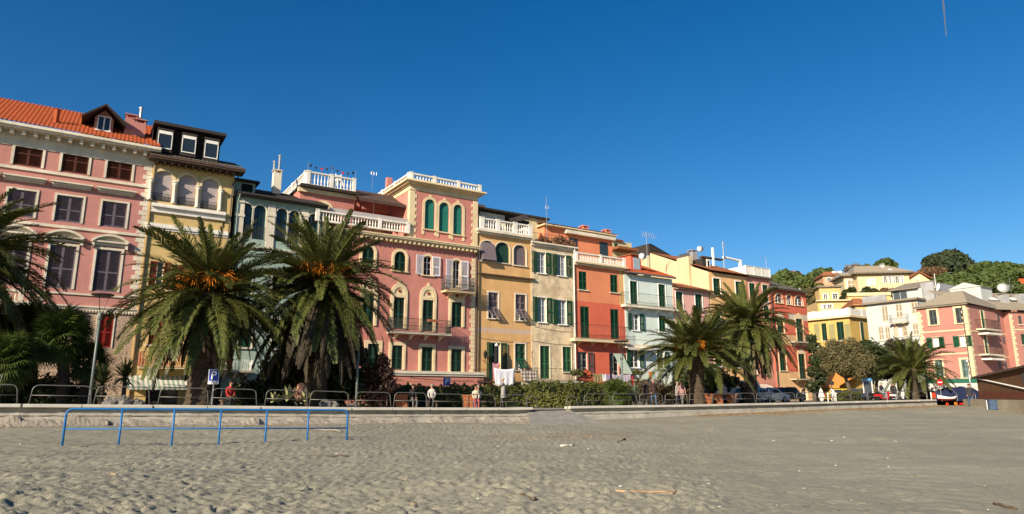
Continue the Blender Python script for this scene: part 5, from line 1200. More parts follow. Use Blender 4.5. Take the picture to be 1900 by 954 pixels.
for px in (1548, 1558): u, z_ = h.uz(px, 503, 2); mb = MB(); mb.box(u-.5, u+.5, 2, 3, h.zt, z_); mb.build('dormer', M_white, h.root)
h = villa('cream_villa', 'large cream villa with grey hipped roof and gallery of windows on the hill', 1592, 1688, (1640, 507), 545, 165, V_cr, T_taupe, [(1611, 519, 530, 5, 'closed', M_white), (1620, 518, 529, 5, 'closed', M_white)]+[(1643+k*7.5, 513, 525, 6) for k in range(5)], ang=-.12, depth=14, roof_h=3.2, hip=.28, over=1.2)
for px, py in ((1615, 504), (1626, 503), (1652, 501)): u, z_ = h.uz(px, py, 1.5); mb = MB(); mb.lathe([(.9, 0), (.8, .4), (.4, .8), (.02, .9)], 10, (u, 2, z_-.5)); mb.build('eyebrow_dormer', M_white, h.root)
u, z_ = h.uz(1636, 492, 5); chimney(h.root, u, 5, h.zt, z_, .9, M_white if False else P_wht)
villa('cream_wing', 'cream villa wing with overhanging grey roof left of the large cream villa', 1567, 1592, (1580, 512), 545, 168, V_cr, T_taupe, [(1580, 520, 535, 14, 'closed', M_beige)], roof_h=1.5, over=1.)
villa('yellow_hill_house', 'small yellow house with terrace and two green shuttered windows below the orange villa', 1521, 1560, (1541, 532), 565, 150, V_ye, T_taupe, [(1532, 546, 555, 7, 'glass'), (1550, 545, 555, 9, 'glass')], roof_h=.9)
h = villa('terrace_house', 'yellow flat roofed terrace house with blue windows above the yellow palazzo', 1518, 1585, (1550, 559), 590, 135, V_ye, None, [(1529, 566, 574, 8), (1540, 565, 573, 8)]); mb = MB(); mb.box(-.3, h.W+.3, -.6, .1, h.zt, h.zt+.25); mb.build('cornice', M_cream, h.root)
h = villa('gabled_house', 'small pale house with a wide low gable on the hill crest', 1686, 1728, (1706, 521), 545, 175, V_cr, None, [(1702, 516, 522, 7)], roof_h=2); mb = MB(); zt = h.zt
mb.prism([(-1, zt-.1), (h.W/2, zt+2.2), (h.W+1, zt-.1), (h.W+1, zt+.2), (h.W/2, zt+2.55), (-1, zt+.2)], -.6, 8); mb.build('roof', T_old, h.root); mb = MB(); mb.prism([(0, zt), (h.W, zt), (h.W/2, zt+2.2)], .0, .2); mb.build('gable', V_cr, h.root)
h = villa('terraced_villa', 'yellow terraced villa half hidden by shrubs below the large cream villa', 1575, 1655, (1615, 549), 590, 145, V_ye, None, [(1600, 556, 565, 6), (1630, 555, 564, 6)]); mb = MB(); mb.box(-.2, h.W, -.3, -.1, h.zt, h.zt+.7); mb.build('parapet', V_cr, h.root)
villa('gable_annexe', 'little yellow annexe with brown roof right of the yellow palazzo', 1588, 1624, (1606, 566), 595, 125, V_ye, T_old, [], roof_h=1.8, hip=.45)
villa('far_white_villa', 'tiny white villa with orange roof among the pines on the crest', 1460, 1484, (1472, 507), 515, 235, P_wht, T_orange, [], roof_h=1.5)
villa('orange_roof_house', 'orange roofed house at the right edge behind the pines', 1882, 1930, (1905, 530), 560, 170, V_or, T_orange, [], roof_h=2.5)
# ================================================================== VEGETATION
L_palm = leaf('palm_leaf', (.034, .05, .011, 1), (.106, .114, .03, 1), .18, .5, .42)
L_old = leaf('old_palm_leaf', (.06, .06, .02, 1), (.12, .10, .045, 1), .1, .6, .6)
L_dead = leaf('dead_palm_leaf', (.02, .016, .01, 1), (.055, .042, .026, 1), .05, .6, .8)
L_fan = leaf('fan_palm_leaf', (.03, .055, .012, 1), (.075, .10, .022, 1), .18, .8, .4)
L_hedge = leaf('hedge_leaf', (.036, .05, .012, 1), (.115, .12, .028, 1), .2, 1.1, .5)
L_olive = leaf('grey_olive_leaf', (.045, .042, .016, 1), (.13, .112, .048, 1), .15, .6, .6)
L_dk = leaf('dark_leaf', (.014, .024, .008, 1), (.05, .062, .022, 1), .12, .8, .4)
L_pine = leaf('pine_needle', (.024, .044, .012, 1), (.085, .115, .03, 1), .1, .22, .7)
L_pined = leaf('dark_pine_needle', (.016, .03, .014, 1), (.05, .065, .028, 1), .08, .22, .7)
L_brown = leaf('russet_leaf', (.075, .04, .02, 1), (.13, .08, .04, 1), .1, .5, .7)
L_bare = leaf('grey_mauve_twig', (.10, .085, .09, 1), (.15, .125, .12, 1), .05, .5, .9)
M_orange = paint('orange_fruit_stalk', (.52, .17, .014, 1), .6, .3, 5)
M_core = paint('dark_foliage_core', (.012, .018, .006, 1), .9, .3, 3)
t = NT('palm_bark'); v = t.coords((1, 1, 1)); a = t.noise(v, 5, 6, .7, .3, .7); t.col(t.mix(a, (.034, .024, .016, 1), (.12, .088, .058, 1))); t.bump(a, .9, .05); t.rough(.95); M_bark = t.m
t = NT('bark'); v = t.coords((3, 3, .6)); a = t.noise(v, 4, 6, .7, .3, .7); t.col(t.mix(a, (.05, .038, .028, 1), (.15, .12, .09, 1))); t.bump(a, .9, .03); t.rough(.95); M_tbark = t.m
FRM = {}
def frond_mesh(kind, e0, bend, seed, mat, L=4.6, nl=90, lmax=.66, wid=.05, droop=.25, vee=.55):
    r = random.Random(seed); mb = MB(); N = 14; P = []; p = Vector((0, 0, 0)); side = r.uniform(-.12, .12); ang = e0
    for i in range(N+1):
        P.append(p.copy()); s_ = (i+.5)/N; ang = e0-bend*s_**1.5
        p = p+Vector((math.cos(ang)*math.cos(side*s_), math.cos(ang)*math.sin(side*s_), math.sin(ang)))*(L/N)
    mb.tube(P, [.055*(1-.85*i/N)+.006 for i in range(N+1)], 4, 0)
    for k in range(nl):
        s_ = .10+.90*k/(nl-1); f = s_*N; i = min(int(f), N-1); q = P[i].lerp(P[i+1], f-i); T = (P[i+1]-P[i]).normalized()
        B = T.cross(Vector((0, 0, 1)))
        if B.length < .05: B = Vector((0, 1, 0))
        B.normalize(); U = B.cross(T).normalized()
        ln = lmax*(math.sin(PI*min(1, (.12+.88*s_)**.75))**.55*.85+.15)*r.uniform(.85, 1.12)*(1 if s_ > .2 else .55)
        fw = .55+.75*s_
        for sd in (-1, 1):
            vv = vee+r.uniform(-.6, .45)
            d = (T*fw+B*sd*1.0+U*vv*.75).normalized()
            m_ = q+d*ln*.5; d2 = (d+Vector((0, 0, -droop))).normalized(); e = m_+d2*ln*.5
            w = d.cross(U).normalized()*wid*r.uniform(.8, 1.2)*.5
            mb.add([q-w*.5, q+w*.5, m_+w, m_-w, e], [(0, 1, 2, 3), (3, 2, 4)], 0)
    return mb.mesh(kind, mat)
def fronds(kind):
    if kind in FRM: return FRM[kind]
    if kind == 'green': L_ = [(e0, frond_mesh('frond', e0, b, i, m, droop=dr)) for i, (e0, b, m, dr) in enumerate([(1.45, .18, L_palm, .1), (1.3, .35, L_palm, .15), (1.12, .55, L_palm, .2), (.95, .75, L_palm, .25), (.75, .92, L_palm, .3), (.55, 1.05, L_palm, .35), (.32, 1.15, L_palm, .4), (.1, 1.15, L_palm, .45), (-.15, 1.05, L_palm, .5), (-.4, .9, L_palm, .6), (-.65, .7, L_palm, .7), (-.9, .5, L_old, .8), (-1.15, .3, L_old, .8)])]
    else: L_ = [(e0, frond_mesh('dead_frond', e0, b, 40+i, m, L=3.9, lmax=.36, droop=1.2, vee=-.1)) for i, (e0, b, m) in enumerate([(-.7, .8, L_dead), (-1.0, .5, L_dead), (-1.2, .32, L_dead)])]
    FRM[kind] = L_; return L_
def trunk_mesh(h, r0, r1, crown=1., lean=(0, 0), seed=0):
    rr = random.Random(seed); n = 26; k = max(10, int(h/.09)); V = []; 
    for i in range(k+1):
        s_ = i/k; z = h*s_; r = r0+(r1-r0)*s_+.28*math.exp(-s_*h/.3)*r0+(crown-1)*r1*math.exp(-((1-s_)*h/.6)**2)
        for j in range(n):
            a = 2*PI*j/n; ph = (i % 4)/4.; w = abs(math.sin(a*6.5+(i//3 % 2)*PI/2))*.06+(.045 if i % 3 == 0 else 0)+rr.uniform(0, .025)
            V.append(((r+w)*math.cos(a)+lean[0]*s_*s_, (r+w)*math.sin(a)+lean[1]*s_*s_, z))
    Q = [(i*n+j, i*n+(j+1) % n, (i+1)*n+(j+1) % n, (i+1)*n+j) for i in range(k) for j in range(n)]
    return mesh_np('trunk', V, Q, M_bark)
def date_palm(label, px, py_crown, Y, R, nf=84, nd=0, fruit=0, zb=None, tr=.42, seed=1, lo=-.95, lean=0., dead_len=1., group='date palms along the promenade', fan=None):
    r = random.Random(seed); c = at(px, py_crown, Y); zb = prom(c.x, c.y) if zb is None else zb
    root = thing('date_palm', label, 'palm tree', (c.x+lean, c.y, zb), 0, group); h = c.z-zb; off = Vector((-lean, 0, 0))
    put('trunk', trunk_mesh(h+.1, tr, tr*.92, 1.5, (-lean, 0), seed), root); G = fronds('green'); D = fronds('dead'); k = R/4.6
    for i in range(nf):
        s_ = i/(nf-1); e = 1.5-(1.5-lo)*s_**.85; j = min(range(len(G)), key=lambda q: abs(G[q][0]-e)); az = i*2.39996+r.uniform(-.4, .4)
        me = G[j][1]; rad = .12+.28*s_
        put('frond', me, root, (off.x+rad*math.cos(az), rad*math.sin(az), h+.25-.5*s_), (r.uniform(-.25, .25), (G[j][0]-e)+r.uniform(-.17, .17), az), [k*r.uniform(.8, 1.12)*(1 if e < .7 else max(.78, 1-.3*(e-.7)))]*3)
    if nf >= 96:                                             # the fronds beyond the hundred largest, deep inside the crown
        Vs = []; Qs = []; o_ = 0
        for i in range(60):
            e = r.uniform(max(-.75, lo+.2), 1.2); j = min(range(len(G)), key=lambda q: abs(G[q][0]-e)); g = G[j][1]; M = Matrix.Translation((off.x, 0, h)) @ Matrix.Rotation(r.uniform(0, 2*PI), 4, 'Z') @ Matrix.Rotation(r.uniform(-.3, .3), 4, 'X') @ Matrix.Scale(k*r.uniform(.6, .92), 4)
            A = np.empty(len(g.vertices)*3, np.float32); g.vertices.foreach_get('co', A); A = A.reshape(-1, 3) @ np.array(M.to_3x3()).T+np.array(M.translation); fl = [tuple(p.vertices) for p in g.polygons if len(p.vertices) in (3, 4)]
            Vs.append(A); Qs += [tuple(x+o_ for x in (f if len(f) == 4 else (f[0], f[1], f[2], f[2]))) for f in fl]; o_ += len(A)
        me = bpy.data.meshes.new('inner_fronds'); me.from_pydata(np.concatenate(Vs).tolist(), [], [f if f[2] != f[3] else f[:3] for f in Qs]); me.materials.append(L_palm); put('inner_fronds', me, root)['kind'] = 'stuff'
    for i in range(nd):
        e0, me = D[i % 3]; az = i*2.39996+1; put('dead_frond', me, root, (off.x+.4*math.cos(az), .4*math.sin(az), h-.35-.5*r.random()), (r.uniform(-.3, .3), r.uniform(-.1, .12), az), [k*dead_len*r.uniform(.75, 1.15)]*3)
    for i in range(fruit):
        az = -PI/2+(i-(fruit-1)/2)*(2.6/max(1, fruit-1))+r.uniform(-.15, .15); mb = MB(); b = Vector((math.cos(az), math.sin(az), 0)); Lf = k*r.uniform(1.0, 1.6)
        st = Vector((off.x, 0, h+.25))+b*.4; tip = st+b*Lf*.8+Vector((0, 0, .55*k)); mb.tube([st, (st+tip)/2+Vector((0, 0, .1)), tip], .03, 4)
        for q in range(48):
            d = (b*r.uniform(.2, 1.1)+Vector((r.uniform(-.75, .75), r.uniform(-.75, .75), r.uniform(-.35, .65)))).normalized(); s0 = st.lerp(tip, r.uniform(.45, 1)); e1 = s0+d*.38*k; e2 = e1+(d*.6+Vector((0, 0, -.55))).normalized()*.34*k
            mb.tube([s0, e1, e2], [.017, .015, .012], 3, cap=False)
        mb.build('fruit_cluster', M_orange, root)
    return root
date_palm('great date palm with orange fruit stalks left of the parking sign', 390, 550, 34.5, 4.75, nf=100, fruit=6, tr=.62, seed=3, lo=-.75, nd=46, dead_len=.78)
date_palm('tallest date palm with orange fruit and a dark skirt of dead fronds reaching down', 598, 528, 37.5, 4.8, nf=100, nd=100, fruit=6, tr=.5, seed=8, lo=-.75, dead_len=1.2)
date_palm('date palm cut off by the left edge with arching fronds', -75, 480, 31, 5.0, nf=96, nd=14, seed=12, tr=.5, lo=-.9)
date_palm('squat date palm with yellow stalks and pale trunk by the terracotta planters', 1290, 660, 50, 4.5, nf=96, fruit=3, tr=.5, seed=21, lo=-.12)
date_palm('taller date palm with hanging fronds right behind the squat one', 1385, 602, 58, 4.7, nf=100, nd=60, seed=27, tr=.45, lo=-.95, dead_len=.9)
date_palm('date palm in front of the coral pink house', 1690, 686, 66, 4.0, nf=90, nd=4, seed=33, tr=.42, lo=-.3)
# second slim palm stem beside it
FANC = {}
def fan_mesh(seed, mat, R=.75, blades=26):
    key = (seed, mat.name)
    if key in FANC: return FANC[key]
    r = random.Random(seed); mb = MB(); st = .65; mb.tube([(0, 0, 0), (st*.5, 0, .04), (st, 0, 0)], .014, 4)
    for i in range(blades):
        a = (i/(blades-1)-.5)*4.1; d = Vector((math.cos(a), math.sin(a), .18*math.cos(a*2))); b = Vector((st, 0, 0)); L_ = R*r.uniform(.85, 1.1)*(1-.12*abs(a)/2); w = Vector((-math.sin(a), math.cos(a), 0))*.026
        m_ = b+d*L_*.6+Vector((0, 0, .02)); e = b+d*L_+Vector((0, 0, -.16-.1*r.random())); mb.add([b-w*.4, b+w*.4, m_+w, m_-w, e], [(0, 1, 2, 3), (3, 2, 4)])
    me = mb.mesh('fan_leaf', mat); FANC[key] = me; return me
def fan_palm(label, px, py, Y, R, n=60, zb=None, tr=.16, seed=0, cat='palm tree', lean=0.):
    r = random.Random(seed); c = at(px, py, Y); zb = prom(c.x, c.y) if zb is None else zb; h = c.z-zb; root = thing('fan_palm', label, cat, (c.x+lean, c.y, zb), 0, 'fan palms at the left end')
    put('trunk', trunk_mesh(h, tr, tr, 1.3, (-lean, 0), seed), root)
    for i in range(n):
        s_ = i/(n-1); e = 1.35-2.35*s_; az = i*2.39996+r.uniform(-.3, .3); k = R/1.4*r.uniform(.85, 1.1)
        put('fan_leaf', fan_mesh(i % 5, L_fan), root, (-lean, 0, h-.15*s_), (r.uniform(-.4, .4), -e, az), (k, k, k))
    return root
fan_palm('bushy fan palm with bright leaf tips behind the second hoop rail', 112, 628, 32.5, 1.75, n=95, seed=2, lean=.5)
fan_palm('fan palm partly cut by the left edge, lower than its neighbour', 12, 668, 30, 1.5, n=80, seed=5, lean=-.3)
fan_palm('dark fan palm standing behind between the two bright ones', 55, 612, 35.5, 1.9, n=85, seed=9, lean=.6)
fan_palm('low fan palm under the bushy one with a stout trunk', 165, 672, 33.5, 1.25, n=60, seed=14)
fan_palm('small bright fan palm growing over the hedge beside the lamp', 1142, 727, 43.5, 1.05, n=50, seed=17)
SWC = {}
def sword_plant(name, label, px, py, Y, R, n=70, w=.045, mat=None, zb=None, seed=0, trunk=True, cat='plant', up=.0, group=None, pale=None):
    r = random.Random(seed); c = at(px, py, Y); zb = prom(c.x, c.y) if zb is None else zb; h = max(.05, c.z-zb); root = thing(name, label, cat, (c.x, c.y, zb), 0, group)
    if trunk and h > .3: mb = MB(); mb.tube([(0, 0, -.05), (.03, 0, h*.5), (0, 0, h)], [.13, .1, .09], 8); mb.build('trunk', M_tbark, root)
    mb = MB()
    for i in range(n):
        az = i*2.39996+r.uniform(-.2, .2); e = (1.45-2.0*(i/n))+up; L_ = R*r.uniform(.8, 1.1); d = Vector((math.cos(az)*math.cos(e), math.sin(az)*math.cos(e), math.sin(e))); sd = Vector((-math.sin(az), math.cos(az), 0))*w; b = Vector((0, 0, h))
        m_ = b+d*L_*.6; q = m_+(d+Vector((0, 0, -.35))).normalized()*L_*.4; mb.add([b-sd*.6, b+sd*.6, m_+sd, m_-sd, q], [(0, 1, 2, 3), (3, 2, 4)], i % 2 if pale else 0)
    mb.build('leaf_rosette', [mat or L_dk, pale or L_dk], root); return root
sword_plant('cordyline', 'dark spiky cordyline between the first lamp and the striped awning', 232, 700, 33.5, 1.15, 90, seed=4, cat='plant')
sword_plant('cordyline', 'shorter dark spiky cordyline just right of the first lamp post', 190, 712, 32.5, 1.05, 80, seed=6, cat='plant')
L_var = leaf('variegated_leaf', (.30, .30, .13, 1), (.40, .38, .2, 1), .15, 1, .5); L_ag = leaf('agave_leaf', (.075, .10, .05, 1), (.11, .13, .07, 1), .1, 1, .5)
for px, py, R, lab in ((535, 740, .75, 'large striped agave beside the pink shrub'), (566, 742, .6, 'small pale agave in front of the palm skirt'), (508, 744, .5, 'low striped agave left of the large one')): sword_plant('agave', lab, px, py, 35, R, 26, .085, L_ag, seed=px, trunk=False, up=.25, group='agaves under the tall palm', pale=L_var)
sword_plant('yucca', 'grey green yucca right of the lamp by the strolling couple', 1178, 738, 45, .95, 60, .04, leaf('yucca_leaf', (.09, .12, .07, 1), (.13, .16, .1, 1), .1), seed=31, trunk=False, up=.3)
# ------------------------------------------------------------------ leaf clouds
def leaf_cloud(clumps, n, size, seed=0, shell=.55, aspect=1.7):
    r = np.random.default_rng(seed); C = np.array([c[:3] for c in clumps], float); R = np.array([c[3] if hasattr(c[3], '__len__') else (c[3],)*3 for c in clumps], float)
    wt = (R.prod(1))**(2/3); wt /= wt.sum(); idx = r.choice(len(C), n, p=wt); d = r.normal(size=(n, 3)); d /= np.linalg.norm(d, axis=1, keepdims=True)
    rad = shell+(1-shell)*r.random(n)**.7; rad *= 1+.22*np.sin(d[:, 0]*7+idx)*np.cos(d[:, 2]*6+idx*2)+r.normal(size=n)*.05
    P = C[idx]+d*R[idx]*rad[:, None]
    nrm = d+r.normal(size=(n, 3))*.75; nrm /= np.linalg.norm(nrm, axis=1, keepdims=True); a = np.cross(nrm, r.normal(size=(n, 3))); a /= np.linalg.norm(a, axis=1, keepdims=True); b = np.cross(nrm, a)
    s_ = size*r.uniform(.55, 1.35, n)[:, None]; V = np.stack([P-a*s_*aspect*.5, P+b*s_*.5, P+a*s_*aspect*.5, P-b*s_*.5], 1).reshape(-1, 3)
    return V, np.arange(4*n).reshape(-1, 4)
def tree(name, label, base, h_trunk, clumps, n, size, mat, tr=.16, seed=0, group=None, cat='tree', core=None, limbs=True):
    """clumps in coordinates relative to the base"""
    root = thing(name, label, cat, base, 0, group); r = random.Random(seed); mb = MB(); top = Vector((r.uniform(-.2, .2), r.uniform(-.2, .2), h_trunk))
    mb.tube([(0, 0, -.2), (r.uniform(-.1, .1), 0, h_trunk*.5), top], [tr*1.2, tr, tr*.85], 8)
    if limbs:
        for c in clumps[:9]: e = Vector(c[:3]); m_ = top.lerp(e, .5)+Vector((0, 0, -.1*h_trunk*.3)); mb.tube([top*.92, m_, e], [tr*.6, tr*.4, tr*.15], 5)
    mb.build('trunk', M_tbark, root); V, Q = leaf_cloud(clumps, n, size, seed, .35); me = mesh_np('crown', V, Q, [mat]); put('crown', me, root); return root
def px_clumps(base, items, Y):
    out_ = []
    for px, py, rp, dy in items: p = at(px, py, Y+dy); k = (Y+dy)/F; out_.append((p.x-base[0], p.y-base[1], p.z-base[2], (rp*k, rp*k, rp*k*.85)))
    return out_
def base_at(px, Y): x = ray(px, 745).x/ray(px, 745).y*Y; return (x, Y, prom(x, Y))
# trees on the square
b = base_at(1577, 62); tree('broadleaf_tree', 'spreading grey green tree with forked trunk in front of the yellow palazzo', b, 2.4, px_clumps(b, [(1550, 660, 24, 0), (1575, 648, 25, .5), (1600, 672, 24, 0), (1537, 682, 16, -.5), (1562, 678, 22, -.8), (1590, 690, 18, -.6), (1530, 655, 15, .6), (1610, 690, 11, .3), (1575, 665, 26, .6), (1545, 640, 14, 1)], 62), 17000, .11, L_olive, .17, 1)
b = base_at(1630, 70); tree('broadleaf_tree', 'dark round tree behind the tall square lamp', b, 2.5, px_clumps(b, [(1612, 650, 22, 0), (1632, 662, 22, .6), (1600, 668, 16, 0), (1622, 690, 22, -.6), (1640, 690, 18, 0), (1604, 640, 12, 0)], 70), 11000, .14, L_dk, .17, 2)
b = base_at(1672, 73); tree('broadleaf_tree', 'leafy tree behind the last date palm against the white house', b, 2.6, px_clumps(b, [(1660, 642, 18, 0), (1682, 645, 20, .6), (1700, 655, 16, 0), (1648, 660, 18, -.6), (1670, 668, 24, 0), (1700, 680, 18, .5), (1650, 690, 16, 0)], 73), 12000, .14, leaf('magnolia_leaf', (.02, .032, .012, 1), (.075, .068, .04, 1), .12), .18, 3)
b = base_at(1512, 80); tree('ivy_tree', 'very dark ivy covered tree against the red corner house', b, 2, px_clumps(b, [(1510, 645, 13, 0), (1516, 668, 15, 0), (1510, 690, 13, 0), (1520, 705, 13, .4), (1508, 718, 12, 0), (1528, 690, 12, .3), (1505, 628, 9, .3)], 80), 7000, .2, L_dk, .2, 4)
# hedge along the street and shrubs
def hedge(label, pts, Y0, h, w, n, mat, seed, zoff=0.):
    ps = [base_at(p, y) for p, y in pts]; root = thing('hedge', label, 'hedge', ps[0], 0, 'hedges along the promenade'); cl = []; r = random.Random(seed); mb = MB(); base = Vector(ps[0])
    for (a, b) in zip(ps[:-1], ps[1:]):
        a = Vector(a); b = Vector(b); L_ = (b-a).length; k = max(2, int(L_/.5)); d = (b-a).normalized(); nn = Vector((-d.y, d.x, 0)); 
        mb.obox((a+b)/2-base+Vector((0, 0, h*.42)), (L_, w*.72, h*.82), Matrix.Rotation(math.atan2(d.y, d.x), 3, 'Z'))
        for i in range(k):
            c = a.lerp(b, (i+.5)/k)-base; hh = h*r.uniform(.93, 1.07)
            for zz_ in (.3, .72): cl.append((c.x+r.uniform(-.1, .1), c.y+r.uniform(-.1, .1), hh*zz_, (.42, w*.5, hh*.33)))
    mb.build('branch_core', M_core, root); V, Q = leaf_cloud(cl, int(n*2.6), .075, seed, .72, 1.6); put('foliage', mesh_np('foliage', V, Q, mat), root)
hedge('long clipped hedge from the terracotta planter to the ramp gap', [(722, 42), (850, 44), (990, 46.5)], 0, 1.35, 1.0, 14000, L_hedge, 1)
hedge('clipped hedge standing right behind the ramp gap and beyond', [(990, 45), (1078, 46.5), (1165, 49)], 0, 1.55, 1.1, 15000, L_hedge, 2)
b = base_at(1000, 43.2); tree('shrub', 'loose yellowish shrub spilling down into the ramp gap', b, .3, [(x, 0, z, .45) for x in (-.6, 0, .6, 1.2, 1.8) for z in (.1, .55)], 7500, .085, leaf('gap_leaf', (.05, .06, .014, 1), (.13, .125, .03, 1), .2), .04, 8, cat='shrub')
hedge('low green hedge under the forked tree on the square', [(1560, 60.5), (1600, 63)], 0, .95, 1.0, 4500, L_hedge, 5)
L_bou = leaf('purple_bougainvillea', (.014, .014, .008, 1), (.065, .026, .02, 1), .15, .8)
b = base_at(703, 38.5); tree('bougainvillea', 'dark reddish bougainvillea bush right of the second lamp', b, .8, [(0, 0, 1.1, .7), (.25, 0, 1.9, .65), (-.3, 0, 1.9, .6), (.1, 0, 2.6, .5), (-.2, .1, .6, .7), (.55, 0, 1.3, .5)], 9000, .085, L_bou, .06, 6, cat='shrub')
b = base_at(1215, 51); tree('shrub', 'dark reddish shrub behind the strolling couple', b, .5, [(0, 0, .8, .9), (-1.2, .2, .9, .8), (1.2, .3, .8, .9), (-2.4, .3, .8, .8), (2.4, .5, .8, .8), (3.4, .8, .9, .9)], 11000, .1, leaf('red_tinged_leaf', (.03, .028, .012, 1), (.085, .06, .03, 1), .12), .05, 7, cat='shrub')
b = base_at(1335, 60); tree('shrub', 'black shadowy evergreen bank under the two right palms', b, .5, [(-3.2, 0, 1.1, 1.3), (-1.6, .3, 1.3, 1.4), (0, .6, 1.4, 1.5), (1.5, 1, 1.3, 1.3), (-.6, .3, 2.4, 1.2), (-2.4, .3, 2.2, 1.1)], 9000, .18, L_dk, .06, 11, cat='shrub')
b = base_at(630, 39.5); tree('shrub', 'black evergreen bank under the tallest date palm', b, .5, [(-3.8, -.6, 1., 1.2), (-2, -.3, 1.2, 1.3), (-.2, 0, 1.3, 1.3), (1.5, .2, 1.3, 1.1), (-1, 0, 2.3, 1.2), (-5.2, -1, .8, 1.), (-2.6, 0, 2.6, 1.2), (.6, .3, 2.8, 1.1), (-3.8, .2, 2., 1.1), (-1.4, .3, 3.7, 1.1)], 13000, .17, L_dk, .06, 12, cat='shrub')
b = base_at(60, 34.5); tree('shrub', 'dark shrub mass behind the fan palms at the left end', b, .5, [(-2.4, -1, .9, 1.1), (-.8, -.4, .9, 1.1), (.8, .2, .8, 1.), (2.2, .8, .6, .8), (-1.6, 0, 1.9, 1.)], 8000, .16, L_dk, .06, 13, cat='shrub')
b = base_at(551, 36); tree('shrub', 'small shrub with pinkish pale flowers in the sun below the tall palm', b, .4, [(0, 0, .9, .26), (.2, 0, 1.15, .22), (.12, 0, .7, .25)], 420, .13, leaf('pink_flower', (.55, .28, .2, 1), (.62, .4, .3, 1), .2), .03, 14, cat='shrub')
# creeper on the roof terrace, potted greenery on the rose palazzo terrace
p = PEEL.f.xy(PEEL.u(1046, 450, .6), .6, PEEL.zt); tree('creeper', 'dry reddish creeper growing along the railing above the peeling house', (p.x, p.y, p.z), .2, [(-1.9, -1.2, .55, .45), (-.9, -.6, .6, .5), (0, 0, .6, .5), (.9, .5, .55, .45), (-.4, -.3, .9, .4)], 1500, .16, leaf('dry_creeper_leaf', (.13, .08, .04, 1), (.22, .1, .055, 1), .15), .03, 15, cat='climber')
p = ROSE.f.xy(ROSE.u(585, 400, .8), .8, ROSE.zt); tree('potted_plant', 'green climbing plant at the left end of the rose palazzo terrace', (p.x, p.y, p.z), .3, [(0, 0, .8, .5), (.2, 0, 1.5, .4), (-.7, -.3, .7, .45), (.9, .6, .6, .4)], 1400, .15, L_hedge, .03, 16, cat='plant')
# pines and shrubs on the hill
def hill_tree(name, label, items, Y, n, size, mat, seed, group='umbrella pines on the hill', ht=.55, cat='tree'):
    c = [sum(i[k] for i in items)/len(items) for k in (0, 1)]; p = at(c[0], c[1], Y); zb = hillz(p.x, Y); zb = min(zb, p.z-3); b = (p.x, Y, zb)
    return tree(name, label, b, (p.z-zb)*ht, px_clumps(b, items, Y), n, size, mat, .35, seed, group, cat)
hill_tree('pine_tree', 'green umbrella pine left on the crest behind the red house', [(1440, 520, 13, 0), (1456, 512, 13, 0), (1474, 517, 14, 3), (1490, 522, 12, 0), (1450, 528, 12, -2), (1470, 530, 13, -2)], 205, 7000, .8, L_pine, 31)
hill_tree('pine_tree', 'dark umbrella pine left of the orange villa', [(1508, 515, 12, 0), (1522, 510, 14, 2), (1536, 508, 11, 0), (1512, 522, 11, -2), (1500, 526, 9, 0)], 212, 6000, .8, L_pine, 32)
hill_tree('bare_tree', 'bare greyish mauve tree between the two villas on the crest', [(1576, 500, 9, 0), (1588, 497, 9, 0), (1583, 503, 9, 0)], 200, 900, .7, L_bare, 33, 'bare trees on the hill')
hill_tree('pine_tree', 'small round pine rising behind the big cream villa roof', [(1632, 492, 9, 0), (1645, 489, 11, 0), (1655, 494, 9, 0)], 190, 3600, .7, L_pine, 34)
hill_tree('pine_tree', 'low olive green pine just left of the cream villa roof', [(1597, 501, 8, 0), (1608, 499, 9, 0), (1616, 501, 7, 0)], 195, 2200, .7, L_olive, 35)
hill_tree('pine_tree', 'largest dark pine standing against the sky at the right of the hill', [(1728, 486, 15, 0), (1746, 482, 16, 2), (1765, 477, 16, 0), (1782, 487, 17, 0), (1797, 494, 11, 0), (1755, 492, 15, -2), (1722, 494, 9, 0), (1774, 497, 13, -2)], 185, 9500, .75, L_pined, 36)
hill_tree('russet_tree', 'russet leafed tree below the largest dark pine', [(1716, 505, 10, 0), (1732, 506, 11, 0), (1746, 504, 9, 0)], 178, 3000, .7, L_brown, 37, 'other trees on the hill')
hill_tree('pine_tree', 'long flat topped pine on the skyline at the right edge', [(1808, 502, 12, 0), (1826, 497, 13, 0), (1846, 499, 14, 0), (1866, 499, 14, 0), (1886, 503, 15, 0), (1905, 506, 15, 0), (1835, 507, 12, -3), (1870, 511, 13, -3)], 180, 10000, .75, L_pine, 38)
hill_tree('pine_tree', 'broad bright pine crown behind the roof of the coral house', [(1740, 527, 14, 0), (1760, 520, 15, 0), (1780, 518, 15, 0), (1800, 522, 15, 0), (1770, 532, 15, -3), (1745, 540, 12, -3), (1795, 536, 14, -3)], 150, 9500, .65, L_pine, 39)
hill_tree('pine_tree', 'broad green pine crown right of the coral house roof', [(1820, 518, 14, 0), (1840, 517, 15, 0), (1858, 520, 15, 0), (1874, 528, 14, 0), (1890, 538, 13, 0), (1830, 530, 15, -3), (1855, 536, 15, -3), (1815, 538, 12, -3)], 152, 9500, .65, L_pine, 40)
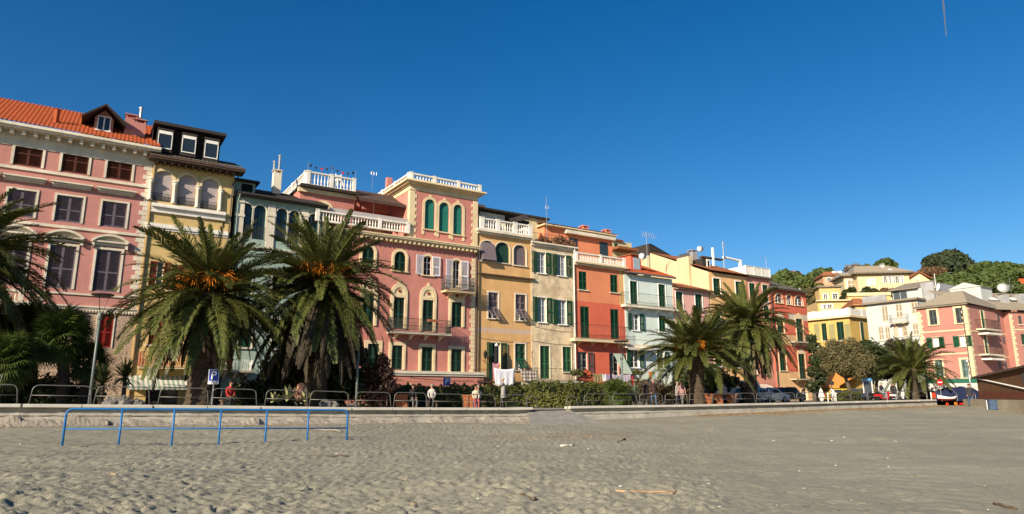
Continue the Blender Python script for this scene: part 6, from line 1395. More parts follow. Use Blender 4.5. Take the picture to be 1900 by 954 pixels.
for k, (items, Y, lab) in enumerate([([(1500, 545, 12, 0), (1508, 560, 14, 0), (1500, 575, 12, 0), (1515, 540, 9, 0)], 155, 'scrubby bushes on the slope left of the yellow hill house'), ([(1608, 540, 8, 0), (1622, 543, 8, 0), (1600, 548, 7, 0)], 150, 'shrubs on the terrace below the cream villa'), ([(1640, 541, 7, 0), (1655, 543, 8, 0), (1665, 541, 6, 0)], 150, 'dark red shrubs under the villa gallery'), ([(1570, 545, 8, 0), (1566, 556, 8, 0), (1580, 540, 7, 0)], 148, 'bushes climbing between the villas'), ([(1560, 527, 8, 0), (1520, 532, 8, 0), (1495, 533, 9, 0)], 185, 'scattered bushes under the orange villa'), ([(1690, 547, 6, 0), (1685, 540, 6, 0)], 100, 'pot plants on the white house terrace')]):
    hill_tree('hillside_bushes', lab, items, Y, 2600, .45, [L_olive, L_dk, L_brown, L_dk, L_hedge, L_dk][k], 50+k, 'bushes on the hillside', .8, 'bushes')
# ================================================================== STREET FURNITURE AND PEOPLE
M_alu = paint('grey_steel_tube', (.15, .145, .135, 1), .45, .2, 15, .4, wear=(.13, .10, .07, 1))
M_bluep = paint('blue_rail_paint', (.012, .13, .36, 1), .45, .15, 8, wear=(.03, .17, .38, 1))
M_terr = paint('terracotta_box', (.34, .115, .045, 1), .75, .18, 5)
# blue beach rail
pts = [ground(115, 828), ground(643, 817)]
a, b = pts; d = (b-a); L_ = Vector((d.x, d.y, 0)).length; R_ = thing('beach_rail', 'long blue painted tubular rail standing in the sand', 'rail', (a.x, a.y, a.z), math.atan2(d.y, d.x))
fb = Frame(a.x, a.y, math.atan2(d.y, d.x)); zt0 = fb.uz(118, 759)[1]-a.z; zt1 = fb.uz(640, 761)[1]-a.z
us = [fb.uz(p, 815)[0] for p in (116, 221, 319, 406, 492, 570)]+[L_]
lnz = lambda u: zt0+(zt1-zt0)*u/L_; gz = lambda u: float(sandz(fb.xy(u).x, fb.xy(u).y))-a.z
mb = MB(); P = [(0, 0, gz(0)-.3), (0, 0, zt0-.16)]+[(.16-.16*math.cos(t_), 0, zt0-.16+.16*math.sin(t_)) for t_ in (.4, .8, 1.2, 1.57)]+[(L_-.16, 0, zt1)]+[(L_-.16+.16*math.sin(t_), 0, zt1-.16+.16*math.cos(t_)) for t_ in (.4, .8, 1.2)]+[(L_, 0, zt1-.2), (L_, 0, gz(L_)-.3)]
mb.tube(P, .032, 8); mb.build('frame_tube', M_bluep, R_, True)
for u in us[1:-1]: mb = MB(); mb.tube([(u, 0, gz(u)-.3), (u, 0, lnz(u)-.01)], .028, 8); mb.build('post', M_bluep, R_, True)
zm0 = fb.uz(118, 796)[1]-a.z; zm1 = fb.uz(640, 794.5)[1]-a.z; mb = MB(); mb.tube([(0, 0, zm0), (L_, 0, zm1)], .02, 8); mb.build('middle_bar', M_bluep, R_, True)
# hoop rails on the sea wall
hoops = [(-72, 32), (53, 169), (173, 277), (292, 386), (389, 476), (490, 570), (573, 647), (657, 725), (729, 792), (801, 860), (865, 919), (927, 978)]
Xr = wallX(1082)[0]; hx = []
while True:
    Xe = Xr+1.72; px = None
    if Xe > wallX(1735)[0]: break
    hx.append((Xr, Xe)); Xr = Xe+.1
HX = [(wallX(p)[0], wallX(q)[0], .0) for p, q in hoops]+[(wallX(975)[0], wallX(996)[0], -.1)]+[(wallX(1049)[0], wallX(1071)[0], -.12)]+[(p, q, 0) for p, q in hx]
def ordinal(i): return ORD[i] if i < 20 else ('twenty '+ORD[i-20] if i < 29 else 'thirtieth' if i == 29 else 'thirty '+ORD[i-30])
for i, (xa, xb, dz) in enumerate(HX):
    p = wallpt(xa, .05, capz(xa)); q = wallpt(xb, .05, capz(xb)); Lh = (Vector(q)-Vector(p)).length; hh = (.74 if xa < -5 else .7)+dz*1.2; dzq = q[2]-p[2]
    o = thing('wall_rail', f'grey hooped steel rail, {ordinal(i)} from the left along the sea wall', 'rail', p, math.atan2(q[1]-p[1], q[0]-p[0]), 'hooped rails along the sea wall')
    r_ = min(.22, Lh*.3); zz_ = lambda u: dzq*u/Lh; mb = MB()
    mb.tube([(0, 0, -.02), (.06, 0, hh-r_)]+[(.06+r_-r_*math.cos(t_), 0, hh-r_+r_*math.sin(t_)) for t_ in (.4, .8, 1.2, 1.57)]+[(Lh-.06-r_, 0, hh+zz_(Lh))]+[(Lh-.06-r_+r_*math.sin(t_), 0, hh-r_+r_*math.cos(t_)+dzq) for t_ in (.4, .8, 1.2)]+[(Lh-.06, 0, hh-r_+dzq), (Lh, 0, -.02+dzq)], .021, 7)
    mb.build('hoop', M_alu, o, True); mb = MB(); mb.tube([(.05, 0, hh*.46), (Lh-.05, 0, hh*.46+dzq)], .018, 6); mb.build('middle_bar', M_alu, o, True)
    mb = MB(); mb.lathe([(.07, 0), (.07, .02)], 8, (0, 0, 0)); mb.lathe([(.07, 0), (.07, .02)], 8, (Lh, 0, dzq)); mb.build('base_plates', M_alu, o)
# lamps
M_lamp = paint('grey_green_lamp_metal', (.14, .165, .155, 1), .5, .15, 8, .2)
def lamp(label, px, ptop, pbase_Y, lean=0., s_=1., mat=None):
    mat = mat or M_lamp; x = ray(px, 745).x/ray(px, 745).y*pbase_Y; zb = prom(x, pbase_Y); zt = at(px, ptop, pbase_Y).z; h = zt-zb
    o = thing('street_lamp', label, 'lamp', (x, pbase_Y, zb), 0, 'disc topped street lamps'); hp = h-.95*s_
    mb = MB(); mb.tube([(0, 0, -.1), (0, 0, h*.35), (0, 0, hp)], [.075, .065, .06], 10); mb.lathe([(.075, 0), (.1, .05), (.1, .3), (.07, .34)], 10, (0, 0, hp-.3)); mb.build('post', mat, o, True)
    mb = MB(); mb.lathe([(.02, -.05), (.44*s_, -.04), (.5*s_, 0), (.44*s_, .05), (.02, .09)], 20, (0, 0, h-.06)); mb.build('disc_reflector', M_pipe, o)
    mb = MB()
    for q in range(3): a_ = 2*PI*q/3+.5; mb.tube([(.05*math.cos(a_), .05*math.sin(a_), hp), (.3*s_*math.cos(a_), .3*s_*math.sin(a_), h-.07)], .012, 5)
    mb.build('stays', M_pipe, o); return o
lamp('street lamp with dark disc top in front of the pink palazzo', 166, 545, 31.5); lamp('street lamp standing before the skirt of the tallest palm', 661, 588, 37); lamp('street lamp in front of the orange and red house', 1156, 632, 44); lamp('street lamp on the square beside the forked tree', 1620, 664, 64)
# slim mast by the coral house
x = ray(1807, 745); p = at(1806, 745, 62); o = thing('lamp_mast', 'slim grey mast with small lamp head before the coral house', 'mast', (p.x, p.y, .7), 0); h = at(1799, 674, 62).z-.7; mb = MB(); mb.tube([(0, 0, 0), (-.1, 0, h)], [.06, .045], 8); mb.build('post', M_metal, o, True); mb = MB(); mb.lathe([(.05, 0), (.16, .1), (.13, .3), (.05, .35)], 8, (-.1, 0, h)); mb.build('lamp_head', M_metal, o)
# signs
def evaluated(ob):
    sc_ = bpy.data.scenes.new('scratch'); sc_.collection.objects.link(ob); vl = sc_.view_layers[0]; vl.update()
    me = bpy.data.meshes.new_from_object(ob.evaluated_get(vl.depsgraph)); bpy.data.scenes.remove(sc_); return me
def text_mesh(txt, size):
    cu = bpy.data.curves.new('t', 'FONT'); cu.body = txt; cu.size = size; cu.align_x = 'CENTER'; cu.align_y = 'CENTER'; cu.extrude = .004; cu.resolution_u = 3; cu.offset = size*.018
    ob = bpy.data.objects.new('t', cu); me = evaluated(ob); bpy.data.objects.remove(ob); return me
M_sgb = paint('sign_blue', (.008, .045, .30, 1), .4, .06, 2); M_sgw = paint('sign_white', (.75, .75, .75, 1), .4, .04, 2); M_sgr = paint('sign_red', (.5, .012, .012, 1), .4, .05, 2)
def sign_post(label, px, ptop, pbot, Y, w, kind, face=0.):
    p = at(px, (ptop+pbot)/2, Y); zb = prom(p.x, Y); z1 = at(px, ptop, Y).z-zb; z0 = at(px, pbot, Y).z-zb; o = thing('traffic_sign' if kind != 'P' else 'parking_sign', label, 'sign', (p.x, Y, zb), face); h = z1-z0; zc = (z0+z1)/2
    mb = MB(); mb.tube([(0, .05, -.05), (0, .05, z1-.03)], .03, 8); mb.build('post', M_metal, o)
    if kind in ('P', 'X'):
        mb = MB(); mb.box(-w/2, w/2, -.012, .012, z0, z1, 0); m = .03; t_ = -.018
        for q in ((-w/2+.01, w/2-.01, z0+.01, z0+m), (-w/2+.01, w/2-.01, z1-m, z1-.01), (-w/2+.01, -w/2+m, z0+m, z1-m), (w/2-m, w/2-.01, z0+m, z1-m)): mb.box(q[0], q[1], t_, -.012, q[2], q[3], 1)
        B = mb.build('panel', [M_sgb, M_sgw], o)
        if kind == 'P':
            me = text_mesh('P', h*.92); me.materials.clear(); me.materials.append(M_sgw); me.name = 'letter'; put('letter', me, B, (0, -.018, zc-.01), (PI/2, 0, 0))
        else:
            mb = MB(); mb.prism([(-w*.38, zc-h*.33), (w*.38, zc-h*.33), (0, zc+h*.36)], -.02, -.013); mb.build('triangle', M_sgw, B); mb = MB()
            mb.lathe([(.001, -.03), (.03, 0), (.001, .03)], 8, (0, -.022, zc+h*.1)); mb.prism([(-.03, zc-h*.12), (.03, zc-h*.12), (.03, zc+h*.03), (-.03, zc+h*.03)], -.026, -.021); mb.prism([(-.1, zc-h*.3), (-.06, zc-h*.3), (.02, zc-h*.12), (-.03, zc-h*.12)], -.026, -.021); mb.prism([(.07, zc-h*.3), (.11, zc-h*.3), (.03, zc-h*.12), (-.02, zc-h*.12)], -.026, -.021); mb.build('walking_figure', M_pipe, B)
    else:
        mb = MB(); mb.prism([(w/2*math.cos(2*PI*k/20), zc+w/2*math.sin(2*PI*k/20)) for k in range(20)], -.012, .012); B = mb.build('disc', M_sgr if kind == 'no_entry' else M_sgw, o); mb = MB()
        if kind == 'no_entry': mb.box(-w*.36, w*.36, -.02, -.0125, zc-w*.09, zc+w*.09); mb.build('white_bar', M_sgw, B)
        else: mb.arc_ring(0, zc, w*.38, w*.49, -.02, -.0125, 24, 0, 2*PI); mb.obox((0, -.016, zc), (w*.8, .006, w*.1), Matrix.Rotation(-.8, 3, 'Y')); mb.build('ring_and_bar', M_grey, B)
    return o
s1 = sign_post('blue parking sign with white letter P beside the great palm trunk', 397, 685, 708, 32.5, .52, 'P'); 
p = at(397, 709.5, 32.5); mb = MB(); z = at(397, 712, 32.5).z-s1.location.z; mb.box(-.26, .26, -.012, .012, z-.02, z+.09, 0)
for k in range(7): mb.box(-.2+k*.057, -.2+k*.057+.035, -.018, -.012, z+.015, z+.055, 1)
mb.build('lower_plate', [M_sgw, M_grey], s1)
sign_post('blue parking sign with white letter P above the hedge by the rose palazzo', 829, 701, 716, 44, .48, 'P'); sign_post('blue pedestrian crossing sign with white triangle near the parked cars', 1427, 719, 731, 62, .5, 'X'); sign_post('round red no entry sign in front of the coral house', 1744, 704, 715, 62, .55, 'no_entry'); sign_post('round white prohibition sign on the square', 1543.5, 707, 715, 64, .42, 'no_parking')
# blue bus stop board
p = at(1613, 745, 62); o = thing('notice_board', 'blue topped notice board on white posts beside the square lamp', 'board', (p.x, p.y, prom(p.x, p.y)), 0); mb = MB(); mb.tube([(-.4, 0, 0), (-.4, 0, 2.1)], .05, 6); mb.tube([(.4, 0, 0), (.4, 0, 2.1)], .05, 6); mb.build('posts', M_white, o); mb = MB(); mb.box(-.45, .45, -.06, .06, 1.9, 2.15); mb.build('header', paint('header_blue', (.1, .28, .5, 1)), o); mb = MB(); mb.box(-.34, .34, -.03, .03, .8, 1.89); mb.build('panel', M_grey, o)
# terracotta planters
for px, Y, w, lab in ((744, 39.5, .68, 'terracotta planter box at the left end of the long hedge'), (864, 41, .3, 'narrow terracotta planter box left of the seated pair'), (877, 41.2, .45, 'terracotta planter box beside the seated pair'), (1307, 50, .9, 'wide terracotta planter right of the squat palm trunk'), (1332, 51, .62, 'terracotta planter before the café customers'), (1358, 52, .62, 'terracotta planter left of the silver car')):
    b = base_at(px, Y); o = thing('planter', lab, 'planter', b, .3, 'terracotta planter boxes'); w *= 1.; h = .82; mb = MB(); mb.add([(x*q, y*q2, z) for z, q, q2 in ((0, .92, .92), (h-.1, 1, 1)) for x, y in ((-w/2, -w*.35), (w/2, -w*.35), (w/2, w*.35), (-w/2, w*.35))], [(3, 2, 1, 0), (0, 1, 5, 4), (1, 2, 6, 5), (2, 3, 7, 6), (3, 0, 4, 7), (4, 5, 6, 7)])
    for z in (.25, .5): mb.box(-w/2-.012, w/2+.012, -w*.35-.012, w*.35+.012, z, z+.03)
    mb.build('box', M_terr, o); mb = MB(); mb.box(-w/2-.04, w/2+.04, -w*.35-.04, w*.35+.04, h-.1, h); mb.build('rim', M_terr, o)
# ------------------------------------------------------------------ people
SK = paint('skin', (.42, .22, .14, 1), .55, .06, 3); HAIRS = {'grey': paint('grey_hair', (.24, .225, .205, 1), .8), 'dark': paint('dark_hair', (.02, .015, .012, 1), .5), 'brown': paint('brown_hair', (.09, .05, .025, 1), .5), 'white': paint('white_hair', (.36, .34, .31, 1), .8)}
CL = {}
def cloth(name, c):
    return paint(name+'_cloth', c, .9, .15, 5)
def person(label, px, Y, pose='stand', h=1.72, face=-PI/2, top=('dark', (.02, .02, .025, 1)), legs=('jeans', (.035, .05, .09, 1)), hair='dark', seat=.45, zb=None, xoff=0., shoes=('shoe', (.015, .012, .01, 1))):
    b = base_at(px, Y); b = (b[0]+xoff, b[1], b[2] if zb is None else zb)
    k = h/1.72; V = []; E = []; R = []; Z = []
    def v(p, r, zone): V.append(Vector(p)); R.append(r); Z.append(zone); return len(V)-1
    def e(a, b_): E.append((a, b_))
    sit = pose in ('sit', 'ride'); hz = seat+.1 if sit else .93
    pel = v((0, 0, hz), .135, 1); lean = .08 if sit else .02
    ab = v((lean*.4, 0, hz+.2), .13, 0); ch = v((lean, 0, hz+.42), .15, 0); sh = v((lean*1.1, 0, hz+.53), .10, 0); nk = v((lean*1.3, 0, hz+.61), .052, 2); hd0 = v((lean*1.5+.01, 0, hz+.68), .075, 2); hd = v((lean*1.6+.02, 0, hz+.76), .095, 2); hd1 = v((lean*1.6, 0, hz+.82), .06, 2)
    for a, b_ in ((pel, ab), (ab, ch), (ch, sh), (sh, nk), (nk, hd0), (hd0, hd), (hd, hd1)): e(a, b_)
    stride = .2 if pose == 'walk' else .03; hands = []
    for s_ in (-1, 1):
        hip = v((0, s_*.09, hz-.06), .095, 1); e(pel, hip)
        if sit:
            kn = v((.43, s_*.12, hz-.02), .065, 1); cf = v((.47, s_*.12, .3), .052, 1); an = v((.45, s_*.12, .09), .042, 1)
        else:
            f_ = s_*stride; kn = v((f_*.6+.02, s_*.095, .5), .065, 1); cf = v((f_*.8-.03, s_*.095, .3), .055, 1); an = v((f_, s_*.095, .09), .04, 1)
        ft = v((V[an].x+.05, s_*.1, .045), .042, 3); toe = v((V[an].x+.19, s_*.115, .035), .032, 3)
        for a, b_ in ((hip, kn), (kn, cf), (cf, an), (an, ft), (ft, toe)): e(a, b_)
        sl_ = v((lean, s_*.17, hz+.5), .075, 0); e(sh, sl_)
        if pose == 'reach': el = v((.25, s_*.22, hz+.40), .052, 0); wr = v((.48, s_*.12, hz+.48), .036, 0); hn = v((.56, s_*.1, hz+.5), .036, 2)
        elif sit: el = v((lean+.06, s_*.205, hz+.22), .052, 0); wr = v((.28, s_*.13, hz+.1), .036, 0); hn = v((.36, s_*.12, hz+.075), .036, 2)
        else: sw = -s_*stride*.7; el = v((lean-.02+sw*.4, s_*.235, hz+.24), .052, 0); wr = v((.05+sw, s_*.24, hz+.02), .036, 0); hn = v((.06+sw, s_*.24, hz-.06), .036, 2)
        for a, b_ in ((sl_, el), (el, wr), (wr, hn)): e(a, b_)
        hands.append((V[wr].copy(), V[hn].copy(), s_))
    me = bpy.data.meshes.new('p'); me.from_pydata([tuple(x*k) for x in V], E, []); ob = bpy.data.objects.new('p', me)
    m = ob.modifiers.new('s', 'SKIN'); m.branch_smoothing = .3
    for i, sv in enumerate(me.skin_vertices[0].data): sv.radius = (R[i]*k*(.92 if Z[i] == 0 else 1), R[i]*k*(1.12 if Z[i] in (0, 1) and i < 4 else 1)); sv.use_root = i == 0
    ob.modifiers.new('d', 'SUBSURF').levels = 1
    body = evaluated(ob); bpy.data.objects.remove(ob)
    mats = [cloth(*top), cloth(*legs), SK, cloth(*shoes)]; VV = [x*k for x in V]
    idx = []
    for p in body.polygons:
        c = p.center; best = (9, 0)
        for a, b_ in E:
            A, B = VV[a], VV[b_]; d_ = B-A; t_ = max(0, min(1, (c-A).dot(d_)/max(1e-9, d_.length_squared))); q = (c-A-d_*t_).length-R[b_]*k*.7; z_ = Z[b_] if t_ > .5 else Z[a]
            if q < best[0]: best = (q, z_)
        idx.append(best[1])
    body.materials.clear()
    for m_ in mats: body.materials.append(m_)
    # face, ears and fingers joined into the same body mesh
    mb = MB(); mb.v = [tuple(v_.co) for v_ in body.vertices]; mb.f = [tuple(p.vertices) for p in body.polygons]; mb.m = idx; H = VV[hd]
    mb.ellipsoid(H+Vector((.098, 0, -.012))*k, (.018*k, .014*k, .026*k), 6, 5, 2)
    for s_ in (-1, 1): mb.ellipsoid(H+Vector((0, s_*.088, -.005))*k, (.02*k, .012*k, .032*k), 6, 5, 2); mb.ellipsoid(H+Vector((.084, s_*.034, .018))*k, (.012*k, .014*k, .008*k), 6, 4, 3)
    mb.ellipsoid(H+Vector((.086, 0, -.05))*k, (.01*k, .026*k, .006*k), 6, 4, 3)
    for wr, hn, s_ in hands:
        d_ = (hn-wr).normalized(); sd = Vector((0, 0, 1)).cross(d_); sd = sd.normalized() if sd.length > .1 else Vector((1, 0, 0)); dn = sd.cross(d_)
        for q in range(4): o_ = hn+sd*(q-1.5)*.02; l_ = (.065, .078, .074, .058)[q]; mb.tube([x*k for x in (o_-d_*.02, o_+d_*l_*.6, o_+d_*l_-dn*.015)], [.0095*k, .009*k, .007*k], 5, 2)
        o_ = hn-d_*.03+sd*.03; mb.tube([x*k for x in (o_-sd*.01, o_+sd*.025+d_*.03, o_+sd*.03+d_*.055)], [.011*k, .0095*k, .008*k], 5, 2)
    root = thing('person', label, 'person', b, face); put('body', mb.mesh('body', mats, True), root)
    hm = MB(); hm.ellipsoid(H+Vector((-.014, 0, .03))*k, (.105*k, .1*k, .098*k), 10, 7)
    hm.v = [(x if not (x > H.x+.045*k and z < H.z+.045*k) else H.x+.045*k, y, max(z, H.z-.05*k)) for x, y, z in hm.v]; hm.build('hair', HAIRS[hair], root, True)
    if not sit:
        cm = MB(); z0 = (hz-.16 if pose != 'reach' else hz-.28)*k; z1 = (hz+.3)*k; n = 14
        prof_ = [(.215, z0), (.205, z0+.12*k), (.185, (z0+z1)/2), (.19, z1-.04*k), (.16, z1)]
        vs_ = [(r_*.72*k*math.cos(2*PI*j/n)+lean*.3, r_*k*math.sin(2*PI*j/n), z) for r_, z in prof_ for j in range(n)]; cm.add(vs_, [(i*n+j, i*n+(j+1) % n, (i+1)*n+(j+1) % n, (i+1)*n+j) for i in range(4) for j in range(n)]); cm.build('jacket', mats[0], root, True)
    return root
G_ = lambda r, g, b: (r, g, b, 1)
person('standing man in grey coat reaching both arms out over the hedge', 934, 40.5, 'reach', 1.75, PI*.93, ('grey_coat', G_(.27, .26, .24)), ('dark_trousers', G_(.03, .03, .03)), 'white')
person('woman in dark coat with brown hair walking beside the balding man', 1199, 47.2, 'walk', 1.66, -1.2, ('black_coat', G_(.03, .022, .025)), ('black_trousers', G_(.02, .02, .02)), 'brown'); person('tall grey haired man in dark brown jacket and blue jeans strolling', 1213, 47, 'walk', 1.8, -1.35, ('brown_jacket', G_(.045, .026, .02)), ('blue_jeans', G_(.06, .11, .2)), 'grey')
person('woman in pale cap looking down beside the squat palm', 1257, 48.5, 'stand', 1.62, -.6, ('grey_blouse', G_(.3, .27, .26)), ('dark_skirt', G_(.05, .05, .06)), 'grey'); person('person in plaid pinkish shirt and grey trousers by the squat palm', 1266, 48.3, 'walk', 1.66, -2.2, ('plaid_shirt', G_(.3, .17, .16)), ('grey_trousers', G_(.12, .12, .12)), 'brown')
person('person in dark jacket seated beside the first terracotta planter', 764, 39.6, 'sit', 1.7, -1.0, ('dark_jacket', G_(.035, .03, .03)), ('grey_trousers', G_(.08, .08, .08)), 'brown'); person('seated grey haired person in pale grey shirt with folded arms', 801, 39.8, 'sit', 1.72, -1.5, ('pale_shirt', G_(.42, .40, .38)), ('dark_trousers', G_(.04, .04, .045)), 'grey')
person('seated woman in cream jacket with reddish hair', 882, 41, 'sit', 1.64, -1.3, ('cream_jacket', G_(.5, .44, .34)), ('pink_trousers', G_(.35, .08, .09)), 'brown'); person('seated blond person in dark blue beside the woman in cream', 888.5, 41.4, 'sit', 1.66, -2., ('cream_knit', G_(.4, .35, .28)), ('blue_trousers', G_(.05, .06, .1)), 'white')
person('person in red jacket sitting behind the rail left of the agaves', 424, 33.8, 'sit', 1.66, -.7, ('red_jacket', G_(.38, .03, .03)), ('dark_trousers', G_(.03, .03, .03)), 'dark')
person('woman in white top among the café tables', 1334, 57, 'sit', 1.66, -1.4, ('white_top', G_(.6, .58, .55)), ('blue_trousers', G_(.05, .06, .1)), 'dark'); person('person in white and pink standing at the café', 1344.5, 57.3, 'stand', 1.64, -1.7, ('white_pink_top', G_(.55, .4, .38)), ('blue_trousers', G_(.07, .1, .2)), 'brown')
person('man in pale shirt standing behind the silver car', 1370, 60, 'stand', 1.72, -1.3, ('pale_grey_shirt', G_(.4, .38, .36)), ('grey_trousers', G_(.12, .12, .12)), 'brown'); person('person in black with round head between the silver cars', 1381.5, 59.5, 'stand', 1.66, -1.8, ('black_coat', G_(.03, .022, .025)), ('black_trousers', G_(.02, .02, .02)), 'dark'); person('person in red coat standing before the white van', 1392, 60.5, 'stand', 1.6, -1.4, ('red_coat', G_(.3, .05, .04)), ('dark_trousers', G_(.03, .03, .03)), 'dark')
person('lone walker in dark jacket and jeans on the sand by the kiosk', 1801, 57, 'walk', 1.76, -1.9, ('dark_patterned_jacket', G_(.035, .035, .04)), ('blue_jeans', G_(.06, .11, .2)), 'dark', zb=float(sandz(at(1801, 750, 57).x, 57)))
for px, Y, f_, lab in ((764, 39.6, -1.0, 'dark bench under the person in dark jacket'), (801, 39.8, -1.5, 'dark bench under the person in pale grey shirt'), (885, 41.2, -1.6, 'dark bench under the seated pair'), (424, 33.8, -.7, 'dark bench under the person in red'), (1334, 57, -1.4, 'café bench under the woman in white')):
    b = base_at(px, Y); w_ = 1.1 if px == 885 else .75; o = thing('bench', lab, 'bench', b, f_, 'benches on the promenade'); mb = MB(); mb.box(-.24, .14, -w_/2, w_/2, .38, .455); mb.build('seat', M_wood, o)
    for q in (-1, 1): mb = MB(); mb.box(-.18, .06, q*w_*.36-.05, q*w_*.36+.05, 0, .379); mb.build('leg', M_wood, o)
# ------------------------------------------------------------------ cars
M_tyre = paint('tyre', (.012, .012, .012, 1), .8); M_hub = paint('hub', (.4, .4, .4, 1), .35, .1, 5, .7); M_lampw = paint('headlight', (.6, .6, .58, 1), .15); M_lampr = paint('tail_light', (.35, .01, .01, 1), .25)
def car(name, label, px, Y, rz, col, L=4.1, Wd=1.68, H=1.45, kind='hatch', cat='car'):
    b = base_at(px, Y); o = thing(name, label, cat, b, rz, 'parked cars'); m = paint('car_paint_'+name+str(px), col, .25, .03, 2); m.node_tree.nodes['Principled BSDF'].inputs['Coat Weight'].default_value = .6
    S_ = [(-L/2, .32), (-L/2-.02, .62), (-L/2+.1, .86), (-L*.47, .92), (-L*.36, H-.06), (-L*.26, H), (L*.06, H), (L*.13, H-.05), (L*.26, .95), (L*.44, .82), (L/2, .66), (L/2+.02, .45), (L/2-.03, .3)]
    if kind == 'van': S_ = [(-L/2, .3), (-L/2-.02, H*.6), (-L/2+.06, H-.08), (-L*.44, H), (L*.2, H), (L*.26, H-.06), (L*.38, 1.05), (L*.48, .9), (L/2, .6), (L/2-.02, .3)]
    mb = MB(); n = len(S_)
    def half(z): return Wd/2*(1. if z < .9 else 1-.16*(z-.9)/(H-.9))
    ring = [[(x, s_*half(z)*q, z) for x, z in S_] for s_, q in ((-1, .97), (-1, 1), (1, 1), (1, .97))]
    vs_ = []
    for r_, (ins) in zip(ring, (.06, 0, 0, .06)): vs_ += [(x*(1-ins*.3), y, z-ins*.2 if z > .5 else z) for x, y, z in r_]
    fs = [(a*n+i, a*n+(i+1) % n, (a+1)*n+(i+1) % n, (a+1)*n+i) for a in range(3) for i in range(n)]+[tuple(range(n-1, -1, -1)), tuple(3*n+i for i in range(n))]
    mb.add(vs_, fs); mb.build('body', m, o, False)
    for s_ in (-1, 1):
        mb = MB(); y = lambda z: s_*(half(z)+.004)
        for (x0, x1, x2, x3) in (((-L*.34, -L*.08, -L*.08, -L*.27),) if kind != 'van' else ((L*.0, L*.3, L*.2, L*.0),))+(((-L*.06, L*.2, L*.08, -L*.06),) if kind != 'van' else ()):
            mb.add([(x0, y(.95), .95), (x1, y(.95), .95), (x2, y(H-.1), H-.1), (x3, y(H-.1), H-.1)], [(0, 1, 2, 3)])
        mb.build('side_window', M_glass, o)
    mb = MB(); e = .02; xa, za, xb, zb = ((L*.255, .98, L*.145, H-.1) if kind != 'van' else (L*.365, 1.1, L*.272, H-.12)); q = .8; mb.add([(xa+e, -half(za)*q, za), (xa+e, half(za)*q, za), (xb+e, half(zb)*q, zb), (xb+e, -half(zb)*q, zb)], [(0, 1, 2, 3)]); mb.build('windscreen', M_glass, o)
    if kind != 'van': mb = MB(); xa, za, xb, zb = -L*.455, .98, -L*.375, H-.12; mb.add([(xa-e, -half(za)*q, za), (xa-e, half(za)*q, za), (xb-e, half(zb)*q, zb), (xb-e, -half(zb)*q, zb)], [(0, 1, 2, 3)]); mb.build('rear_window', M_glass, o)
    for sx in (-1, 1):
        for s_ in (-1, 1):
            mb = MB(); mb.lathe([(.2, -.1), (.3, -.1), (.31, -.06), (.31, .06), (.3, .1), (.2, .1)], 16); w = mb.build('wheel', M_tyre, o, False, (sx*L*.31, s_*(Wd/2-.08), .31), (PI/2, 0, 0)); mb = MB(); mb.lathe([(.19, -.105), (.19, .105)], 12); mb.build('hub', M_hub, w)
            mb = MB(); x = sx*L/2; mb.box(x-.06, x+.06, s_*Wd*.36-.17, s_*Wd*.36+.17, .62, .75) if sx > 0 else mb.box(x-.05, x+.05, s_*Wd*.4-.1, s_*Wd*.4+.1, .6, .85); mb.build('headlight' if sx > 0 else 'tail_light', M_lampw if sx > 0 else M_lampr, o)
    return o
car('parked_car', 'dark navy hatchback parked before the red corner house', 1461, 66, RB+.1, (.012, .012, .03, 1), 4.0, H=1.5)
car('parked_car', 'silver car parked right of the terracotta planters', 1376, 60.5, RB-.2, (.42, .42, .42, 1), 3.9, H=1.42); car('parked_car', 'light teal small car between the silver car and the white one', 1402, 62.5, RB+.2, (.2, .34, .38, 1), 3.6, H=1.4); car('parked_car', 'white car parked by the crossing sign', 1426, 64, RB, (.6, .6, .58, 1), 4.2, H=1.36); car('parked_van', 'white delivery van half hidden under the palm fronds', 1383, 66, RB+.1, (.66, .66, .63, 1), 4.6, 1.8, 2.1, 'van', 'van')
car('parked_car', 'dark car in the shade right of the white closed parasols', 1600, 72, -.4, (.012, .013, .016, 1), 4.1, H=1.42); car('parked_car', 'bright yellow car top glimpsed behind the white parasols', 1568, 72, -.3, (.55, .36, .02, 1), 3.8, H=1.4)
# ------------------------------------------------------------------ scooters and rider
def scooter(label, px, Y, rz, col):
    b = base_at(px, Y); o = thing('scooter', label, 'scooter', b, rz, 'parked scooters'); m = paint('scooter_paint'+str(px), col, .25, .05, 2); mb = MB()
    for x in (-.62, .62): w = MB(); w.lathe([(.14, -.06), (.23, -.05), (.25, 0), (.23, .05), (.14, .06)], 14); w.build('wheel', M_tyre, o, False, (x, 0, .25), (PI/2, 0, 0))
    mb.prism([(-.86, .5), (-.76, .71), (-.2, .69), (-.1, .36), (-.28, .3), (-.42, .42), (-.62, .52)], -.15, .15); mb.prism([(-.12, .3), (.36, .28), (.36, .33), (-.12, .36)], -.15, .15); mb.prism([(.34, .28), (.4, .28), (.54, .92), (.49, .94)], -.19, .19); mb.arc_ring(.62, .25, .27, .3, -.07, .07, 8, .5, 2.6)
    mb.build('body', m, o); mb = MB(); mb.prism([(-.8, .72), (-.75, .82), (-.2, .8), (-.1, .7)], -.14, .14); mb.build('seat', M_tyre, o)
    mb = MB(); mb.tube([(.6, 0, .3), (.5, 0, .98)], .03, 6); mb.tube([(.46, -.33, 1.03), (.5, 0, .98), (.46, .33, 1.03)], .018, 6); mb.tube([(.5, .25, 1.0), (.5, .33, 1.2)], .008, 4); mb.ellipsoid((.5, .34, 1.22), (.02, .06, .04), 8, 5); mb.build('handlebar', M_pipe, o); mb = MB(); mb.ellipsoid((.58, 0, .9), (.05, .08, .07), 10, 6); mb.build('headlight', M_lampw, o); return o
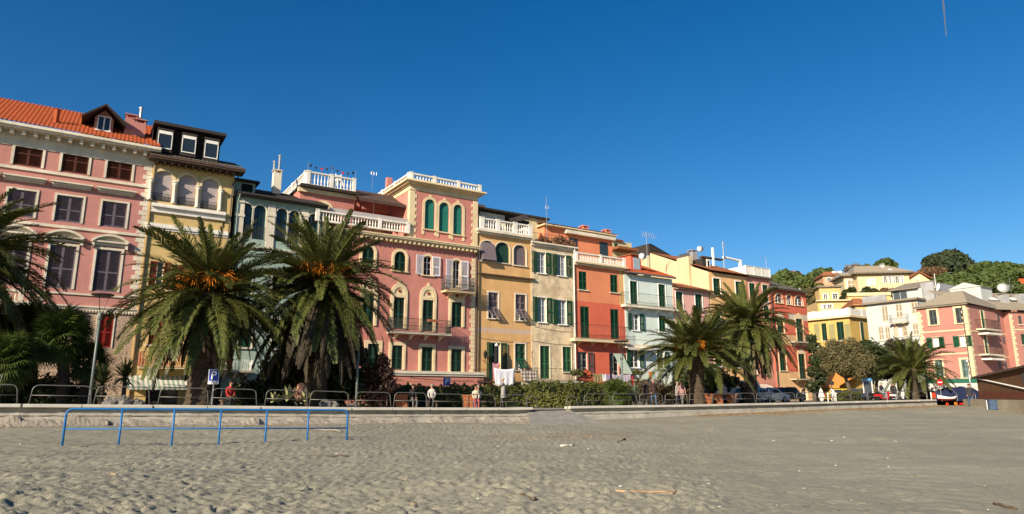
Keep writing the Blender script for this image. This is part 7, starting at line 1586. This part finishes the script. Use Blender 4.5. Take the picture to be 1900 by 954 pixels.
scooter('red scooter ridden by the man in dark jacket', 1640, 60.5, .15, (.4, .02, .02, 1)); scooter('black scooter parked left of the red one', 1624, 61, .5, (.015, .015, .02, 1)); scooter('silver grey scooter parked under the last date palm', 1655, 61.8, -.3, (.3, .3, .3, 1)); scooter('dark blue scooter parked nearest the notice board', 1607, 61.5, .9, (.02, .03, .08, 1)); scooter('white scooter parked at the right end of the row', 1668, 62.5, .2, (.55, .55, .55, 1))
person('pale haired man in dark jacket and grey trousers astride the red scooter', 1636, 60.5, 'ride', 1.76, .15, ('black_jacket', G_(.018, .018, .022)), ('light_grey_trousers', G_(.25, .26, .28)), 'white', seat=.74)
person('person in dark clothes standing among the scooters', 1660, 63, 'stand', 1.7, -1.9, ('black_coat', G_(.03, .022, .025)), ('tan_trousers', G_(.3, .2, .13)), 'dark')
# closed white parasols
for px, Y, lab, pt in ((1525, 63, 'closed white parasol left of its taller twin', 721), (1546, 63.5, 'taller closed white parasol under the round sign', 719)):
    b = base_at(px, Y); h = at(px, pt, Y).z-b[2]; o = thing('closed_parasol', lab, 'parasol', b, 0, 'closed white parasols'); mb = MB(); n = 16; pr = [(.02, h), (.1, h-.12), (.2, h-.55), (.24, h-.75), (.15, h-.85), (.13, .25), (.1, .2)]
    mb.add([(r_*(1+.18*math.cos(j*PI))*math.cos(2*PI*j/n), r_*(1+.18*math.cos(j*PI))*math.sin(2*PI*j/n), z) for r_, z in pr for j in range(n)], [(i*n+j, (i+1)*n+j, (i+1)*n+(j+1) % n, i*n+(j+1) % n) for i in range(len(pr)-1) for j in range(n)]); mb.build('canopy', fabric('white_canvas', (.62, .6, .54, 1)), o); mb = MB(); mb.tube([(0, 0, 0), (0, 0, h+.08)], .03, 6); mb.lathe([(.3, 0), (.3, .06), (.05, .12)], 12); mb.build('pole', M_metal, o)
# white bollards of the square
for k, (px, Y) in enumerate(((1537, 62), (1552, 62.3), (1561, 62.6), (1721, 66), (1729, 66.3), (1736, 66.6))):
    b = base_at(px, Y); mb = MB(); mb.lathe([(.06, -.05), (.06, .85), (.04, .92), (.001, .93)], 8); o = mb.build('bollard', M_white, None, True, b); tag(o, f'slim white post on the square, {ORD[k]} from the left', 'post', 'slim white posts on the square')
# ------------------------------------------------------------------ laundry, flower pots, wall lantern
def sheet(name, label, house, xl, xr, yt, yb, v, mat, group='laundry hanging from the balconies', sag=.12, parts=None, wav=3):
    u0, _ = house.uz(xl, (yt+yb)/2, v); u1, _ = house.uz(xr, (yt+yb)/2, v); z1 = house.z((xl+xr)/2, yt, v); z0 = house.z((xl+xr)/2, yb, v); mb = MB(); nu, nz = 14, 8; P = []
    for j in range(nz+1):
        for i in range(nu+1): a, c = i/nu, j/nz; P.append((u0+(u1-u0)*(a+(.5-a)*.12*c), v+.05*math.sin(a*PI*2*wav)*c-.03*c, z1-(z1-z0)*c*(1-.12*math.sin(a*PI*wav+1))-sag*math.sin(PI*a)*(1-c)))
    mb.add(P, [(j*(nu+1)+i, (j+1)*(nu+1)+i, (j+1)*(nu+1)+i+1, j*(nu+1)+i+1) for j in range(nz) for i in range(nu)]); b = house.f.xy(u0, 0, 0); me = mb.mesh(name, mat, True)
    o = put(name, me, None, house.f.o.to_tuple(), (0, 0, house.f.a)); m = o.modifiers.new('t', 'SOLIDIFY'); m.thickness = .012; return tag(o, label, 'laundry', group)
OC = OCHRE_B[0]
sheet('hanging_sheet', 'white bed sheet drying over the ochre house balcony', OC, 917, 955, 683, 721, -1.12, fabric('white_cotton', (.74, .74, .78, 1)))
sheet('hanging_blanket', 'brown and white checked blanket on the ochre house balcony', OC, 966, 998, 685, 708, -1.12, fabric('checked_wool', (.55, .5, .44, 1), (.12, .07, .045, 1), 3.2, 0, True)); sheet('hanging_cloth', 'cream striped cloth hanging under the checked blanket', OC, 967, 993, 708, 722, -1.02, fabric('cream_stripe', (.55, .5, .38, 1), (.4, .36, .27, 1), 9)); sheet('hanging_towel', 'pink towel left of the white bed sheet', OC, 914, 926, 673, 708, -1.0, fabric('pink_towelling', (.55, .24, .27, 1)))
for xl, xr, yt, yb, c, lab in ((1100, 1117, 692, 710, (.3, .22, .1, 1), 'patterned brown cloth drying below the red house'), (1117, 1125, 693, 708, (.65, .65, .66, 1), 'white shirt drying beside the brown cloth'), (1125, 1132, 694, 707, (.35, .28, .45, 1), 'lilac vest drying right of the white shirt'), (1136, 1153, 694, 714, (.5, .42, .5, 1), 'pale lilac towel drying left of the lamp post'), (1155, 1171, 694, 716, (.52, .45, .52, 1), 'pale mauve speckled towel drying right of the lamp post'), (1172, 1175, 696, 718, (.55, .04, .04, 1), 'narrow red cloth at the end of the washing line')): sheet('laundry_item', lab, ORG, xl, xr, yt, yb, -1.4, fabric(lab[:14].replace(' ', '_'), c, sc(c, .8), 7))
sheet('hanging_cloth', 'bright orange cloth on the blue house railing behind the palm', ORG, 1204, 1209, 688, 703, -1.2, fabric('bright_orange', (.62, .12, .015, 1)))
b = OC.f.xy(OC.u(921, 660, -.7), -.7, 0); zb = OC.z(921, 702, -.7); mb = MB(); h = OC.z(921, 638, -.7)-zb; o = thing('closed_umbrella', 'closed black parasol with white tip on the ochre house balcony', 'parasol', (b.x, b.y, zb), 0); mb.lathe([(.05, .4), (.2, .5), (.2, h-.35), (.12, h-.2), (.02, h-.15)], 10); mb.build('canopy', fabric('black_canvas', (.015, .015, .02, 1)), o); mb = MB(); mb.tube([(0, 0, 0), (0, 0, h-.1)], .03, 6); mb.lathe([(.12, 0), (.16, .1), (.02, .25)], 8, (0, 0, h-.2)); mb.build('pole', M_white, o)
L_ger = leaf('geranium', (.04, .06, .015, 1), (.1, .1, .03, 1), .15); L_gr = leaf('geranium_flower', (.35, .03, .03, 1), (.45, .12, .05, 1), .1)
for px, py, w, m2, lab in ((1071, 688, 1.3, L_ger, 'bushy geraniums on the left of the red house balcony'), (1087, 690, 1.0, L_gr, 'red geraniums on the red house balcony'), (1180, 688, 1.4, L_ger, 'flowering pots on the pale blue house balcony'), (1160, 705, 1.2, L_ger, 'trailing green pots between the red and blue houses')):
    q = ORG.f.xy(ORG.u(px, py, -1.1), -1.1, 0); z = ORG.z(px, py+6, -1.1); tree('potted_plant', lab, (q.x, q.y, z-.2), .15, [(-w*.3, 0, .3, .28), (0, 0, .42, .3), (w*.3, 0, .3, .28)], 700, .1, m2, .05, px, 'potted plants on balconies', 'plant')
# ------------------------------------------------------------------ small things on roofs
Rz = ROSE_T; cols_ = [(.01, .015, .04, 1), (.02, .05, .12, 1), (.5, .03, .08, 1), (.03, .06, .08, 1)]
o = thing('bunting', 'string of small coloured pennants above the white roof balustrade', 'bunting', ROSE.f.xy(0).to_tuple(), RB); u0, u1 = Rz['ba']+.1, Rz['bb']; v = Rz['vb']; z0 = Rz['zb1']; mb = MB(); N = 16; pt = lambda a: (u0+(u1-u0)*a, v, z0+.75-.25*math.sin(PI*((a*2) % 1))); mb.tube([pt(i/N) for i in range(N+1)], .008, 4)
for a in (0, .5, 1): mb.tube([(u0+(u1-u0)*a, v, z0), (u0+(u1-u0)*a, v, z0+.8)], .025, 5)
mb.build('string', M_metal, o)
for i in range(9): a = (i+.5)/9; x, y, z = pt(a); mb = MB(); mb.add([(x-.14, y, z), (x+.14, y, z), (x, y-.02, z-.3)], [(0, 1, 2)]); mb.build('pennant', paint('pennant_%d' % (i % 4), cols_[i % 4]), o)
q = ROSE.f.xy(ROSE.u(630, 320, v+.8), v+.8, 0); o = thing('garden_chair', 'white garden chair on the roof terrace under the bunting', 'chair', (q.x, q.y, Rz['zu']+.26), RB); zc = Rz['zb1']-Rz['zu']-.26; mb = MB(); mb.box(-.28, .28, -.28, .28, zc-.15, zc-.1); mb.build('seat', M_white, o); mb = MB(); mb.box(-.28, .28, .24, .29, zc-.1, zc+.5); mb.box(-.28, -.2, .24, .3, zc+.5, zc+.62); mb.box(.2, .28, .24, .3, zc+.5, zc+.62); mb.build('backrest', M_white, o)
for a in (-1, 1):
    for c in (-1, 1): mb = MB(); mb.box(a*.24-.03, a*.24+.03, c*.24-.03, c*.24+.03, 0, zc-.15); mb.build('leg', M_white, o)
# ------------------------------------------------------------------ things at the right end of the beach
p = ground(1841, 760); o = thing('blue_bin', 'blue slatted bin with pale upright on the sand before the kiosk', 'bin', p, ak); mb = MB(); h = .72; mb.prism([(-.36, 0), (.36, 0), (.33, h), (-.38, h)], -.25, .25); mb.build('body', paint('faded_blue_plastic', (.05, .085, .15, 1), .5, .2, 4), o); mb = MB(); mb.box(-.16, -.1, -.29, -.25, 0, h); mb.build('upright', M_white, o); mb = MB(); mb.box(-.42, .38, -.28, .28, h, h+.05); mb.build('rim', M_grey, o)
for px, py, c, w, lab, fish in ((1758, 753, (.6, .05, .02, 1), .13, 'small round red orange beach toy', 0), (1774, 752.5, (.6, .2, .01, 1), .15, 'yellow orange inflatable toy beside the red ones', 0), (1787, 752.5, (.5, .015, .015, 1), .3, 'flat red inflatable toy near the walker', 1)):
    p = ground(px, py); mb = MB(); 
    if fish: mb.ellipsoid((0, 0, .13), (w, .15, .1), 14, 8); mb.add([(w*.9, 0, .13), (w*1.3, 0, .27), (w*1.3, 0, .02)], [(0, 1, 2)]); mb.add([(-w*.9, 0, .13), (-w*1.25, 0, .25), (-w*1.25, 0, .02)], [(0, 1, 2)])
    else:
        ring = [(math.cos(2*PI*i/18)*w*.72, 0, math.sin(2*PI*i/18)*w*.72+w) for i in range(19)]; mb.tube(ring, w*.3, 8, cap=False)
    tag(mb.build('inflatable_toy', paint('toy_'+str(px), c, .3), None, True, p, (0, 0, .2)), lab, 'toy', 'inflatable toys on the sand')
p = at(1757, 741, 62); o = thing('rowing_boat', 'small white and red rowing boat with dark cover at the end of the wall', 'boat', (p.x, p.y, at(1757, 745, 62).z), .1); mb = MB(); n = 12; V = []
for i in range(n+1):
    s_ = i/n*2-1; w = .42*(1-abs(s_)**2.4)**.7+.02; x = s_*.95; sh_ = .4+.2*s_*s_
    V += [(x*.9, 0, .05+.1*s_*s_), (x*.96, -w*.75, .22+.06*s_*s_), (x, -w, sh_), (x, w, sh_), (x*.96, w*.75, .22+.06*s_*s_)]
fs = [(i*5+j, i*5+(j+1) % 5, (i+1)*5+(j+1) % 5, (i+1)*5+j) for i in range(n) for j in range(5)]; mb.add(V, fs); mb.m = [(0 if j in (1, 3) else 1 if j in (0, 4) else 2) for i in range(n) for j in range(5)]
mb.build('hull', [M_white, paint('boat_red', (.4, .02, .015, 1), .4), paint('boat_cover', (.012, .012, .02, 1))], o, True); mb = MB(); mb.tube([(-.92, 0, .5), (-1.0, 0, 1.3)], .04, 6); mb.build('stem_post', M_pipe, o)
p = at(1733, 738, 60.5); q_ = at(1778, 740, 63.5); o2 = thing('covered_boat', 'long boat under a navy blue tarpaulin before the café awning', 'boat', (q_.x, q_.y, prom(q_.x, q_.y)-.1), .15, None); mb = MB(); N_ = 14
V = [(-2.4+4.8*i/N_, y*(1-abs(i/N_*2-1)**4)*(1+.05*math.sin(i*2.3)), z*(1-.35*abs(i/N_*2-1)**3)*(1+.05*math.sin(i*1.7))) for i in range(N_+1) for y, z in ((-.95, .12), (-1.0, .7), (-.5, 1.2), (0, 1.42), (.5, 1.2), (1.0, .7), (.95, .12))]
mb.add(V, [(i*7+j, i*7+j+1, (i+1)*7+j+1, (i+1)*7+j) for i in range(N_) for j in range(6)]); mb.build('tarpaulin', fabric('navy_tarpaulin', (.014, .02, .055, 1)), o2, True); mb = MB(); mb.box(-1.8, 1.8, -.12, .12, .0, .16); mb.build('keel', M_wood, o2)
for x in (-1., .9): mb = MB(); mb.tube([(x, -1.0, .12), (x, -1.02, .72), (x, -.5, 1.24), (x, 0, 1.46)], .015, 4); mb.build('rope', M_metal, o2)
p = at(1733, 738, 60.5)
o = thing('barrier', 'small orange red barrier board at the far end of the sea wall', 'barrier', (p.x, p.y, prom(p.x, p.y)), .3); mb = MB(); mb.box(-.2, .2, -.02, .02, .3, .75); mb.build('board', paint('signal_orange', (.62, .06, .015, 1), .5), o)
for q in (-.15, .15): mb = MB(); mb.box(q-.02, q+.02, -.02, .02, 0, .3); mb.build('leg', M_metal, o)
for px, py, s_, lab in ((1334, 768, .42, 'tan concrete block leaning on the sea wall beside driftwood'), (1578, 756, .42, 'concrete block with dark side by the sea wall below the trees')):
    p = ground(px, py); mb = MB(); mb.box(-s_/2, s_/2, -s_*.4, s_*.4, -.1, s_*.95); tag(mb.build('concrete_block', M_cop, None, False, p, (.0, .06, .4)), lab, 'block', 'concrete blocks at the wall foot')
p = ground(166, 790); mb = MB(); mb.box(-.09, .09, -.08, .08, .18, .4); o = thing('standpipe', 'small grey tap box with rusty pipe at the footing of the wall', 'tap', (p.x, p.y+1.2, p.z), 0); mb.build('box', M_grey, o); mb = MB(); mb.tube([(-.05, .02, .4), (-.08, .02, .62), (.1, .02, .66)], .022, 5); mb.build('pipe', paint('rust', (.22, .05, .02, 1)), o)
# boulders among the planting
t = NT('rock'); v = t.coords(); a = t.noise(v, 3, 6, .7); t.col(t.mix(a, (.09, .085, .08, 1), (.24, .22, .2, 1))); t.rough(.9); t.bump(a, .7, .05); M_rock = t.m
for k, (px, Y, s_, lab) in enumerate(((205, 32, .42, 'grey boulder left of the cordylines'), (228, 32.3, .5, 'big grey boulder under the tall cordyline'), (255, 32.6, .38, 'grey boulder nearest the striped awning'), (604, 36.3, .42, 'grey boulder right of the agaves'), (618, 36.5, .34, 'smaller grey boulder beside the lamp'))):
    b = base_at(px, Y); mb = MB(); mb.ellipsoid((0, 0, s_*.45), (s_, s_*.8, s_*.75), 12, 8); r = random.Random(k); mb.v = [(x*r.uniform(.82, 1.15), y*r.uniform(.82, 1.15), z*r.uniform(.85, 1.12)) for x, y, z in mb.v]; tag(mb.build('boulder', M_rock, None, False, b), lab, 'rock', 'boulders among the planting')
# driftwood, litter and weed on the sand
M_drift = paint('driftwood', (.34, .23, .13, 1), .85, .3, 9); M_drk = paint('wet_driftwood', (.10, .065, .04, 1), .85, .3, 9)
for k, (pa, pb, r_, m_, lab) in enumerate((((1140, 914), (1250, 918), .024, M_drift, 'long pale driftwood branch in the right foreground'), ((560, 848), (648, 847), .02, M_drk, 'thin dark driftwood stick in the left foreground'), ((195, 880), (215, 884), .02, M_drift, 'short pale stick near the left edge'), ((752, 936), (770, 941), .025, M_drift, 'short curved pale stick at the bottom centre'), ((1843, 936), (1882, 946), .02, M_drk, 'dark twig in the bottom right corner'), ((965, 922), (995, 930), .025, M_drk, 'short brown stick left of the long branch'), ((780, 829), (800, 830), .02, M_drk, 'small dark stick right of the blue rail'), ((1146, 822), (1160, 817), .03, M_drk, 'dark broken stick in the middle distance'), ((145, 831), (162, 830), .015, M_drk, 'twig at the foot of the blue rail'), ((1040, 829), (1064, 828), .04, M_cop, 'small pale fragment on the sand below the ramp'), ((600, 778), (688, 782), .05, M_drk, 'dark plank lying against the footing beside the rail'), ((575, 797), (632, 803), .05, M_foot, 'flat pale board lying in the sand beside the rail end'))):
    a = ground(*pa); b = ground(*pb); r = random.Random(k); n = 6; mb = MB(); mb.tube([a.lerp(b, i/n)+Vector((r.uniform(-1, 1)*r_, r.uniform(-2, 2)*r_, r_*.5+r.uniform(0, 1)*r_)) for i in range(n+1)], [r_*r.uniform(.6, 1.15) for i in range(n+1)], 6)
    if k == 0: c = a.lerp(b, .93); mb.tube([c, c+(b-a).normalized()*.12+Vector((.02, .1, .05))], [.025, .012], 5)
    tag(mb.build('driftwood', m_, None, True), lab, 'driftwood', 'driftwood on the sand')
r = np.random.default_rng(5); V = []; Q = []
def debris(x, y, s_, n_=1):
    for _ in range(n_):
        z = float(sandz(x, y)); a = r.uniform(0, PI); L_ = s_*r.uniform(.5, 2.2); w = s_*r.uniform(.15, .4); d_ = np.array([math.cos(a), math.sin(a), 0]); e_ = np.array([-d_[1], d_[0], 0]); c = np.array([x, y, z+.01]); h = s_*r.uniform(.2, .6); o = len(V)
        for zz_ in (0, h): V.extend([c+d_*L_+[0, 0, zz_*.4], c+e_*w+[0, 0, zz_], c-d_*L_+[0, 0, zz_*.4], c-e_*w+[0, 0, zz_]])
        Q.extend([(o+4, o+5, o+6, o+7), (o, o+1, o+5, o+4), (o+1, o+2, o+6, o+5), (o+2, o+3, o+7, o+6), (o+3, o, o+4, o+7)])
for _ in range(3600):
    px = r.uniform(1270, 1730); Xw, Yw = wallX(px); d_ = abs(r.normal())*1.3+.35; p = wallpt(Xw+r.normal()*.4, d_, 0); debris(p[0], p[1], .05)
for _ in range(900): px = r.normal()*95+1075; py = 809+r.normal()*3.5-(px-1075)*.035; p = ground(px, py); debris(p.x, p.y, .022)
for _ in range(1300): px = r.uniform(0, 1900); py = 785+165*r.random()**1.3; p = ground(px, py); debris(p.x, p.y, .018)
for _ in range(500): px = r.uniform(0, 985); Xw, Yw = wallX(px); p = wallpt(Xw, r.uniform(.9, 2.4), 0); debris(p[0], p[1], .035)
t = NT('beach_debris'); v = t.coords(); t.col(t.mix(t.noise(v, 2.5, 3, .6, .35, .65), (.07, .042, .022, 1), (.33, .21, .10, 1))); t.rough(.9); tag(put('beach_debris', mesh_np('beach_debris', V, Q, t.m)), kind='stuff')
V = []; Q = []
for _ in range(80): px = r.uniform(0, 1900); py = 778+r.random()**1.6*170; p = ground(px, py); debris(p.x, p.y, .02*(1 if py > 850 else 1.6))
tag(put('litter', mesh_np('litter', V, Q, M_white)), kind='stuff')
# ------------------------------------------------------------------ contrail high in the sky
a = at(1748, -20, 900.); b = at(1756, 69, 1050.); mb = MB(); n = 12; mb.tube([a.lerp(b, i/n) for i in range(n+1)], [.8+.6*(1-i/n) for i in range(n)]+[.15], 8)
t = NT('ice_cloud'); t.col((.9, .9, .92, 1)); t.b.inputs['Alpha'].default_value = .5; tag(mb.build('contrail', t.m, None, False), 'thin white contrail high in the sky at the upper right', 'contrail')

# ------------------------------------------------------------------ cables sagging along the house fronts
for hs_, runs in ((ROSE, [((690, 702, -.85), (745, 704, -.85)), ((760, 700, -.85), (880, 706, -.85))]), (OC, [((889, 627, -.04), (985, 636, -.04))]), (PEEL, [((986, 632, -.04), (1064, 640, -.04)), ((992, 606, -.04), (1060, 616, -.04))])):
    for p_, q_ in runs:
        (ua_, za_), (ub_, zb_) = hs_.uz(*p_), hs_.uz(*q_); mb = MB(); mb.tube([(ua_+(ub_-ua_)*i/10, p_[2], za_+(zb_-za_)*i/10-.1*math.sin(PI*i/10)) for i in range(11)], .014, 4); mb.build('cable', M_pipe, hs_.root)
